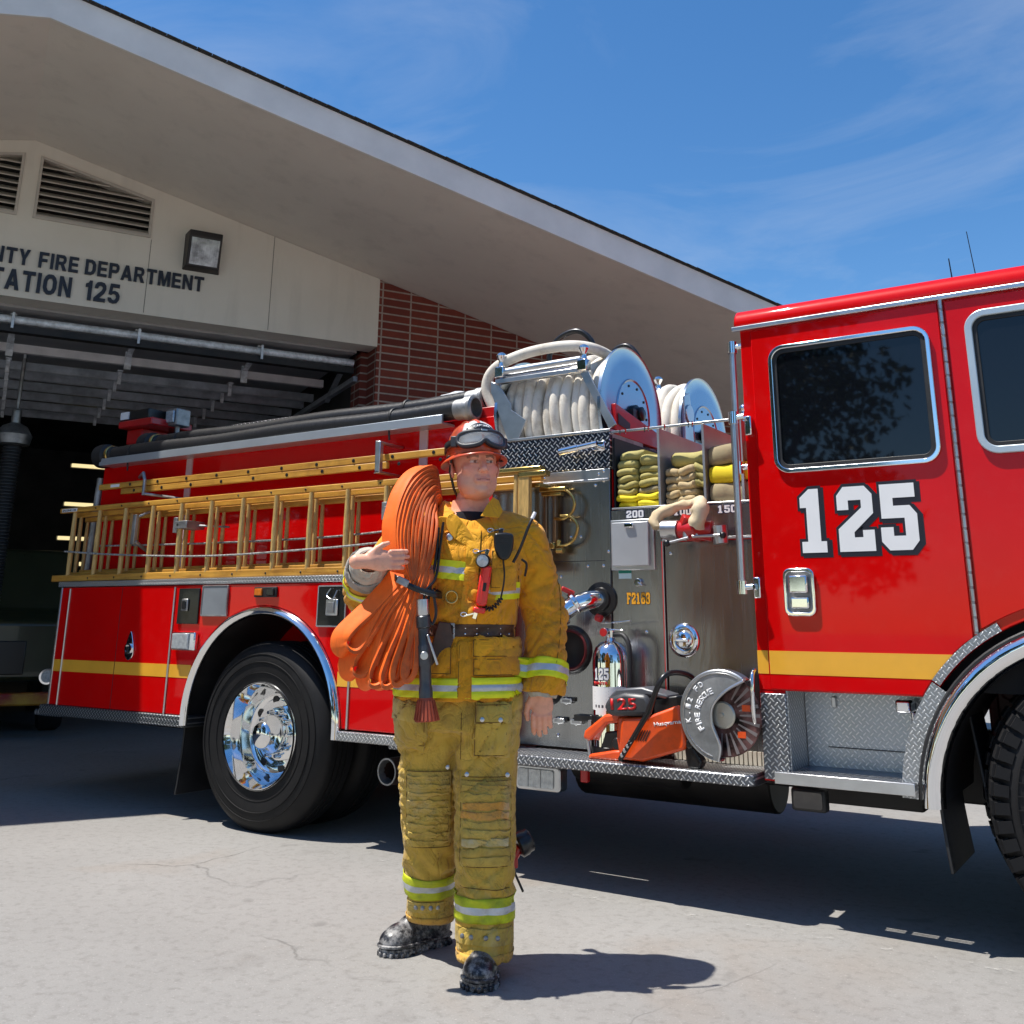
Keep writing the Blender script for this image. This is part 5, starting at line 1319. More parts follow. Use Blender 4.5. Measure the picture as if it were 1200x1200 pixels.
for i, h in enumerate([.034, .036, .036, .036, .040]):
    fold(t, 2.525, 2.605, z, z+h, PY+.02+random.uniform(-.01, .02), M_ht, seed=i+40); fold(t, 2.600, 2.690, z+.004, z+h+.006, PY+.012+random.uniform(-.01, .02), M_ht, seed=i+50, sag=.01)
    if i > 1: fold(t, 2.680, 2.745, z+.01, z+h+.012, PY+.03, M_ho, seed=i+60, sag=-.02)
    z += h
fold(t, 2.55, 2.735, z+.008, z+.085, PY+.05, M_ho, seed=77, sag=.008)
# end draped onto the wye
m = MB(); pth = spline([(2.76, PY+.10, 1.75), (2.70, PY-.02, 1.735), (2.62, PY-.06, 1.715), (2.56, PY-.09, 1.69), (2.535, PY-.11, 1.65), (2.55, PY-.115, 1.615)], 6); m.tube(pth, [.012+.018*min(1, i/14) for i in range(len(pth))], 12); m.tube(spline([(2.68, PY-.02, 1.735), (2.76, PY-.10, 1.725), (2.79, PY-.15, 1.70), (2.775, PY-.16, 1.64), (2.765, PY-.15, 1.61)], 6), [.014+.024*min(1, i/10) for i in range(25)], 12)
le = m.build('loose_end', hosemat('cream_jacket', (.58, .44, .26), (.68, .56, .38), (.36, .26, .14)), t, smooth=70)
for v in le.data.vertices: v.co += Vector([mnoise.noise(v.co*24+Vector((i*7, 0, 0)))*.014 for i in range(3)])
t = thing('hose_load', 'wide khaki hose with a bright yellow middle layer in the 150 bed', 'fire hose', (0, 0, 0))
fold(t, 2.765, 3.02, BZ+.004, BZ+.095, PY+.02, M_hg, seed=90, nose=.25, sag=.01); fold(t, 2.765, 3.02, BZ+.098, BZ+.185, PY+.015, M_hy, seed=91, nose=.25, sag=.01); fold(t, 2.76, 3.0, BZ+.188, BZ+.285, PY+.02, M_hg, seed=92, nose=.25, sag=.006)

# ------------------------------------------------------------------ extinguisher on the running board
ex = thing('fire_extinguisher', 'chrome water fire extinguisher numbered 125 strapped to pump panel', 'extinguisher', (2.29, .08, .568))
m = MB(); m.lathe([(.085, 0), (.09, .01), (.09, .02), (.0885, .03), (.0885, .42), (.086, .455), (.074, .49), (.05, .512), (.025, .52), (.02, .535), (0, .535)], n=48); cyl_ = m.build('cylinder', M_chrome, ex, smooth=50)
def decal_fac(name, root, a0, a1, z0, z1, r, mat, n=16):
    m = MB(); vs = []; fs = []
    for i in range(n+1):
        a = R(a0+(a1-a0)*i/n)
        for z in (z0, z1): vs.append((r*math.cos(a), r*math.sin(a), z))
    fs = [(2*i, 2*i+2, 2*i+3, 2*i+1) for i in range(n)]
    m.add(vs, fs); return m.build(name, mat, root)
def wrap(o, r):
    for v in o.data.vertices:
        a = v.co.x/r; rr = r-v.co.y
        v.co = Vector((rr*math.sin(a+DEC), -rr*math.cos(a+DEC), v.co.z))
DEC = R(18)
lab_ = decal_fac('instruction_label', ex, -150, -10, .21, .315, .0892, M_white)
o = block_text('125', XZ(0) @ Matrix.Translation((-.075, .345, 0)), .078, .052, pbr('navy_vinyl', (.02, .03, .12), .4), ex, 'number', off=.55, t=.0006); wrap(o, .0893)
o = block_text('125', XZ(0) @ Matrix.Translation((-.075, .345, 0)), .078, .052, M_white, ex, 'number', t=.0014); wrap(o, .0893)
o = text('WATER', (-.085, 0, .322), (1, 0, 0), (0, 0, 1), .085, .015, M_redl, ex, bold=.03); wrap(o, .0893)
m = MB()
for i in range(5):
    m.box(-.08, -.01, -.0, .0005, .29-i*.016, .293-i*.016); m.box(.0, .045, 0, .0005, .295-i*.013, .297-i*.013)
for i in range(4): m.box(-.075+i*.02, -.065+i*.02, 0, .0005, .222, .234)
o = m.build('print', pbr('grey_ink', (.15, .15, .18), .6), ex, smooth=0); 
for v in o.data.vertices:
    a = v.co.x/.0896; rr = .0896; v.co = Vector((rr*math.sin(a+DEC), -rr*math.cos(a+DEC), v.co.z))
m = MB(); m.cyl((0, 0, .535), (0, 0, .57), .022); m.beam((-.05, 0, .60), (.12, -.02, .613), .022, .006); m.beam((-.03, 0, .575), (.08, -.01, .57), .02, .006); m.cyl((-.01, -.02, .56), (-.01, -.05, .56), .02); m.build('valve_head', M_chrome, ex, bevel=.002)
m = MB(); m.lathe([(.019, 0), (.019, .006), (0, .006)], (-.01, -.05, .56), (0, -1, 0), 20); m.build('gauge', M_redpaint2, ex)
m = MB(); m.tube(spline([(.02, 0, .55), (.08, -.02, .545), (.112, -.03, .50), (.115, -.03, .40), (.105, -.03, .25), (.10, -.03, .1)], 8), .012, 10); m.build('hose', M_black, ex)
m = MB(); m.lathe([(.09, .155), (.097, .155), (.097, .185), (.09, .185)], n=40, closed=True); m.box(-.19, -.08, -.03, .03, .15, .18); m.box(-.12, .12, .03, .12, .14, .19); m.box(.09, .13, -.04, .0, .15, .19); m.lathe([(.088, -.0), (.096, 0), (.096, .05), (.09, .05)], n=40); m.build('bracket', M_blackp, ex, bevel=.003)
m = MB(); m.box(-.10, -.085, -.05, .1, 0, .16); m.build('upright', M_alud, ex)
decal_fac('sticker', ex, -120, -80, .19, .215, .0893, M_white)

# ------------------------------------------------------------------ rescue saw on the running board
sw = thing('rescue_saw', 'orange cut-off saw with grey blade guard resting on the running board', 'saw', (2.42, .0, .568))
M_or = pbr('saw_orange', (.85, .09, .01), .3, 0, .1, 8, .1, 60, coat=.2, grime=.25)
M_dgrey = pbr('saw_grey', (.055, .058, .065), .4, 0, .2, 8, .15, 60)
def sxz(y): return XZ(y)
Pb = [(-.02, .015), (.10, .012), (.22, .05), (.30, .075), (.31, .10), (.285, .26), (.12, .20), (.0, .19), (-.01, .12)]
m = MB(); m.prism(Pb, sxz(.06), .14); body_ = m.build('engine_body', M_or, sw, bevel=.012)
m = MB(); m.prism([(-.20, .0), (-.19, .02), (-.06, .045), (.0, .05), (.0, .01), (-.05, .0)], sxz(.03), .07); m.prism([(-.225, .085), (-.215, .12), (-.11, .195), (-.02, .21), (.0, .17), (-.10, .155), (-.19, .075)], sxz(.03), .065); m.prism([(-.03, .01), (.02, .01), (.02, .2), (-.04, .19), (-.045, .10)], sxz(.035), .08); m.build('rear_handle', M_or, sw, bevel=.012)
m = MB(); m.cyl((-.205, .0, .012), (-.222, .0, .10), .008); m.build('handle_post', M_alu, sw)
m = MB(); m.prism([(-.07, .20), (-.02, .195), (.14, .205), (.155, .25), (.13, .295), (.02, .30), (-.06, .275), (-.085, .24)], sxz(.08), .17); m.build('air_filter_cover', M_dgrey, sw, bevel=.018)
m = MB(); m.prism([(-.075, .268), (.13, .29), (.22, .28), (.23, .295), (.1, .325), (-.03, .312)], sxz(.07), .14); m.build('top_cover', pbr('top_grey', (.10, .105, .12), .35, coat=.3), sw, bevel=.012)
text('125', (-.045, -.0905, .222), (1, 0, .05), (-.05, 0, 1), .13, .05, M_redl, sw, bold=.02, ext=.001)
m = MB(); m.box(.02, .09, -.065, -.03, .07, .19) if 0 else None
text('Husqvarna', (.165, -.081, .158), (1, 0, .16), (-.16, 0, 1), .13, .022, M_white, sw, bold=.02, ext=.001)
m = MB()
for i in range(5): m.beam((.07+i*.012, -.081, .10), (.095+i*.012, -.081, .145), .002, .004)
m.build('vent_slots', M_blackp, sw)
m = MB(); m.tube(spline([(.155, -.115, .225), (.21, -.13, .335), (.24, -.10, .385), (.275, -.02, .39), (.30, .06, .36), (.31, .09, .28)], 6), .0125, 12); m.beam((-.005, -.10, .02), (.165, -.115, .25), .010, .032, (0, 1, 0)) if 0 else None
m.tube([(-.0, -.098, .015), (.155, -.115, .225)], [.011, .0125], 12); o = m.build('front_handle', M_blackp, sw)
m = MB()
for i in range(9):
    t_ = .1+i*.095; m.cbox((-.0+.155*t_, -.112, .015+.21*t_), (.012, .006, .016), (0, -.6, 0))
m.build('handle_plate', M_alu, sw, bevel=.002)
# engine block dark parts, feet
m = MB(); m.prism([(.14, .18), (.29, .20), (.30, .30), (.16, .28)], sxz(.10), .16); m.cbox((.30, .0, .10), (.05, .10, .05)); m.prism([(.305, .0), (.36, .0), (.375, .03), (.34, .08), (.31, .10), (.295, .07)], sxz(.0), .06); m.cyl((.32, -.07, .10), (.32, -.04, .10), .02); m.cyl((-.05, -.03, .07), (-.05, .03, .07), .03) ; m.prism([(-.15, .04), (-.02, .04), (-.02, .13), (-.12, .12)], sxz(.05), .06); m.build('engine', M_blackp, sw, bevel=.008)
# arm from body to blade
m = MB(); m.prism([(.24, .10), (.26, .20), (.43, .26), (.45, .20)], sxz(-.02), .03); m.build('cutting_arm', M_or, sw, bevel=.01)
# blade guard: half drum, angled so its open front shows the blade
BM = Matrix.Translation((.475, -.045, .225)) @ Matrix.Rotation(R(0), 4, 'Z')
gr_ = .185
A0, A1 = 52, 265
gprof = [(gr_*math.cos(R(A0+(A1-A0)*i/40)), gr_*math.sin(R(A0+(A1-A0)*i/40))) for i in range(41)]
inner = [(p.x, p.y) for p in spline([(gprof[-1][0], gprof[-1][1], 0), (-.005, -.12, 0), (-.038, -.03, 0), (-.030, .04, 0), (.03, .10, 0), (gprof[0][0], gprof[0][1], 0)], 8)][1:-1]
m = MB(); m.prism(gprof+inner, BM @ XZ(-.034), .004); m.prism(gprof+inner, BM @ XZ(.036), .004)
M_cast = pbr('cast_grey', (.40, .42, .43), .35, .55, .2, 9, .15, 60, grime=.2)
g_ = m.build('blade_guard', M_cast, sw, bevel=.002, smooth=35)
m = MB(); vs = []; fs = []; n = 40
for i in range(n+1):
    a = R(A0+(A1-A0)*i/n)
    for r_, h_ in ((gr_-.008, -.038), (gr_+.003, -.030), (gr_+.004, .028), (gr_-.006, .036)): vs.append(tuple(BM @ Vector((r_*math.cos(a), h_, r_*math.sin(a)))))
fs = [(i*4+j, (i+1)*4+j, (i+1)*4+j+1, i*4+j+1) for i in range(n) for j in range(3)]
m.add(vs, fs); q_ = m.build('guard_drum', M_alu, sw, smooth=35); so_ = q_.modifiers.new('solid', 'SOLIDIFY'); so_.thickness = .004
m = MB(); m.tube([BM @ Vector((x, -.040, z)) for x, z in [gprof[-1]]+inner+[gprof[0]]], .0065, 8); m.build('guard_rim', M_alu, sw)
m = MB(); m.tube([BM @ Vector((x*.93+.004, -.039, z*.93)) for x, z in gprof[2:-2]], .003, 6); m.build('guard_bead', M_alu, sw)
m = MB(); m.lathe([(0, -.003), (.168, -.003), (.170, 0), (.168, .003), (0, .003)], (BM @ Vector((0, 0, 0))), (0, 1, 0), 72)
bl = m.build('blade', pbr('blade_steel', (.20, .10, .095), .4, .6, .5, 14, grime=.3), sw)
m = MB()
for i in range(12):
    a = R(-95+i*14); m.prism([(.075*math.cos(a-.06), .075*math.sin(a-.06)), (.164*math.cos(a-.07), .164*math.sin(a-.07)), (.164*math.cos(a+.02), .164*math.sin(a+.02)), (.075*math.cos(a+.01), .075*math.sin(a+.01))], BM @ XZ(-.003), .001)
o_ = m.build('segments', pbr('blade_pale', (.34, .30, .30), .35, .7), bl, smooth=0)
for i, a in enumerate((.3, -.75)):
    m = MB(); m.prism([(.11*math.cos(a)-.018, .11*math.sin(a)-.013), (.11*math.cos(a)+.018, .11*math.sin(a)-.013), (.11*math.cos(a)+.018, .11*math.sin(a)+.013), (.11*math.cos(a)-.018, .11*math.sin(a)+.013)], BM @ XZ(-.0042), .001)
    m.build('blade_label', M_or, bl, smooth=0)
m = MB(); m.lathe([(0, -.028), (.008, -.028), (.010, -.016), (.05, -.014), (.056, -.008), (.056, 0)], (BM @ Vector((0, 0, 0))), (0, 1, 0), 32); m.build('flange', pbr('flange_pale', (.6, .58, .5), .3, .6), sw, smooth=40)
# lettering around the guard
def arc_text(s_, r_, a_start, a_end, h_, out):
    for i, ch in enumerate(s_):
        if ch == ' ': continue
        a = R(a_start+(a_end-a_start)*i/(len(s_)-1)); c = Vector((r_*math.cos(a), -.0385, r_*math.sin(a)))
        tang = Vector((math.sin(a), 0, -math.cos(a))); up = Vector((math.cos(a), 0, math.sin(a)))
        wch = h_*(.35 if ch in 'I-' else .8)
        text(ch, BM @ (c-tang*wch*.5-up*h_*.5), tang, up, wch, h_ if ch != '-' else h_*.2, M_white, sw, 'letter', bold=.03, ext=.001)
arc_text('FIRE RESCUE', .104, 212, 112, .026, 1); arc_text('K-12 FD', .148, 190, 124, .024, 1)
# chrome tube at the cab corner
m = MB(); m.tube(spline([(3.03, -.01, .98), (3.035, -.05, .96), (3.035, -.06, .88), (3.035, -.05, .78), (3.03, -.01, .76)], 5), .010, 10); P('grab_handle', m, M_chrome)
# ------------------------------------------------------------------ signed-distance modelling for the firefighter
def grid(lo, hi, h):
    ax = [np.arange(lo[i], hi[i]+h, h) for i in range(3)]
    return np.meshgrid(*ax, indexing='ij'), ax
def sell(G, c, r, rot=None):
    p = [G[i]-c[i] for i in range(3)]
    if rot is not None:
        Mx = np.array(Euler(rot).to_matrix().transposed())
        p = [Mx[i, 0]*p[0]+Mx[i, 1]*p[1]+Mx[i, 2]*p[2] for i in range(3)]
    k0 = np.sqrt(sum((p[i]/r[i])**2 for i in range(3)))+1e-9; k1 = np.sqrt(sum((p[i]/r[i]**2)**2 for i in range(3)))+1e-9
    return k0*(k0-1)/k1
def scap(G, a, b, ra, rb=None, sq=None):
    """tapered capsule; sq=(sx,sy,sz) squashes the space about the axis"""
    rb = ra if rb is None else rb
    a = np.array(a, float); b = np.array(b, float)
    sc = np.array(sq if sq else (1, 1, 1), float)
    p = [(G[i]-a[i])/sc[i] for i in range(3)]; d = (b-a)/sc; L = (d@d)
    t = np.clip((p[0]*d[0]+p[1]*d[1]+p[2]*d[2])/L, 0, 1)
    q = np.sqrt(sum((p[i]-t*d[i])**2 for i in range(3)))
    return (q-(ra+(rb-ra)*t))*min(sc)
def sloft(G, zs, cx, cy, a, b, pw=2.0):
    z = G[2]; X = np.interp(z, zs, cx); Y = np.interp(z, zs, cy); A = np.interp(z, zs, a); B = np.interp(z, zs, b)
    k = (np.abs((G[0]-X)/A)**pw+np.abs((G[1]-Y)/B)**pw)**(1/pw)
    d = (k-1)*np.minimum(A, B)
    return np.maximum(d, np.maximum(zs[0]-z, z-zs[-1]))
def smin(a, b, k):
    h = np.clip(.5+.5*(b-a)/k, 0, 1); return b*(1-h)+a*h-k*h*(1-h)
def smax(a, b, k): return -smin(-a, -b, k)
def vnoise(P, sc, seed=0):
    return np.array([mnoise.noise(Vector((p[0]*sc[0]+seed*13.1, p[1]*sc[1]+seed*7.7, p[2]*sc[2]+seed*3.3))) for p in P])
def nets(F, ax):
    S = F < 0; nx, ny, nz = F.shape
    cell = np.zeros((nx-1, ny-1, nz-1), int); acc = np.zeros((nx-1, ny-1, nz-1, 3)); cnt = np.zeros((nx-1, ny-1, nz-1))
    cs = np.zeros((nx-1, ny-1, nz-1), int)
    for dx in (0, 1):
        for dy in (0, 1):
            for dz in (0, 1): cs += S[dx:nx-1+dx, dy:ny-1+dy, dz:nz-1+dz]
    act = (cs > 0) & (cs < 8)
    I = np.argwhere(act); n = len(I); idx = -np.ones(act.shape, int); idx[act] = np.arange(n)
    pos = np.zeros((n, 3)); c = np.zeros(n)
    cor = [(a, b, d) for a in (0, 1) for b in (0, 1) for d in (0, 1)]
    for p in cor:
        for axn in range(3):
            if p[axn]: continue
            q = list(p); q[axn] = 1
            f0 = F[I[:, 0]+p[0], I[:, 1]+p[1], I[:, 2]+p[2]]; f1 = F[I[:, 0]+q[0], I[:, 1]+q[1], I[:, 2]+q[2]]
            m = (f0 < 0) != (f1 < 0); t = np.where(m, f0/np.where(m, f0-f1, 1), 0)
            v = np.array(p, float)[None, :]+np.zeros((n, 3)); v[:, axn] += t
            pos += v*m[:, None]; c += m
    pos = pos/c[:, None]+I
    h = ax[0][1]-ax[0][0]; V = pos*h+np.array([a[0] for a in ax])
    faces = []
    for a in range(3):
        b, d = (a+1) % 3, (a+2) % 3
        sl0 = [slice(None)]*3; sl1 = [slice(None)]*3; sl0[a] = slice(0, -1); sl1[a] = slice(1, None)
        m = S[tuple(sl0)] != S[tuple(sl1)]; E = np.argwhere(m)
        ok = (E[:, b] > 0) & (E[:, d] > 0) & (E[:, b] < F.shape[b]-1) & (E[:, d] < F.shape[d]-1); E = E[ok]
        s0 = S[E[:, 0], E[:, 1], E[:, 2]]
        def at(db, dd):
            Q = E.copy(); Q[:, b] += db; Q[:, d] += dd; return idx[Q[:, 0], Q[:, 1], Q[:, 2]]
        q = np.stack([at(-1, -1), at(0, -1), at(0, 0), at(-1, 0)], 1)
        q[~s0] = q[~s0][:, ::-1]; faces.append(q)
    return V, np.concatenate(faces)
def smoothv(V, Fc, it=2, lam=.5):
    n = len(V); e = np.concatenate([Fc[:, [0, 1]], Fc[:, [1, 2]], Fc[:, [2, 3]], Fc[:, [3, 0]]])
    for _ in range(it):
        A = np.zeros_like(V); c = np.zeros(n)
        np.add.at(A, e[:, 0], V[e[:, 1]]); np.add.at(A, e[:, 1], V[e[:, 0]]); np.add.at(c, e[:, 0], 1); np.add.at(c, e[:, 1], 1)
        V = V+lam*(A/np.maximum(c, 1)[:, None]-V)
    return V
def vnormals(V, Fc):
    nn = np.cross(V[Fc[:, 2]]-V[Fc[:, 0]], V[Fc[:, 3]]-V[Fc[:, 1]]); N_ = np.zeros_like(V)
    for k in range(4): np.add.at(N_, Fc[:, k], nn)
    return N_/(np.linalg.norm(N_, axis=1)[:, None]+1e-12)
def tomesh(name, V, Fc, mats, parent, mi=None, attrs=None, label=None):
    me = bpy.data.meshes.new(name); me.from_pydata(V.tolist(), [], Fc.tolist())
    for m in (mats if isinstance(mats, (list, tuple)) else [mats]): me.materials.append(m)
    if mi is not None: me.polygons.foreach_set('material_index', mi)
    me.polygons.foreach_set('use_smooth', [True]*len(me.polygons))
    for k, a in (attrs or {}).items():
        if a.ndim == 1:
            at_ = me.attributes.new(k, 'FLOAT', 'POINT'); at_.data.foreach_set('value', a.astype(np.float32))
        else:
            at_ = me.attributes.new(k, 'FLOAT_COLOR', 'POINT'); at_.data.foreach_set('color', np.concatenate([a, np.ones((len(a), 1))], 1).astype(np.float32).ravel())
    o = bpy.data.objects.new(name, me); COL.objects.link(o)
    if parent: o.parent = parent
    if label: o['label'] = label
    return o
def bvh(V, Fc): return BVHTree.FromPolygons([Vector(v) for v in V], [tuple(f) for f in Fc])

# ---- cloth materials
def cloth(name, c1, c2, dirt, bscale=420, dm=(.47, .70), dirt2=None, wr=.5):
    m, nt, b = nodes(name); co = objco(nt)
    f = noise_(nt, co, 7, 6, .6); c = mix(nt, ramp(nt, f, [(.3, 0), (.7, 1)]), c1, c2)
    g = ramp(nt, noise_(nt, co, 5.5, 9, .72, .5), [(dm[0], 0), (dm[1], .75)]); c = mix(nt, g, c, dirt)
    if dirt2:
        g2 = ramp(nt, noise_(nt, objco(nt, (1, 1, .5)), 3.1, 7, .7, .3), [(.5, 0), (.65, .6)]); c = mix(nt, g2, c, dirt2)
    sp = ramp(nt, noise_(nt, co, 45, 4, .7), [(.62, 0), (.72, .5)]); c = mix(nt, sp, c, tuple(x*.45 for x in dirt))
    nt.links.new(c, b.inputs['Base Color']); b.inputs['Roughness'].default_value = .82; b.inputs['Specular IOR Level'].default_value = .25
    b.inputs['Sheen Weight'].default_value = .15
    w1 = ramp(nt, math_(nt, 'ABSOLUTE', math_(nt, 'SUBTRACT', noise_(nt, objco(nt, (1, 1, .7)), 11, 5, .5, .9), .5)), [(.0, 0), (.06, .75), (.2, 1)]); w2 = noise_(nt, co, bscale, 2, .5)
    p = bump(nt, None, w1, wr, .012)
    bump(nt, b, w2, .25, .001, p)
    return m
M_jk = cloth('jacket_cloth', (.70, .29, .010), (.82, .37, .014), (.36, .15, .03), wr=.5)
M_jk2 = cloth('jacket_flap', (.74, .33, .014), (.86, .41, .02), (.42, .2, .04), wr=.4)
M_tr = cloth('trouser_cloth', (.50, .31, .04), (.62, .41, .07), (.26, .17, .05), dirt2=(.54, .45, .20), wr=.5)
M_trk = cloth('knee_cloth', (.46, .30, .045), (.58, .42, .10), (.2, .14, .05), dirt2=(.56, .46, .26))
M_lime = pbr('lime_trim', (.84, .88, .01), .5, 0, .08, 10, .2, 80, emit=0, grime=.12)
M_limed = pbr('worn_lime_trim', (.58, .64, .01), .6, 0, .2, 10, .3, 60, grime=.35)
M_silver = pbr('silver_tape', (.62, .64, .66), .4, .25, .12, 14, .2, 80, grime=.2)
M_leather = pbr('brown_leather', (.095, .045, .028), .45, 0, .3, 12, .3, 60, grime=.3)
def skinmat():
    m, nt, b = nodes('skin'); co = objco(nt)
    a = nt.nodes.new('ShaderNodeAttribute'); a.attribute_name = 'tint'
    f = noise_(nt, co, 60, 4, .6); g = noise_(nt, co, 14, 3, .6)
    c = mix(nt, ramp(nt, g, [(.4, 0), (.7, .35)]), a.outputs['Color'], (.82, .32, .21))
    c = mix(nt, ramp(nt, f, [(.5, 0), (.7, .18)]), c, (.35, .15, .10))
    nt.links.new(c, b.inputs['Base Color']); b.inputs['Roughness'].default_value = .42
    b.inputs['Subsurface Weight'].default_value = .12; b.inputs['Subsurface Radius'].default_value = (.01, .004, .002); b.inputs['Subsurface Scale'].default_value = .6
    bump(nt, b, f, .25, .0015)
    return m
M_skin = skinmat()

PO = Vector((2.34, -1.22, 0)); PR = math.atan2(.584, .812)
pe = thing('person', 'firefighter in yellow turnout gear and orange helmet carrying hose on his shoulder', 'person', PO, PR)

# ---- head (own frame, face towards -y), placed later
HC = Vector((.044, -.015, 1.752)); HM = Matrix.Translation(HC) @ Euler((R(-2), R(-2), R(17))).to_matrix().to_4x4() @ Matrix.Diagonal((1.07, 1, 1, 1))
h = .0026
G, ax = grid((-.105, -.15, -.30), (.105, .13, .13), h)
d = sell(G, (0, .015, .045), (.080, .102, .088))
d = smin(d, sell(G, (0, -.018, -.025), (.069, .082, .098)), .03)
d = smin(d, sell(G, (0, -.040, -.085), (.050, .046, .032)), .022)
for s in (-1, 1):
    d = smin(d, sell(G, (s*.038, -.022, -.070), (.032, .044, .040)), .02)
    d = smin(d, sell(G, (s*.042, -.068, -.022), (.022, .018, .018)), .018)      # cheeks
d = smin(d, sell(G, (0, -.078, -.102), (.021, .016, .016)), .014)
d = smin(d, sell(G, (0, -.030, -.113), (.050, .044, .018)), .014)              # soft throat
d = smin(d, scap(G, (-.034, -.088, .026), (.034, -.088, .026), .0105), .014)
for s in (-1, 1):
    d = smax(d, -sell(G, (s*.030, -.104, .005), (.017, .020, .010)), .010)
    d = smin(d, sell(G, (s*.030, -.0775, .004), (.0145, .0135, .0135)), .002)
    d = smin(d, scap(G, (s*.019, -.0945, .0125), (s*.041, -.087, .0105), .0042), .004)   # upper lid
    d = smin(d, scap(G, (s*.020, -.0915, -.0065), (s*.040, -.0855, -.0060), .0035), .004)
d = smin(d, scap(G, (0, -.093, .016), (0, -.116, -.026), .0085, .0125), .010)
d = smin(d, sell(G, (0, -.116, -.030), (.0125, .012, .010)), .006)
for s in (-1, 1):
    d = smin(d, sell(G, (s*.0135, -.104, -.033), (.0085, .011, .0080)), .005)
    d = smax(d, -sell(G, (s*.0065, -.113, -.041), (.0035, .005, .0035)), .002)
    d = smax(d, -scap(G, (s*.024, -.102, -.036), (s*.036, -.090, -.062), .003), .008)     # nasolabial fold
d = smin(d, sell(G, (0, -.090, -.064), (.028, .014, .018)), .012)
d = smin(d, scap(G, (-.021, -.0965, -.0600), (.021, -.0965, -.0600), .0042), .005)
d = smin(d, scap(G, (-.018, -.0970, -.0715), (.018, -.0970, -.0715), .0052), .005)
d = smax(d, -scap(G, (-.027, -.100, -.0655), (.027, -.100, -.0655), .0016), .003)
d = smax(d, -scap(G, (-.014, -.104, -.0835), (.014, -.104, -.0835), .003), .008)
for s in (-1, 1):
    e = sell(G, (s*.085, .012, -.012), (.008, .020, .034), (0, s*.15, s*.35)); e = smax(e, -sell(G, (s*.094, .006, -.008), (.008, .010, .018)), .004)
    d = smin(d, e, .006)
d = smin(d, sloft(G, [-.30, -.24, -.16, -.10], [0, 0, 0, 0], [.055, .050, .045, .035], [.074, .070, .066, .058], [.064, .060, .056, .050]), .014)
V, Fc = nets(d, ax); V = smoothv(V, Fc, 1, .4)
x, y, z = V.T
base = np.array([.88, .46, .31]); T_ = np.tile(base, (len(V), 1))
def blend(mask, col, w=1.0):
    global T_
    k = np.clip(mask, 0, 1)[:, None]*w; T_ = T_*(1-k)+np.array(col)*k
g_ = lambda cx, cy, cz, r: np.exp(-(((x-cx)**2+(y-cy)**2+(z-cz)**2)/r**2))
for s in (-1, 1):
    blend(g_(s*.045, -.085, -.025, .026), (.84, .30, .23), .75); blend(g_(s*.088, .01, -.01, .035), (.62, .22, .17), .7)
    eye = ((np.abs(x-s*.030) < .0125) & (np.abs(z-.003) < .0048) & (y < -.080)).astype(float); blend(eye, (.55, .50, .47))
    ir = (((x-s*.030-.004)**2+(z-.0035)**2 < .0052**2) & (y < -.080)).astype(float); blend(ir, (.05, .045, .04))
    lid = ((np.abs(x-s*.030) < .015) & (np.abs(z-.0088) < .0016) & (y < -.080)).astype(float); blend(lid, (.14, .06, .045), .75)
    br = ((np.abs(x-s*.032) < .019) & (np.abs(z-(.0245-.12*np.abs(np.abs(x)-.03))) < .0050) & (y < -.06)).astype(float); blend(br, (.16, .08, .05), .85)
blend(g_(0, -.12, -.03, .018), (.82, .34, .27), .6)
lips = ((np.abs(x) < .025) & (np.abs(z+.0655) < .011-.00025*(np.abs(x)/.001)*.9) & (y < -.085)).astype(float); blend(lips, (.58, .20, .17), .7)
mo = ((np.abs(x) < .025) & (np.abs(z+.0655) < .0016) & (y < -.085)).astype(float); blend(mo, (.16, .04, .035), .9)
stb = np.clip((-.045-z)/.03, 0, 1)*np.clip((.02-y)/.05, 0, 1)*np.clip((z+.15)/.03, 0, 1)*(1-lips); blend(stb, (.62, .33, .24), .45)
hair = np.clip((np.hypot(y-.03, z-.06)*0+(y+.0)/.02), 0, 1)*np.clip((z+.06)/.02, 0, 1)*(np.abs(x) < .0815); blend(hair, (.10, .055, .03), .9)
Vh = np.array([list(HM @ Vector(v)) for v in V]); Fh = Fc; Th = T_

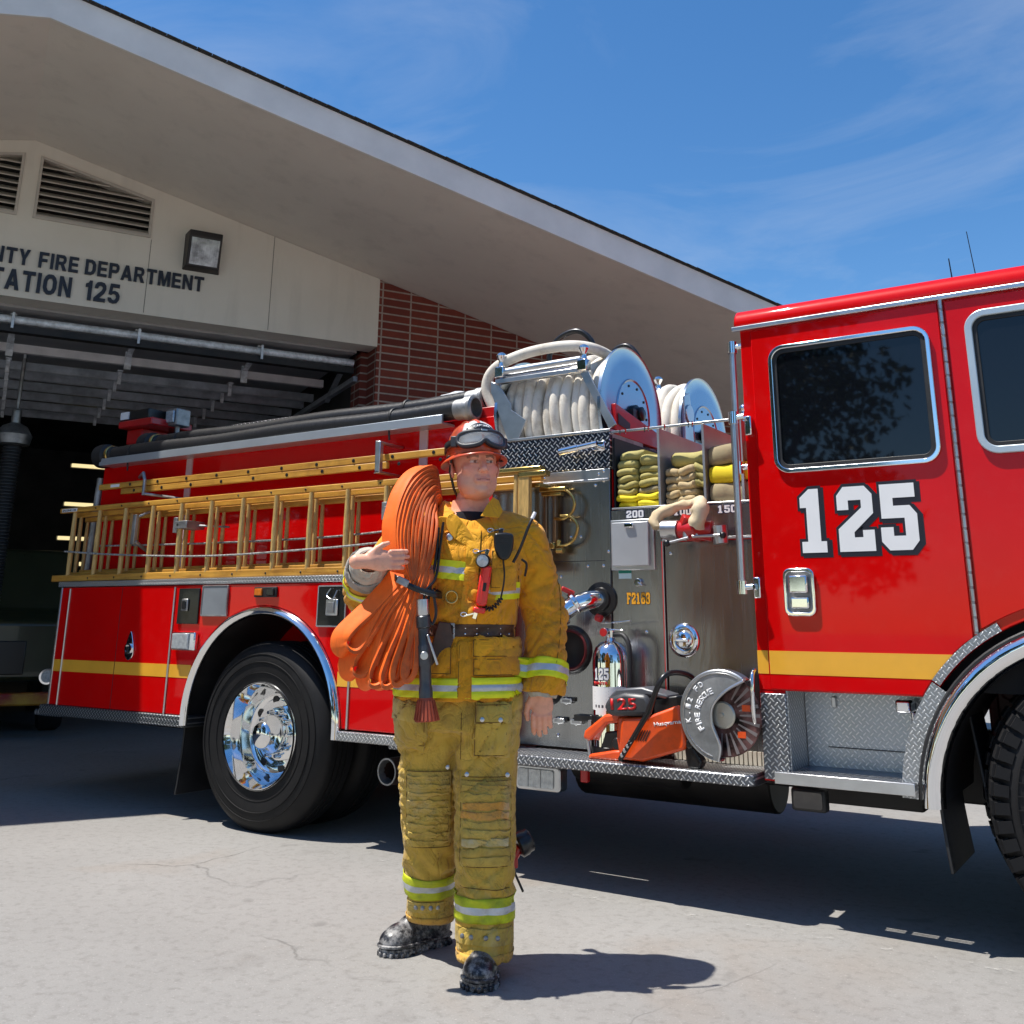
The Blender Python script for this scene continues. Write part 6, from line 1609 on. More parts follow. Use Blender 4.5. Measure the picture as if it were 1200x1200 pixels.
# ---- hands
def hand(M, side, curl, spread=.0, thumb=None, res=.0028):
    """palm in xz plane, fingers along -z, back of the hand towards -y; thumb at x = side"""
    pts = []
    D = None; G, ax = grid((-.085, -.06, -.215), (.085, .09, .09), res)
    d = sell(G, (0, .004, -.045), (.041, .015, .050))
    d = smin(d, scap(G, (0, .004, .050), (0, .002, .0), .028, .027, (1, .8, 1)), .02)
    L = [(.030, .040, .026, .021), (.010, .046, .030, .022), (-.011, .043, .028, .021), (-.030, .034, .021, .019)]
    for i, (fx, a, b, c) in enumerate(L):
        fx *= side; p = np.array([fx, .0, -.085+(.006 if i == 3 else 0)+(.003 if i == 0 else 0)])
        ang = curl[i]; sp = (fx*3.0)*spread; t = 0
        for k, (seg, ra, rb) in enumerate(((a, .0098, .0092), (b, .0092, .0084), (c, .0084, .0072))):
            t += ang*(.7, 1, .8)[k]
            q = p+np.array([math.sin(sp)*seg, math.sin(t)*seg*math.cos(sp), -math.cos(t)*seg*math.cos(sp)])
            s_ = (1 if i != 3 else .88)
            d = smin(d, scap(G, p, q, ra*s_, rb*s_), .0035 if k else .008); p = q
        pts.append(p)
    th = thumb or [(.030, .008, -.010), (.052, .012, -.045), (.060, .018, -.080), (.058, .024, -.105)]
    for k in range(3):
        p0, p1 = np.array(th[k]), np.array(th[k+1]); p0 = p0*[side, 1, 1]; p1 = p1*[side, 1, 1]
        d = smin(d, scap(G, p0, p1, (.015, .0115, .0105)[k], (.0118, .0105, .0085)[k]), .012 if k == 0 else .004)
    V, F_ = nets(d, ax); V = smoothv(V, F_, 1, .4)
    T = np.tile(np.array([.88, .44, .29]), (len(V), 1))
    kn = np.exp(-((V[:, 2]+.088)/.012)**2)*(V[:, 1] < 0); T = T*(1-.35*kn[:, None])+np.array([.72, .26, .19])*.35*kn[:, None]
    tip = np.clip((-.16-V[:, 2])/.03, 0, 1); T = T*(1-.4*tip[:, None])+np.array([.74, .28, .21])*.4*tip[:, None]
    return np.array([list(M @ Vector(v)) for v in V]), F_, T
# left hand (image right) hangs by the thigh, back of hand outwards and towards the viewer
MLh = Matrix.Translation((.305, -.055, .925)) @ Euler((R(4), R(3), R(-12))).to_matrix().to_4x4()
V1, F1, T1 = hand(MLh, -1, [.40, .46, .52, .60], .0, thumb=[(.030, .004, -.010), (.050, .004, -.045), (.056, .006, -.075), (.052, .010, -.098)])
# right hand (image left) across the hose, fingers to the image right, thumb up
MRh = Matrix.Translation((-.322, -.262, 1.374)) @ Euler((0, R(-94), R(10))).to_matrix().to_4x4() @ Matrix.Scale(.93, 4)
V2, F2, T2 = hand(MRh, 1, [.36, .40, .43, .48], .05, thumb=[(.026, .004, -.005), (.046, .004, -.030), (.058, .006, -.052), (.064, .010, -.072)])

# ---- coarse body under the clothes
G, ax = grid((-.42, -.30, .02), (.42, .30, 1.62), .012)
d = sloft(G, [.86, .93, 1.1, 1.35, 1.5, 1.56], [.02]*6, [.02]*6, [.15, .16, .15, .17, .16, .08], [.11, .12, .12, .12, .09, .06])
d = smin(d, scap(G, (.0, .03, 1.45), (.02, .02, 1.62), .07, .06), .03)
SHL, ELL, WRL = (.235, .02, 1.475), (.325, .03, 1.19), (.308, -.045, .945)
SHR, ELR, WRR = (-.195, .02, 1.475), (-.355, .06, 1.280), (-.335, -.17, 1.372)
for a, b_, c in ((SHL, ELL, WRL), (SHR, ELR, WRR)): d = smin(smin(d, scap(G, a, b_, .055, .045), .02), scap(G, b_, c, .045, .03), .01)
LEGA = ((-.085, .03, .86), (-.09, .13, .50), (-.080, .27, .20)); LEGB = ((.10, .0, .86), (.105, .0, .50), (.105, -.0, .18))
for a, b_, c in (LEGA, LEGB): d = smin(smin(d, scap(G, a, b_, .085, .06), .03), scap(G, b_, c, .06, .04), .02)
V0, F0 = nets(d, ax); T0 = np.tile(base, (len(V0), 1))
VV = np.concatenate([V0, Vh, V1, V2]); o1 = len(V0); o2 = o1+len(Vh); o3 = o2+len(V1)
FF = np.concatenate([F0, Fh+o1, F1+o2, F2+o3]); TT = np.concatenate([T0, Th, T1, T2])
tomesh('body', VV, FF, M_skin, pe, attrs={'tint': TT})

# ---- jacket
h = .0068
G, ax = grid((-.50, -.36, .84), (.50, .30, 1.66), h)
zs = [.895, .93, 1.05, 1.115, 1.145, 1.18, 1.30, 1.40, 1.48, 1.53, 1.565, 1.59]
d = sloft(G, zs, [-.004, -.002, .012, .020, .022, .022, .022, .022, .020, .020, .022, .03], [.01, .01, .01, .01, .01, .01, .0, .0, .01, .015, .02, .02],
          [.236, .232, .210, .184, .180, .186, .200, .216, .215, .180, .125, .085], [.178, .176, .166, .150, .146, .155, .172, .170, .150, .125, .098, .08], 2.4)
# shoulders and arms
d = smin(d, scap(G, (-.14, .02, 1.515), (.17, .02, 1.520), .062), .05)
ar = smin(scap(G, SHL, ELL, .092, .080), scap(G, ELL, (.310, -.040, .945), .080, .082), .02)
kk = .006+.032*np.clip((G[2]-1.34)/.08, 0, 1)
d = smin(d, ar, kk)
ar2 = smin(scap(G, SHR, ELR, .088, .088), scap(G, ELR, (-.343, -.125, 1.352), .088, .078), .02)
d = smin(d, ar2, .035)
# belly blouse over the belt, hem flare
d = smin(d, sell(G, (.03, -.05, 1.21), (.17, .13, .075)), .03)
# open cuffs
d = smax(d, -scap(G, (.309, -.042, .90), (.311, -.036, .955), .068), .004)
d = smax(d, (.905-G[2]) - 100*(G[0] < .22), .004) if 0 else d
cut = (G[2]-.915) ; sel = G[0] > .20
d = np.where(sel, smax(d, -(cut+.12*(G[0]-.31)), .006), d)
dirR = np.array([.022, -.205, .070]); dirR /= np.linalg.norm(dirR)
pr = (G[0]+.343)*dirR[0]+(G[1]+.145)*dirR[1]+(G[2]-1.356)*dirR[2]
d = np.where((G[0] < -.2) & (G[1] < -.09), smax(d, pr, .006), d)
d = smax(d, -sell(G, (.03, -.03, 1.61), (.080, .105, .095)), .01)
V, Fc = nets(d, ax); V = smoothv(V, Fc, 2, .5); Nn = vnormals(V, Fc)
# folds: along sleeves, under arms, at waist
w1 = vnoise(V, (7, 7, 4), 1); w2 = vnoise(V, (15, 15, 28), 2); w3 = vnoise(V, (5, 5, 16), 3); w4 = vnoise(V, (4, 9, 10), 8)
x, y, z = V.T
slv = np.clip((x-.22)/.04, 0, 1)
elb = np.exp(-((z-1.18)/.10)**2)*slv
rdg = lambda w: (1-np.minimum(1, np.abs(w)*3.2))**2
dg = vnoise(np.stack([x*.8+z*.6, y, z*.8-x*.6], 1), (5, 6, 19), 9)          # long diagonal drags
disp = .007*w1+.004*w2*np.clip(elb*2+.35, 0, 1)+.007*w3*np.exp(-((z-1.17)/.07)**2)
disp -= .011*rdg(dg)**2*np.clip((1.46-z)/.1, .35, 1)-.002
disp -= elb*.008*np.abs(np.sin((z+.45*(x-.3)+.05*w1)*48))**8
disp -= .010*rdg(w4)**2*slv
disp += .008*np.exp(-((z-1.20)/.05)**2)*np.sin(x*55+w1*5)*(y < 0)*(x < .2)
cuff = np.exp(-((z-.94)/.02)**2)*slv; disp *= (1-.6*cuff)
V = V+Nn*disp[:, None]; V = smoothv(V, Fc, 1, .3)
jk = tomesh('jacket', V, Fc, M_jk, pe)
JB = bvh(V, Fc); 

def patch(B, name, corners, n, m, t, mat, parent, dirv=(0, 1, 0), off=.002, rnd=0.0, y0=-.6, edge=.7, label=None, wob=0.0):
    """cloth piece laid on the surface: bilinear window of (x,z) corners cast along dirv; t = thickness"""
    (x0, z0), (x1, z1), (x2, z2), (x3, z3) = corners        # bl, br, tr, tl
    dv = Vector(dirv).normalized(); side = dv.cross(Vector((0, 0, 1))).normalized()*-1
    top = {}; ok = True
    last = None
    P0 = []
    for i in range(n+1):
        u = i/n
        for j in range(m+1):
            v = j/m
            a = (x0*(1-u)+x1*u)*(1-v)+(x3*(1-u)+x2*u)*v; b = (z0*(1-u)+z1*u)*(1-v)+(z3*(1-u)+z2*u)*v
            src = -side*a*-1+Vector((0, 0, b)) if dirv != (0, 1, 0) else Vector((a, 0, b))
            hit = B.ray_cast(src+dv*y0, dv)
            if hit[0] is None: P0.append(None)
            else: P0.append((hit[0], hit[1]))
    good = [p for p in P0 if p]
    if not good: return None
    for k, p in enumerate(P0):
        if p is None:
            best = min((q for q in range(len(P0)) if P0[q]), key=lambda q: abs(q-k)); P0[k] = P0[best]
    vs = []; fs = []
    for lay, o_ in ((0, off), (1, off+t)):
        for i in range(n+1):
            for j in range(m+1):
                p, nn = P0[i*(m+1)+j]
                if nn.dot(dv) > 0: nn = -nn
                e = min(i, n-i, j, m-j); k = o_ if lay == 0 else off+t*(edge if e == 0 else 1)
                vs.append(p+nn*k)
    S = (n+1)*(m+1); I = lambda i, j, l: l*S+i*(m+1)+j
    for i in range(n):
        for j in range(m):
            fs.append((I(i, j, 1), I(i+1, j, 1), I(i+1, j+1, 1), I(i, j+1, 1)))
    for i in range(n):
        fs += [(I(i, 0, 0), I(i+1, 0, 0), I(i+1, 0, 1), I(i, 0, 1)), (I(i, m, 1), I(i+1, m, 1), I(i+1, m, 0), I(i, m, 0))]
    for j in range(m):
        fs += [(I(0, j, 1), I(0, j+1, 1), I(0, j+1, 0), I(0, j, 0)), (I(n, j, 0), I(n, j+1, 0), I(n, j+1, 1), I(n, j, 1))]
    mb = MB().add(vs, fs)
    if wob:
        for q in range(len(mb.v)):
            v = Vector(mb.v[q]); mb.v[q] = tuple(v+Vector((mnoise.noise(v*30)*wob, mnoise.noise(v*30+Vector((5, 0, 0)))*wob, mnoise.noise(v*30+Vector((0, 9, 0)))*wob)))
    return mb.build(name, mat, parent, smooth=50, label=label)
def band(B, name, p0, p1, ts, mats, parent, off=.003, n=64, rr=.3, arc_=None, label=None, maxx=None):
    """reflective trim wrapped round a limb or trunk from inside out; ts = breakpoints along the axis"""
    p0 = Vector(p0); p1 = Vector(p1); d = (p1-p0).normalized(); L = (p1-p0).length
    u = d.cross(Vector((0, 1, 0))); u = (Vector((1, 0, 0)) if u.length < .2 else u).normalized(); w_ = d.cross(u).normalized()
    o = None; mb = MB(); rows = []
    sub = []
    for k in range(len(ts)-1):
        for s in range(3): sub.append((ts[k]+(ts[k+1]-ts[k])*s/3, k))
    sub.append((ts[-1], len(ts)-2))
    R_ = []
    for t, k in sub:
        c = p0+d*t; row = []
        for j in range(n):
            a = 2*PI*j/n; dr = u*math.cos(a)+w_*math.sin(a)
            src = c+dr*rr; hit = B.ray_cast(src, -dr, rr)
            row.append((hit[0] if hit[0] else c+dr*.05)+dr*off)
        R_.append(row)
    vs = [p for row in R_ for p in row]; mb.add(vs, [])
    jr = range(n)
    for i in range(len(sub)-1):
        for j in jr:
            if maxx and max(R_[i][j].x, R_[i][(j+1) % n].x, R_[i+1][j].x, R_[i+1][(j+1) % n].x) > maxx: continue
            mb.f.append((i*n+j, i*n+(j+1) % n, (i+1)*n+(j+1) % n, (i+1)*n+j)); mb.m.append(sub[i][1])
    o = mb.build(name, mats, parent, smooth=60, label=label)
    s = o.modifiers.new('solid', 'SOLIDIFY'); s.thickness = .002; s.offset = 1
    return o
L3 = [M_lime, M_silver, M_lime]; LD = [M_limed, M_silver, M_limed]
# hem band
band(JB, 'reflective_stripe', (0, .01, .900), (0, .01, 1.1), [.010, .033, .053, .076], L3, pe, n=96, rr=.36, maxx=.245)
# chest band
for (xa, za, xb, zb_) in ((-.175, 1.330, .020, 1.312), (.100, 1.243, .215, 1.256)):
    for k_, (u0, u1, mt) in enumerate(((0, .34, M_lime), (.34, .66, M_silver), (.66, 1, M_lime))):
        hh = .068 if xa < 0 else .058
        patch(JB, 'chest_stripe', [(xa, za+hh*u0), (xb, zb_+hh*u0), (xb, zb_+hh*u1), (xa, za+hh*u1)], 16, 3, .002, mt, pe, off=.003, edge=1)
# left sleeve band, right cuff band
ex_ = Vector(ELL)+(Vector((.310, -.040, .945))-Vector(ELL))*.68
band(JB, 'reflective_stripe', ex_, (.308, -.05, .93), [.0, .024, .048, .070], L3, pe, n=48, rr=.15)
er = Vector(ELR)+(Vector((-.343, -.125, 1.352))-Vector(ELR))*.40
band(JB, 'reflective_stripe', er, Vector((-.343, -.125, 1.352)), [.0, .020, .038, .058], L3, pe, n=48, rr=.15)
# wristlets
def cuffring(name, a, b, r0, r1, mat):
    a = Vector(a); b = Vector(b); m = MB(); L = (b-a).length
    m.lathe([(r0, 0), (r0*1.02, L*.3), (r0*.98, L*.6), (r1, L), (r1-.006, L), (r1-.008, L*.6), (r0-.012, 0)], a, b-a, 32, closed=True)
    for i, v in enumerate(m.v): v = Vector(v); m.v[i] = tuple(v+Vector((mnoise.noise(v*40), mnoise.noise(v*40+Vector((3, 3, 3))), mnoise.noise(v*40+Vector((8, 1, 2)))))*.004)
    return m.build(name, mat, pe, smooth=60)
M_wr = cloth('wristlet_knit', (.50, .46, .38), (.60, .56, .48), (.25, .22, .18))
cuffring('wristlet', (-.342, -.125, 1.352), (-.325, -.222, 1.374), .068, .046, M_wr)
M_gr = cloth('grey_cuff', (.33, .30, .26), (.40, .37, .33), (.16, .13, .1))
cuffring('wristlet', (-.344, -.10, 1.345), (-.340, -.165, 1.358), .082, .074, M_gr)
cuffring('wristlet', (.309, -.045, .965), (.307, -.055, .905), .060, .046, M_wr)
# collar: two wings standing round the neck
def collar():
    m = MB(); n = 40; vs = []; fs = []
    for i in range(n+1):
        a = R(-62+ (304)*i/n)       # open to the front
        cx, cy = .030, .015; r = .088; e = min(i, n-i)/n
        fr = max(0, 1-e*5)
        px = cx+r*math.sin(a)*1.08*-1 if 0 else cx-r*1.1*math.cos(a+PI/2)
        py = cy+r*1.0*math.sin(a+PI/2) if 0 else cy+r*math.sin(a+PI/2)*-1
        # angle measured from the front
        A = R(36+288*i/n); px = cx+.092*math.sin(A); py = cy-.088*math.cos(A)
        zb = 1.535-.040*fr; zt = 1.622-.055*fr
        ox = math.sin(A); oy = -math.cos(A)
        vs += [(px, py, zb), (px+ox*.004, py+oy*.004, zt), (px+ox*.014, py+oy*.014, zt+.003), (px+ox*(.036+.015*fr), py+oy*(.036+.030*fr), zt-.045), (px+ox*(.058+.02*fr), py+oy*(.058+.035*fr), zb-.005-.02*fr)]
    k = 5
    for i in range(n):
        for j in range(k-1): fs.append((i*k+j, i*k+j+1, (i+1)*k+j+1, (i+1)*k+j))
    m.add(vs, fs); o = m.build('collar', M_jk2, pe, smooth=70); s = o.modifiers.new('s', 'SOLIDIFY'); s.thickness = .005; s.offset = 1
    sb = o.modifiers.new('ss', 'SUBSURF'); sb.levels = 1; sb.render_levels = 1
collar()
# dark undershirt at the throat
m = MB(); m.lathe([(.078, 1.50), (.074, 1.56), (.070, 1.575), (.066, 1.572)], (.03, .012, 0), (0, 0, 1), 32); m.build('undershirt', pbr('navy_knit', (.01, .012, .02), .9), pe)
# storm flap, pockets, shoulder yoke
patch(JB, 'storm_flap', [(.0, 1.165), (.055, 1.165), (.070, 1.50), (.022, 1.50)], 6, 40, .004, M_jk2, pe)
patch(JB, 'storm_flap', [(-.005, .905), (.055, .905), (.055, 1.10), (-.005, 1.10)], 6, 20, .004, M_jk, pe)
pk = patch(JB, 'chest_pocket', [(.105, 1.275), (.195, 1.285), (.198, 1.425), (.110, 1.425)], 10, 14, .012, M_jk2, pe)
pk = patch(JB, 'radio_pocket', [(.022, 1.25), (.115, 1.225), (.125, 1.262), (.030, 1.292)], 10, 6, .012, M_jk2, pe, wob=.004)
lp_ = patch(JB, 'lower_pocket', [(.050, .985), (.215, .985), (.215, 1.105), (.055, 1.105)], 16, 12, .016, M_jk, pe, wob=.004)
patch(JB, 'pocket_flap', [(.045, 1.045), (.220, 1.045), (.218, 1.115), (.050, 1.115)], 16, 8, .020, M_jk2, pe, wob=.005)
# second hem stripe on pocket
for (a, b_), mt in (((.912, .933), M_lime), ((.933, .955), M_silver), ((.955, .978), M_lime)):
    patch(JB, 'reflective_stripe', [(.045, a), (.226, a), (.226, b_), (.045, b_)], 20, 3, .017, mt, pe)
patch(JB, 'lower_pocket', [(-.16, .985), (-.03, .985), (-.03, 1.09), (-.155, 1.09)], 12, 10, .012, M_jk, pe, wob=.004)
# belt
bb_ = band(JB, 'leather_belt', (.02, .01, 1.118), (.02, .01, 1.3), [0, .022, .042], [M_leather, M_leather], pe, off=.004, n=80, rr=.34, maxx=.225)
m = MB()
for i in range(9):
    a = R(-150+i*15); hit = JB.ray_cast(Vector((.02+.4*math.cos(a), .01+.4*math.sin(a), 1.138)), Vector((-math.cos(a), -math.sin(a), 0)))
    if hit[0]: 
        q = hit[0]-Vector((-math.cos(a), -math.sin(a), 0))*.007
        for dz in (-.010, .010): m.sphere(q+Vector((0, 0, dz)), .0035, 8)
m.build('rivets', M_chrome, bb_)
def onj(x, z, o=.004, B=None):
    hit = (B or JB).ray_cast(Vector((x, -.6, z)), Vector((0, 1, 0)))
    return (hit[0] if hit[0] else Vector((x, -.15, z)))+Vector((0, -o, 0))
q = onj(-.045, 1.138, .012)
m = MB(); m.ring(rrect(-.028, .028, -.028, .028, .006), rrect(-.019, .019, -.019, .019, .004), XZ(q.y) @ Matrix.Translation((q.x, q.z, 0)), .006); m.build('buckle', M_alud, bb_, bevel=.002)
m = MB(); P_ = [(-.02, .06), (.02, .055), (.03, .0), (.012, -.05), (-.03, -.085), (-.055, -.07), (-.045, -.03)]
m.prism([(a*1.1, b_*1.1) for a, b_ in P_], XZ(q.y-.01) @ Matrix.Translation((-.055, 1.105, 0)), .010); m.build('strap_end', M_leather, bb_, bevel=.004)
# metal clasps down the front
M_clasp = M_chrome
for x, z in ((.128, 1.498), (.075, 1.418), (.035, 1.195)):
    q = onj(x, z, .010); m = MB(); m.cbox(q, (.045, .008, .006), (0, -.25, 0)); m.cbox(q+Vector((.018, -.002, -.004)), (.014, .008, .022), (0, .3, 0)); m.tube([q+Vector((-.022, -.002, 0))+Vector((.011*math.cos(R(a)), 0, .007*math.sin(R(a)))) for a in range(0, 360, 30)], .0022, 6, closed=True)
    m.build('clasp', M_clasp, pe, bevel=.002)
for x, z in ((.0, 1.508), (-.045, 1.47)):
    q = onj(x, z, .006); MB().lathe([(.013, 0), (.013, -.003), (.008, -.006), (0, -.006)], q, (0, 1, 0), 20).build('snap', M_alu, pe)
q = onj(-.032, 1.255, .008); m = MB(); m.tube([q+Vector((.021*math.cos(R(a)), -.004, .021*math.sin(R(a)))) for a in range(0, 360, 20)], .0032, 8, closed=True); m.build('ring', M_brass, pe)
# throat tab hanging open
m = MB(); m.prism([(p.x, p.y) for p in spline([(-.055, .0, 0), (-.035, .028, 0), (-.0, .03, 0), (.03, .02, 0), (.05, -.01, 0), (.035, -.035, 0), (0, -.02, 0), (-.035, -.03, 0)], 4, True)], XZ(-.135) @ Matrix.Translation((-.055, 1.515, 0)), .006); m.build('throat_tab', M_jk2, pe, bevel=.003)
m = MB(); m.prism([(p.x, p.y) for p in spline([(-.045, .045, 0), (-.022, .062, 0), (.012, .035, 0), (.05, -.02, 0), (.078, -.075, 0), (.062, -.088, 0), (.03, -.06, 0), (-.01, -.035, 0), (-.04, .0, 0)], 4, True)], XZ(-.150) @ Matrix.Translation((-.012, 1.495, 0)) @ Matrix.Rotation(R(-8), 4, 'X'), .004); m.build('collar_lapel', M_jk2, pe, bevel=.002)

m = MB(); m.prism([(-.044, -.034), (-.020, .018), (.006, .060), (.030, .050), (.046, .006), (.030, -.024)], XZ(-.112) @ Matrix.Translation((.108, 1.572, 0)) @ Matrix.Rotation(R(-24), 4, 'X') @ Matrix.Rotation(R(22), 4, 'Y'), .004); m.build('collar_wing', M_jk2, pe, bevel=.002)
# ---- trousers
G, ax = grid((-.26, -.22, .02), (.26, .44, 1.02), .0075)
# leg lofts
A_ = sloft(G, [.105, .20, .30, .42, .55, .68, .80, .92], [-.085, -.089, -.092, -.096, -.099, -.099, -.099, -.10], [.285, .26, .225, .18, .125, .08, .04, .02],
           [.088, .094, .098, .103, .106, .112, .122, .125], [.095, .10, .105, .108, .11, .118, .13, .135], 2.3)
B_ = sloft(G, [.055, .12, .22, .35, .50, .65, .80, .92], [.108, .108, .106, .104, .104, .105, .105, .105], [.0, .005, .008, .01, .01, .01, .01, .01],
           [.098, .100, .102, .103, .106, .112, .122, .125], [.098, .102, .106, .11, .114, .12, .132, .138], 2.4)
d = smin(A_, B_, .018)
d = smin(d, sloft(G, [.80, .9, 1.0], [0, 0, 0], [.01, .01, .01], [.205, .205, .20], [.14, .14, .14]), .04)
V, Fc = nets(d, ax); V = smoothv(V, Fc, 2, .5); Nn = vnormals(V, Fc); x, y, z = V.T
w1 = vnoise(V, (8, 8, 7), 4); w2 = vnoise(V, (14, 14, 22), 5)
dg = vnoise(np.stack([x*.85+z*.5, y, z*.85-x*.5], 1), (5, 6, 15), 12); w4 = vnoise(V, (6, 6, 9), 14)
rdg = lambda w: (1-np.minimum(1, np.abs(w)*3.2))**2
disp = .008*w1+.002*w2-.010*rdg(dg)**2-.003*rdg(w4)**2+.002
isA = x < .005
kz = np.where(isA, z-.03, z)
km = np.clip((kz-.36)/.02, 0, 1)*np.clip((.645-kz)/.02, 0, 1)*np.clip(-(y-np.where(isA, .14, -.0))/.04, 0, 1)
ph = (kz-.36)/.0305+.35*w1
disp += km*(.006*np.abs(np.sin(ph*PI))**.6-.001)
disp += .006*np.exp(-((kz-.27)/.05)**2)*np.sin((z+.5*x)*90+w1*5)+.005*np.exp(-((z-.74)/.05)**2)*np.sin((z-.7*x)*80+w1*6)
V = V+Nn*disp[:, None]
ridge = km*np.abs(np.sin(ph*PI))
tr = tomesh('trousers', V, Fc, M_tr, pe); TB = bvh(V, Fc)
# quilted knee pads: darker seams between padded rolls
M_orr = cloth('knee_orange', (.58, .26, .03), (.66, .36, .08), (.3, .2, .1), dirt2=(.66, .60, .48), dm=(.45, .7))
M_scuff = cloth('knee_scuff', (.50, .36, .10), (.58, .44, .15), (.60, .54, .42), dirt2=(.58, .50, .34), dm=(.48, .7))
M_seam = pbr('dark_seam', (.20, .13, .03), .9)
def kneepad(x0, x1, z0, z1, cy):
    rolls = 9
    col = [M_trk, M_trk, M_scuff, M_trk, M_trk, M_orr, M_orr, M_trk, M_trk] if cy else [M_trk]*9
    for i in range(rolls):
        a = z0+(z1-z0)*i/rolls; b_ = z0+(z1-z0)*(i+1)/rolls; dx = .003*math.sin(i*2.1)
        patch(TB, 'knee_roll', [(x0+dx, a+.0008), (x1+dx, a+.0008), (x1+dx, b_), (x0+dx, b_)], 20, 6, .013, col[i], kp, off=-.004, edge=.0, wob=.005)
kp = patch(TB, 'knee_pad', [(-.178, .380), (-.02, .380), (-.022, .655), (-.180, .655)], 16, 20, .003, M_trk, pe, label='left hand side quilted knee pad')
kneepad(-.177, -.023, .385, .645, 0)
kp = patch(TB, 'knee_pad', [(.018, .355), (.192, .355), (.190, .635), (.016, .635)], 16, 20, .003, M_trk, pe, label='right hand side quilted knee pad with scuffed orange rolls')
kneepad(.019, .190, .36, .625, 1)
M_tan = cloth('cuff_binding', (.62, .34, .05), (.72, .42, .08), (.35, .2, .06))
band(TB, 'trouser_stripe', (-.090, .255, .205), (-.093, .21, .5), [.0, .028, .050, .078], LD, pe, n=64, rr=.16)
band(TB, 'trouser_stripe', (.107, .005, .180), (.107, .005, .5), [.0, .028, .050, .078], LD, pe, n=64, rr=.16)
band(TB, 'cuff_binding', (-.085, .283, .109), (-.087, .27, .4), [0, .022], [M_tan], pe, off=.002, n=64, rr=.16)
band(TB, 'cuff_binding', (.108, .0, .058), (.108, .0, .4), [0, .028], [M_tan], pe, off=.002, n=64, rr=.16)
for (x0, x1, z0, z1), sn in (((-.165, -.04, .148, .185), (-.14, -.115, -.085, -.06)), ((.01, .20, .115, .165), (.03, .06, .11, .15))):
    o = patch(TB, 'ankle_tab', [(x0, z0), (x1, z0), (x1, z1), (x0, z1)], 12, 5, .005, M_trk, pe)
    for x in sn:
        m = MB()
        hit = TB.ray_cast(Vector((x, -.6, (z0+z1)/2)), Vector((0, 1, 0)))
        if hit[0]: m.lathe([(.008, 0), (.008, -.003), (.004, -.006), (0, -.006)], hit[0]+Vector((0, -.008, 0)), (0, 1, 0), 12); m.build('snap', M_alud, o)
# cargo pockets
o = patch(TB, 'cargo_pocket', [(.055, .715), (.175, .71), (.180, .87), (.062, .875)], 14, 14, .020, M_tr, pe, wob=.004)
patch(TB, 'pocket_flap', [(.058, .825), (.182, .825), (.178, .895), (.064, .895)], 14, 6, .026, M_trk, pe, wob=.004)
o = patch(TB, 'cargo_pocket', [(-.215, .745), (-.115, .73), (-.105, .84), (-.215, .855)], 12, 12, .024, M_tr, pe, wob=.006)
patch(TB, 'pocket_flap', [(-.220, .835), (-.110, .82), (-.115, .89), (-.215, .905)], 12, 6, .030, M_trk, pe, wob=.006)
m = MB()
for x, z in ((.085, .840), (.15, .838), (-.165, .852), (-.033, .668), (.035, .655), (.178, .652)):
    hit = TB.ray_cast(Vector((x, -.6, z)), Vector((0, 1, 0)))
    if hit[0]: MB().lathe([(.008, 0), (.008, -.003), (.004, -.006), (0, -.006)], hit[0]+Vector((0, -.03 if z > .8 else -.014, 0)), (0, 1, 0), 12).build('snap', M_alu, pe)
# stitched seams laid along the cloth
M_stitch = pbr('dark_stitching', (.13, .065, .012), .9)
def seam(B, pts, parent=None, r=.0013, off=.0012, name='stitching'):
    P = spline([(x, z, 0) for x, z in pts], 6) if len(pts) > 2 else [Vector((pts[0][0], pts[0][1], 0)).lerp(Vector((pts[1][0], pts[1][1], 0)), i/14) for i in range(15)]
    out = []
    for p in P:
        h_ = B.ray_cast(Vector((p.x, -.6, p.y)), Vector((0, 1, 0)))
        if h_[0]: out.append(h_[0]+Vector((0, -off, 0)))
    if len(out) > 2: MB().tube(out, r, 5).build(name, M_stitch, parent or pe)
def boxseam(B, x0, x1, z0, z1, off, sk=0):
    for a, b_ in (((x0, z0), (x1, z0)), ((x1, z0), (x1+sk, z1)), ((x1+sk, z1), (x0+sk, z1)), ((x0+sk, z1), (x0, z0))): seam(B, [a, b_], off=off)
boxseam(JB, .109, .191, 1.290, 1.420, .0145, .003)
boxseam(JB, .050, .216, 1.052, 1.108, .0225)
boxseam(JB, .052, .212, .988, 1.042, .018)
seam(JB, [(.004, 1.17), (.014, 1.34), (.024, 1.49)], off=.001); seam(JB, [(.058, 1.17), (.066, 1.34), (.073, 1.49)], off=.001)
seam(JB, [(.205, 1.10), (.212, 1.25), (.215, 1.38)], off=.001)
seam(JB, [(.335, 1.47), (.372, 1.30), (.372, 1.15), (.352, 1.02)], off=.001)
seam(JB, [(-.002, .915), (.0, 1.10)], off=.005); seam(JB, [(-.16, .992), (-.03, .992)], off=.013); seam(JB, [(-.03, .992), (-.03, 1.085)], off=.013)
boxseam(TB, .062, .178, .830, .888, .0285); boxseam(TB, .060, .172, .718, .826, .0225); boxseam(TB, -.214, -.116, .84, .885, .0325); boxseam(TB, -.210, -.118, .745, .832, .026)
boxseam(TB, .016, .192, .357, .633, .0045); boxseam(TB, -.180, -.020, .382, .653, .0045)
seam(TB, [(.012, .70), (.012, .86)], off=.001); seam(TB, [(.02, .645), (.19, .645)], off=.001); seam(TB, [(.02, .29), (.19, .285)], off=.001)
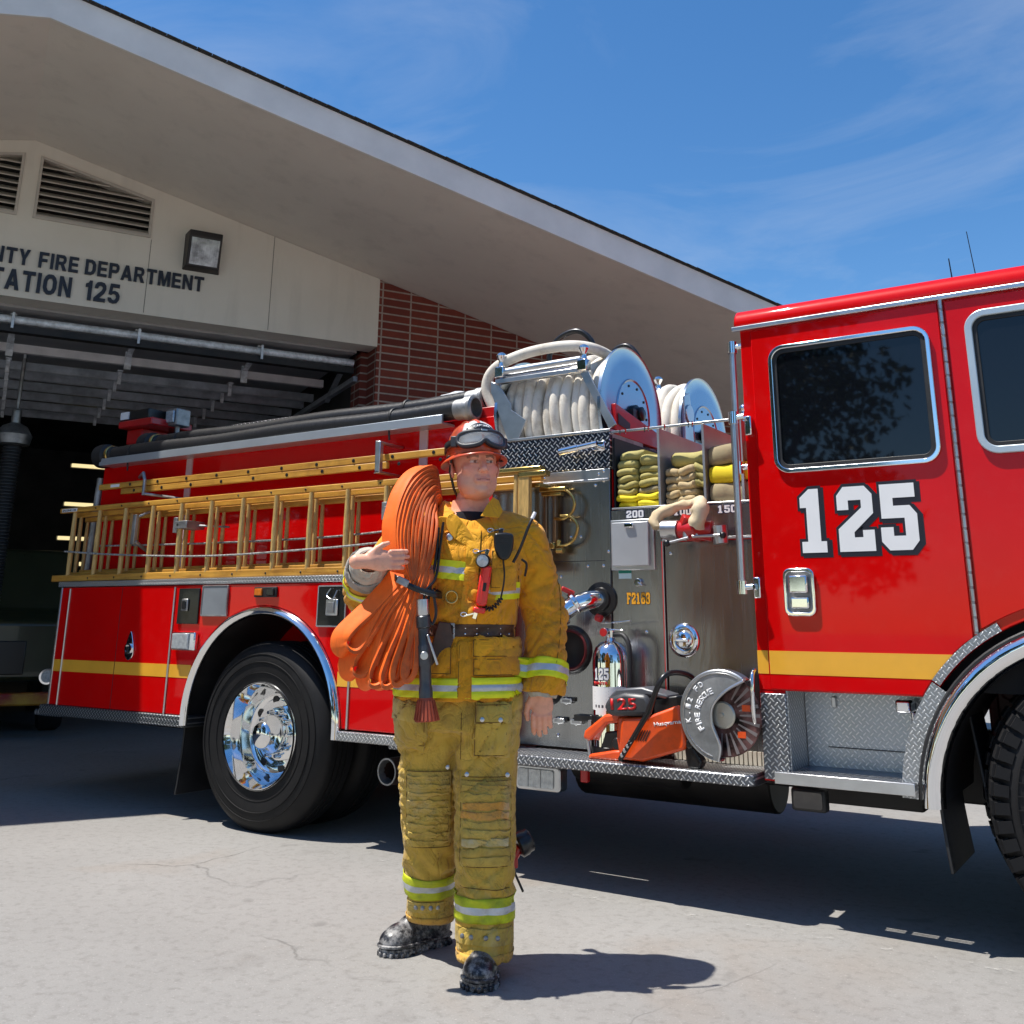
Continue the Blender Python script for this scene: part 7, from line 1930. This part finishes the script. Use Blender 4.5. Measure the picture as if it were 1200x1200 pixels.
# ---- boots
M_boot = pbr('boot_rubber', (.014, .014, .017), .28, 0, .2, 14, .25, 60, .003, col2=(.05, .05, .055))
def bootmat():
    m, nt, b = nodes('scuffed_boot'); co = objco(nt)
    f = noise_(nt, co, 26, 8, .75); sp = nt.nodes.new('ShaderNodeSeparateXYZ'); nt.links.new(co, sp.inputs[0])
    lowz = ramp(nt, sp.outputs[2], [(.0, 1.0), (.12, .35)])
    k = math_(nt, 'MULTIPLY', ramp(nt, f, [(.46, 0), (.60, 1)]), lowz)
    nt.links.new(mix(nt, k, (.013, .014, .02), (.42, .41, .40)), b.inputs['Base Color'])
    nt.links.new(math_(nt, 'MULTIPLY_ADD', k, .4, .3), b.inputs['Roughness']); bump(nt, b, f, .25, .003)
    return m
M_boot = bootmat()
def boot(M, nm='boot'):
    G, ax = grid((-.075, -.21, -.005), (.075, .13, .30), .006)
    d = scap(G, (0, .04, .05), (0, -.11, .045), .050, .050, (1, 1, 1)); d = smin(d, sell(G, (0, -.125, .042), (.056, .068, .050)), .02)
    d = smin(d, sell(G, (0, .055, .06), (.044, .05, .06)), .02)
    d = smin(d, scap(G, (0, .045, .08), (0, .045, .30), .054, .062), .03); d = smin(d, scap(G, (0, .02, .12), (0, -.07, .085), .04, .035), .02)
    d = smax(d, .022-G[2], .004)
    V, F_ = nets(d, ax); V = smoothv(V, F_, 2, .5)
    V += vnormals(V, F_)*(.003*vnoise(V, (18, 18, 18), 6))[:, None]
    V = np.array([list(M @ Vector(v)) for v in V]); b = tomesh(nm, V, F_, M_boot, pe)
    m = MB(); pts = [(p.x, p.y) for p in spline([(0, -.192, 0), (.045, -.165, 0), (.060, -.115, 0), (.050, -.04, 0), (.046, .04, 0), (.040, .09, 0), (0, .108, 0), (-.040, .09, 0), (-.046, .04, 0), (-.050, -.04, 0), (-.060, -.115, 0), (-.045, -.165, 0)], 5, True)]
    m.prism(pts, XY(0), .026)
    for i, (x, y) in enumerate(pts):
        if i % 2 == 0: m.cbox((x*1.02, y*1.01, .008), (.012, .012, .016), (0, 0, math.atan2(y, x)))
    for q in range(len(m.v)): m.v[q] = tuple(M @ Vector(m.v[q]))
    m.build('sole', M_boot, b, bevel=.003)
    m = MB(); m.tube([M @ Vector((p.x, p.y, .034)) for p in spline([(0, -.196, 0), (.047, -.168, 0), (.062, -.115, 0), (.052, -.04, 0), (.046, .04, 0), (.040, .092, 0), (0, .110, 0), (-.040, .092, 0), (-.046, .04, 0), (-.052, -.04, 0), (-.062, -.115, 0), (-.047, -.168, 0)], 5, True)], .006, 6, closed=True); m.build('welt', M_boot, b)
boot(Matrix.Translation((-.110, .315, 0)) @ Matrix.Rotation(R(-52), 4, 'Z'))
boot(Matrix.Translation((.098, .015, 0)) @ Matrix.Rotation(R(-3), 4, 'Z'))

# ---- helmet in the head frame
M_hel = pbr('helmet_orange', (.70, .085, .02), .3, 0, .2, 9, .15, 60, coat=.3, grime=.55)
M_helw = pbr('helmet_white', (.72, .70, .68), .35, 0, .1, 12, grime=.3, coat=.2)
HE = HM @ Matrix.Diagonal((1/1.07, 1, 1, 1)) @ Matrix.Translation((0, .010, .030)) @ Euler((R(-3), 0, 0)).to_matrix().to_4x4() @ Matrix.Diagonal((1, 1, .80, 1))
def hx(mb):
    for q in range(len(mb.v)): mb.v[q] = tuple(HE @ Vector(mb.v[q]))
    return mb
def dome(r, z): return r
m = MB(); prof = [(.100, .0), (.104, .012), (.104, .035), (.100, .075), (.090, .115), (.072, .150), (.048, .174), (.020, .186), (0, .189)]
m.lathe(prof, (0, 0, 0), (0, 0, 1), 48, sx=1.0, sy=1.24); hel = hx(m).build('helmet', M_hel, pe, smooth=60)
# ridges over the crown
m = MB()
for s, wd in ((0, .009), (.035, .006), (-.035, .006)):
    pts = []
    for i in range(25):
        a = R(8+164*i/24); y = -math.cos(a)*.124; z = math.sin(a)*.150+.040; sx_ = math.sqrt(max(0, 1-(s/.104)**2))
        pts.append(Vector((s, y*sx_, (z-.04)*sx_+.04)))
    m.tube(pts, wd, 8)
hx(m).build('ridge', M_hel, hel, smooth=60)
# brim: full, drooping, longer in front and back
m = MB(); n = 64; vs = []; fs = []
for i in range(n):
    a = 2*PI*i/n; ex2 = .021+.012*abs(math.cos(a))**2
    for rr_, dz in ((0, .004), (.4, .0), (1, -.010), (1.05, -.016), (1.0, -.019), (.3, -.010), (-.05, -.006)):
        r0 = .104+ex2*rr_; vs.append((r0*math.sin(a), -(r0*1.0+.104*.24)*math.cos(a)*1.0, dz-.008*abs(math.sin(a))*rr_))
k = 7
for i in range(n):
    for j in range(k): fs.append((i*k+j, i*k+(j+1) % k, ((i+1) % n)*k+(j+1) % k, ((i+1) % n)*k+j))
m.add(vs, fs); hx(m).build('brim', M_hel, hel, smooth=60)
# white front panel and black lettered arc
def domepatch(a0, a1, z0, z1, off, mat, name, par, n=18, mrows=10, zf=None):
    m = MB(); vs = []; fs = []
    def rad(z):
        for (r0, h0), (r1, h1) in zip(prof[:-1], prof[1:]):
            if h0 <= z <= h1: return r0+(r1-r0)*(z-h0)/(h1-h0)
        return .0
    for i in range(n+1):
        a = R(a0+(a1-a0)*i/n)
        za, zb_ = (z0, z1) if zf is None else zf(i/n)
        for j in range(mrows+1):
            z = za+(zb_-za)*j/mrows; r_ = rad(z)+off; vs.append((r_*math.sin(a), -r_*1.24*math.cos(a), z+off*.5))
    for i in range(n):
        for j in range(mrows): q = i*(mrows+1)+j; fs.append((q, q+mrows+1, q+mrows+2, q+1))
    m.add(vs, fs); o = hx(m).build(name, mat, par, smooth=60); s = o.modifiers.new('s', 'SOLIDIFY'); s.thickness = .002
    return o
domepatch(-46, 46, .045, .180, .003, M_helw, 'front_panel', hel, zf=lambda t: (.045, .182-.05*abs(t-.5)))
domepatch(-36, 36, .112, .146, .0065, M_blk_l, 'rank_patch', hel, zf=lambda t: (.108-.016*(abs(t-.5)*2)**2, .150-.030*(abs(t-.5)*2)**2))
tx = text('CAPTAIN', (-.029, 0, .123), (1, 0, 0), (0, 0, 1), .058, .013, M_white, hel, bold=.03, ext=.0008)
for v in tx.data.vertices:
    a = v.co.x/.085; z = v.co.z-.016*(a/.55)**2
    r_ = .104-.00045*max(0, (z-.06)/.001)*.45+.0075; rr_ = np.interp(z, [p[1] for p in prof], [p[0] for p in prof])+.0095-v.co.y
    v.co = HE @ Vector((rr_*math.sin(a), -rr_*1.24*math.cos(a), z+.004))
# goggles on the helmet
def gog(a, z, r_=0): 
    rr_ = np.interp(z, [p[1] for p in prof], [p[0] for p in prof])+.018+r_; return Vector((rr_*math.sin(a), -rr_*1.24*math.cos(a), z))
outl = []
ctrl = [(-50, .052), (-48, .084), (-36, .096), (-18, .098), (0, .096), (18, .098), (36, .096), (48, .084), (50, .052), (40, .030), (24, .026), (10, .034), (0, .052), (-10, .034), (-24, .026), (-40, .030)]
loop = spline([(a, z*1000, 0) for a, z in ctrl], 5, True)
m = MB(); m.tube([HE @ gog(R(p.x), p.y/1000) for p in loop], .0085, 10, closed=True); m.tube([HE @ gog(R(p.x), p.y/1000, -.008) for p in loop], .009, 8, closed=True)
M_gf = pbr('goggle_frame', (.035, .037, .045), .45, 0, .1)
gg = m.build('goggles', M_gf, hel, smooth=60)
def goglens():
    m, nt, b = nodes('goggle_lens'); b.inputs['Base Color'].default_value = (.85, .85, .84, 1); b.inputs['Roughness'].default_value = .08
    b.inputs['Transmission Weight'].default_value = .55; b.inputs['Alpha'].default_value = .55; return m
m = MB(); vs = [HE @ gog(R(p.x), p.y/1000, .003) for p in loop]; c = [HE @ gog(R(p.x*.5), (p.y*.6+62*.4)/1000, .006) for p in loop]
vs2 = vs+c+[HE @ gog(0, .068, .007)]; n = len(vs)
fs = [(i, (i+1) % n, n+(i+1) % n, n+i) for i in range(n)]+[(n+i, n+(i+1) % n, 2*n) for i in range(n)]
m.add(vs2, fs); m.build('lens', goglens(), gg, smooth=60)
for s in (-1, 1):
    m = MB(); pts = [HE @ gog(R(s*a), .060, -.008) for a in range(50, 181, 10)]
    vs = []; fs = []
    for p in pts: 
        for dz, rr_ in ((-.016, 0), (.016, 0)): vs.append(p+Vector((0, 0, dz)))
    for i in range(len(pts)-1): fs.append((2*i, 2*i+1, 2*i+3, 2*i+2))
    m.add(vs, fs); o = m.build('strap', M_blackp, gg); q = o.modifiers.new('s', 'SOLIDIFY'); q.thickness = .003
    m = MB(); m.cbox(HE @ gog(R(s*58), .060, -.002), (.02, .026, .042), (0, 0, R(s*-50+17))); m.build('clip', M_gf, gg, bevel=.004)
m = MB(); m.cbox(HE @ gog(0, .100, .006), (.024, .004, .007), (0, 0, R(17))); m.build('goggle_badge', M_alu, gg, bevel=.001)
# chin strap side buckles, liner shadow under brim, hair at the back and temples
for s in (-1, 1):
    m = MB(); m.cbox(HE @ Vector((s*.108, -.02, -.004)), (.012, .030, .018), (0, 0, R(17))); m.build('side_buckle', M_blackp, hel, bevel=.003)
m = MB(); m.tube([HM @ Vector(p) for p in ((-.088, .0, .03), (-.090, .015, -.02), (-.072, .03, -.085), (-.05, .05, -.12))], .005, 6); m.build('ear_flap_strap', M_blackp, hel)

# ---- folded orange hose over his shoulder (own thing, held by him)
def W(p): return Matrix.Translation(PO) @ Matrix.Rotation(PR, 4, 'Z') @ Vector(p)
hs = thing('folded_hose', 'folded bundle of orange flat fire hose draped over the firefighter\'s shoulder', 'fire hose', W((-.25, -.16, .92)), PR)
HO = Vector((-.25, -.16, .92))
def hoseor():
    m, nt, b = nodes('orange_hose'); co = objco(nt)
    f = noise_(nt, co, 6, 6, .65); c = mix(nt, ramp(nt, f, [(.3, 0), (.7, 1)]), (.93, .125, .010), (1.0, .185, .018))
    c = mix(nt, ramp(nt, noise_(nt, objco(nt, (8, 8, 1.5)), 3, 8, .7), [(.52, 0), (.78, .6)]), c, (.32, .08, .02))
    nt.links.new(c, b.inputs['Base Color']); b.inputs['Roughness'].default_value = .6; b.inputs['Specular IOR Level'].default_value = .35
    p = bump(nt, None, noise_(nt, objco(nt, (1, 1, 1)), 22, 3, .5), .25, .006); bump(nt, b, noise_(nt, co, 330, 2, .5), .3, .0012, p); return m
M_ohose = hoseor()
M_ohin = pbr('hose_edge_shade', (.70, .13, .02), .7, 0, .25, 10, .2, 60, grime=.25)  # edges coloured darker to paint in the shade between stacked layers
def strip(path, wdir, w, t, name='layer', n=8, taper=None, seed=0):
    """flat lay hose: rounded-rect section, wide axis = wdir (per point)"""
    P = [Vector(p)-HO for p in path]; K = len(P); vs = []; fs = []
    sec = []
    hw, ht = w/2, t/2
    for a in range(0, 180, 30): pass
    sec = [(-hw, 0), (-hw+.002, ht*.8), (-hw+.008, ht), (-hw*.3, ht*.82), (hw*.3, ht*.82), (hw-.008, ht), (hw-.002, ht*.8), (hw, 0), (hw-.002, -ht*.8), (hw-.008, -ht), (hw*.3, -ht*.82), (-hw*.3, -ht*.82), (-hw+.008, -ht), (-hw+.002, -ht*.8)]
    for i in range(K):
        T = (P[min(i+1, K-1)]-P[max(i-1, 0)]).normalized(); wd = Vector(wdir[i] if isinstance(wdir, list) else wdir); wd = (wd-T*wd.dot(T)).normalized(); nn = T.cross(wd)
        for a, b_ in sec: vs.append(P[i]+wd*a+nn*b_)
    k = len(sec)
    for i in range(K-1):
        for j in range(k): fs.append((i*k+j, i*k+(j+1) % k, (i+1)*k+(j+1) % k, (i+1)*k+j))
    fs += [tuple(range(k)), tuple((K-1)*k+j for j in range(k))[::-1]]
    m = MB(); m.add(vs, fs)
    for q in range((K-1)*k): m.m[q] = 1 if (q % k) in (0, 6, 7, 13) else 0
    for q in range(len(m.v)):
        v = Vector(m.v[q]); m.v[q] = tuple(v+Vector((mnoise.noise(v*11+Vector((seed*3, 0, 0))), mnoise.noise(v*11+Vector((0, seed*5, 0))), 0))*.004)
    return m.build(name, [M_ohose, M_ohin], hs, smooth=50)
# upper run: from behind the shoulder, over the top, down to the strap
N_ = 12; pinch = Vector((-.165, -.185, 1.315))
rsd = random.Random(5)
for i in range(N_):
    u = i/(N_-1)                                    # 0 = outermost (image left), 1 = innermost, by the neck
    top = Vector((-.135+.030*u, -.01, 1.752-.150*u)); 
    x_l = -.256+.166*u
    pth = [(-.10+.02*u, .20, 1.50), (-.118+.03*u, .15, 1.665-.12*u), (-.138+.034*u, .035, 1.752-.150*u), (-.212+.115*u, -.105, 1.690-.145*u), (x_l-.002, -.165, 1.555-.06*u), (-.256+.155*u, -.185, 1.425-.01*u), (-.208+.070*u, -.182, 1.310)]
    yaw = (1-u)**2*.95
    wd = Vector((math.sin(yaw)*1.0, -math.cos(yaw), 0))
    wdl = []
    sp_ = spline(pth, 6)
    for q in range(len(sp_)): wdl.append(Vector((math.sin(yaw), -math.cos(yaw), 0)) if q > 22 else Vector((1.0, -.15-(q/22.)**2*.9, .0)) if q < 14 else Vector((1-(q-14)/8*(1-math.sin(yaw)), -math.cos(yaw)*((q-14)/8), 0)))
    wdl = [Vector((math.sin(yaw)+.25*max(0, 1-q/20), -math.cos(yaw), .0)) for q in range(len(sp_))]
    strip(sp_, wdl, .068, .016 if i < 3 else .0118, seed=i)
# lower fan: return loops below the strap
loops = [(-.405, 1.080, .034, 0), (-.372, .995, .036, 1), (-.310, .958, .034, 2), (-.262, .955, .032, 3), (-.222, .962, .028, 4), (-.182, .975, .024, 5)]
for tx_, tz_, rw, i in loops:
    u = i/5
    s0 = Vector((-.215+.085*u, -.180, 1.345)); e0 = Vector((-.200+.085*u, -.180, 1.345))
    tip = Vector((tx_, -.20+.01*math.sin(i), tz_)); dirn = (tip-s0); L = dirn.length; dirn.normalize(); nrm = Vector((-dirn.z, 0, dirn.x)) 
    if nrm.x > 0: nrm = -nrm
    # nrm points to the image left of the run
    pth = [s0, s0+dirn*L*.25+nrm*.004, s0+dirn*L*.5+nrm*rw*.35, s0+dirn*L*.75+nrm*rw*.75, s0+dirn*L*.92+nrm*rw*.9, tip+nrm*rw*.45, tip-nrm*rw*.25, s0+dirn*L*.93-nrm*rw*.75, s0+dirn*L*.80-nrm*rw*.70, s0+dirn*L*.62-nrm*rw*.30, s0+dirn*L*.40-nrm*rw*.08, e0+dirn*L*.12+Vector((.008, 0, 0)), e0]
    yaw = 1.0*(1-u)+.22
    strip(spline(pth, 6), Vector((math.sin(yaw), -math.cos(yaw), .25*(1-u))), .076, .021, name='lower_loop', seed=20+i)
    # inner partner layer that follows the loop part way
    pth2 = [s0+Vector((.012, .0, 0)), s0+dirn*L*.3-nrm*.010, s0+dirn*L*.55-nrm*rw*.5-nrm*.006, s0+dirn*L*.86-nrm*rw*1.0-nrm*.008]
    strip(spline(pth2, 8), Vector((math.sin(yaw), -math.cos(yaw), .2*(1-u))), .068, .014, name='lower_layer', seed=40+i)
# binding strap with buckle
m = MB(); loopc = spline([Vector(p)-HO for p in ((-.225, -.225, 1.315), (-.19, -.232, 1.295), (-.14, -.235, 1.275), (-.09, -.225, 1.262), (-.07, -.17, 1.262), (-.12, -.13, 1.29), (-.2, -.14, 1.32), (-.235, -.18, 1.325))], 6, True)
vs = []; fs = []; n = len(loopc)
for p in loopc: vs += [p+Vector((0, 0, -.011)), p+Vector((0, 0, .011))]
fs = [(2*i, 2*i+1, (2*i+3) % (2*n), (2*i+2) % (2*n)) for i in range(n)]
m.add(vs, fs); st_ = m.build('binding_strap', M_blackp, hs); q = st_.modifiers.new('s', 'SOLIDIFY'); q.thickness = .003
m = MB(); c = Vector((-.205, -.236, 1.305))-HO; m.cbox(c, (.045, .012, .026), (0, .45, 0)); m.build('buckle', M_alud, st_, bevel=.004)
m = MB(); m.tube(spline([Vector(p)-HO for p in ((-.085, -.195, 1.50), (-.09, -.20, 1.40), (-.105, -.215, 1.30), (-.115, -.225, 1.22), (-.100, -.225, 1.16), (-.085, -.22, 1.20), (-.10, -.22, 1.28))], 8), .0055, 6); m.tube(spline([Vector(p)-HO for p in ((-.068, -.19, 1.52), (-.078, -.20, 1.42), (-.09, -.215, 1.32), (-.125, -.23, 1.27), (-.13, -.23, 1.2))], 8), .005, 6); m.build('cord', M_blackp, hs)
# nozzle hanging from the end of the bundle
m = MB(); a = Vector((-.132, -.225, 1.225))-HO; dn = (Vector((-.108, -.225, .865))-Vector((-.132, -.225, 1.225))).normalized()
m.lathe([(.018, -.02), (.020, .0), (.021, .035), (.026, .04), (.026, .075), (.021, .08), (.021, .13), (.025, .14), (.025, .20), (.021, .21), (.021, .27), (.024, .28), (.024, .315)], a, dn, 24)
nz = m.build('nozzle', pbr('nozzle_grey', (.09, .095, .105), .35, .5, .2, 12, grime=.3), hs, smooth=40)
m = MB(); m.lathe([(.020, .30), (.030, .325), (.040, .375), (.042, .385), (.036, .387), (.030, .372), (.0, .36)], a, dn, 32)
for i in range(20):
    an = 2*PI*i/20; u_ = Vector((math.cos(an), math.sin(an), 0)); m.beam(a+dn*.318+u_*.028, a+dn*.383+u_*.0425, .005, .006, u_)
m.build('bumper_tip', pbr('faded_red_rubber', (.42, .075, .03), .6, 0, .25, 14), nz, smooth=40)
m = MB(); m.lathe([(.022, -.02), (.023, .0), (.023, .03), (.021, .035)], a, dn, 24); m.build('coupling', M_alu, nz)
m = MB(); m.cyl(a+dn*.17+Vector((-.0, -.03, 0)), a+dn*.17+Vector((0, .03, 0)), .014); m.beam(a+dn*.10+Vector((.014, -.03, 0)), a+dn*.20+Vector((.045, -.035, 0)), .008, .018, (0, 1, 0)); m.build('bale_handle', M_alu, nz, bevel=.002)

# ---- things clipped on the jacket
q = onj(.085, 1.335, .012)
fl = thing('flashlight', 'red right-angle flashlight strapped across the chest of the yellow jacket', 'flashlight', W(q), PR)
m = MB(); m.cyl((-.012, -.012, -.11), (.008, -.016, .03), .0185, .020, 24); m.cbox((-.004, -.014, -.055), (.040, .034, .10), (0, .14, 0)); m.cbox((-.017, -.012, -.125), (.044, .034, .020), (0, .14, 0)); m.build('body', pbr('flashlight_red', (.85, .03, .02), .3, 0, .05, coat=.3), fl, bevel=.006)
m = MB(); m.lathe([(.0, -.04), (.022, -.04), (.026, -.034), (.026, .0), (0, .0)], (-.004, -.008, .048), (.12, 1, .05), 32); o = m.build('head', M_blackp, fl)
m = MB(); m.lathe([(0, -.046), (.010, -.042), (.021, -.041), (.021, -.038)], (-.004, -.008, .048), (.12, 1, .05), 32); m.build('lens', M_lens, o)
m = MB(); m.cbox((.0, -.034, -.045), (.012, .004, .03), (0, .14, 0)); m.build('switch', M_blackp, fl, bevel=.002)
q = onj(.152, 1.440, .030)
rd = thing('radio_microphone', 'black speaker microphone with coiled cord clipped to jacket front', 'radio mic', W(q), PR)
rd.scale = (1.22, 1.22, 1.22)
m = MB(); pts = [(p.x, p.y) for p in spline([(-.028, .028, 0), (-.015, .036, 0), (.015, .036, 0), (.030, .026, 0), (.028, -.012, 0), (.014, -.040, 0), (-.010, -.040, 0), (-.026, -.012, 0)], 4, True)]
m.prism(pts, XZ(.0), .026); o = m.build('housing', M_blackp, rd, bevel=.006)
m = MB(); [m.box(-.014, .016, -.0275, -.0255, .004+i*.006, .007+i*.006) for i in range(4)]; m.build('speaker_slots', M_dark, o, smooth=0)
MB().cbox((-.008, -.012, .042), (.014, .014, .014)).build('knob', M_blackp, o, bevel=.003)
m = MB(); pc = spline([(0, -.012, -.04), (.004, -.016, -.09), (-.002, -.020, -.135), (-.012, -.022, -.165), (-.040, -.022, -.185), (-.066, -.022, -.165), (-.068, -.018, -.12), (-.060, -.014, -.075), (-.050, -.012, -.05)], 22)
co_ = []
for i, p in enumerate(pc):
    if i < 56: co_.append(p); continue
    a = (i-56)*1.05
    T = (pc[min(i+1, len(pc)-1)]-pc[i-1]).normalized(); u_ = Vector((0, 1, 0)); v_ = T.cross(u_); co_.append(p+(u_*math.cos(a)+v_*math.sin(a))*.0062)
m.tube(co_, .0026, 6); m.build('coiled_cord', M_blackp, rd)
m = MB(); m.tube(spline([(.030, -.008, -.05), (.050, -.012, -.01), (.075, -.01, .055), (.092, .0, .092)], 8), .0045, 8); o = m.build('antenna', M_blackp, rd)
m = MB(); m.cyl((.086, -.003, .080), (.096, .002, .10), .0055); m.build('tip_band', M_white, o)
m = MB(); m.tube(spline([(.055, -.01, -.04), (.07, -.012, -.055), (.065, -.012, -.09)], 6), .0035, 6); m.build('clip_cord', M_blackp, rd)
# tool hanging behind the leg
q = W((.235, .16, .34))
tl = thing('hanging_tool', 'black round cap on a red handled tool hanging behind the firefighter\'s leg', 'tool', q, PR)
m = MB(); m.lathe([(0, -.03), (.036, -.03), (.044, -.024), (.044, .0), (.040, .006), (.040, .02), (.034, .026), (0, .026)], (.02, .0, .045), (.75, .2, .35), 28); m.build('cap', M_blackp, tl, smooth=35)
m = MB(); m.cyl((-.03, .0, -.02), (.0, .0, .03), .018); m.cbox((-.02, 0, -.01), (.03, .03, .06)); m.build('socket', M_redpaint2, tl, bevel=.004)
m = MB(); m.cyl((-.03, 0, -.03), (.015, 0, -.12), .0045); m.build('rod', M_blackp, tl)
m = MB(); m.cyl((-.03, 0, .0), (-.16, -.02, .52), .004); m.build('lanyard', M_blackp, tl)
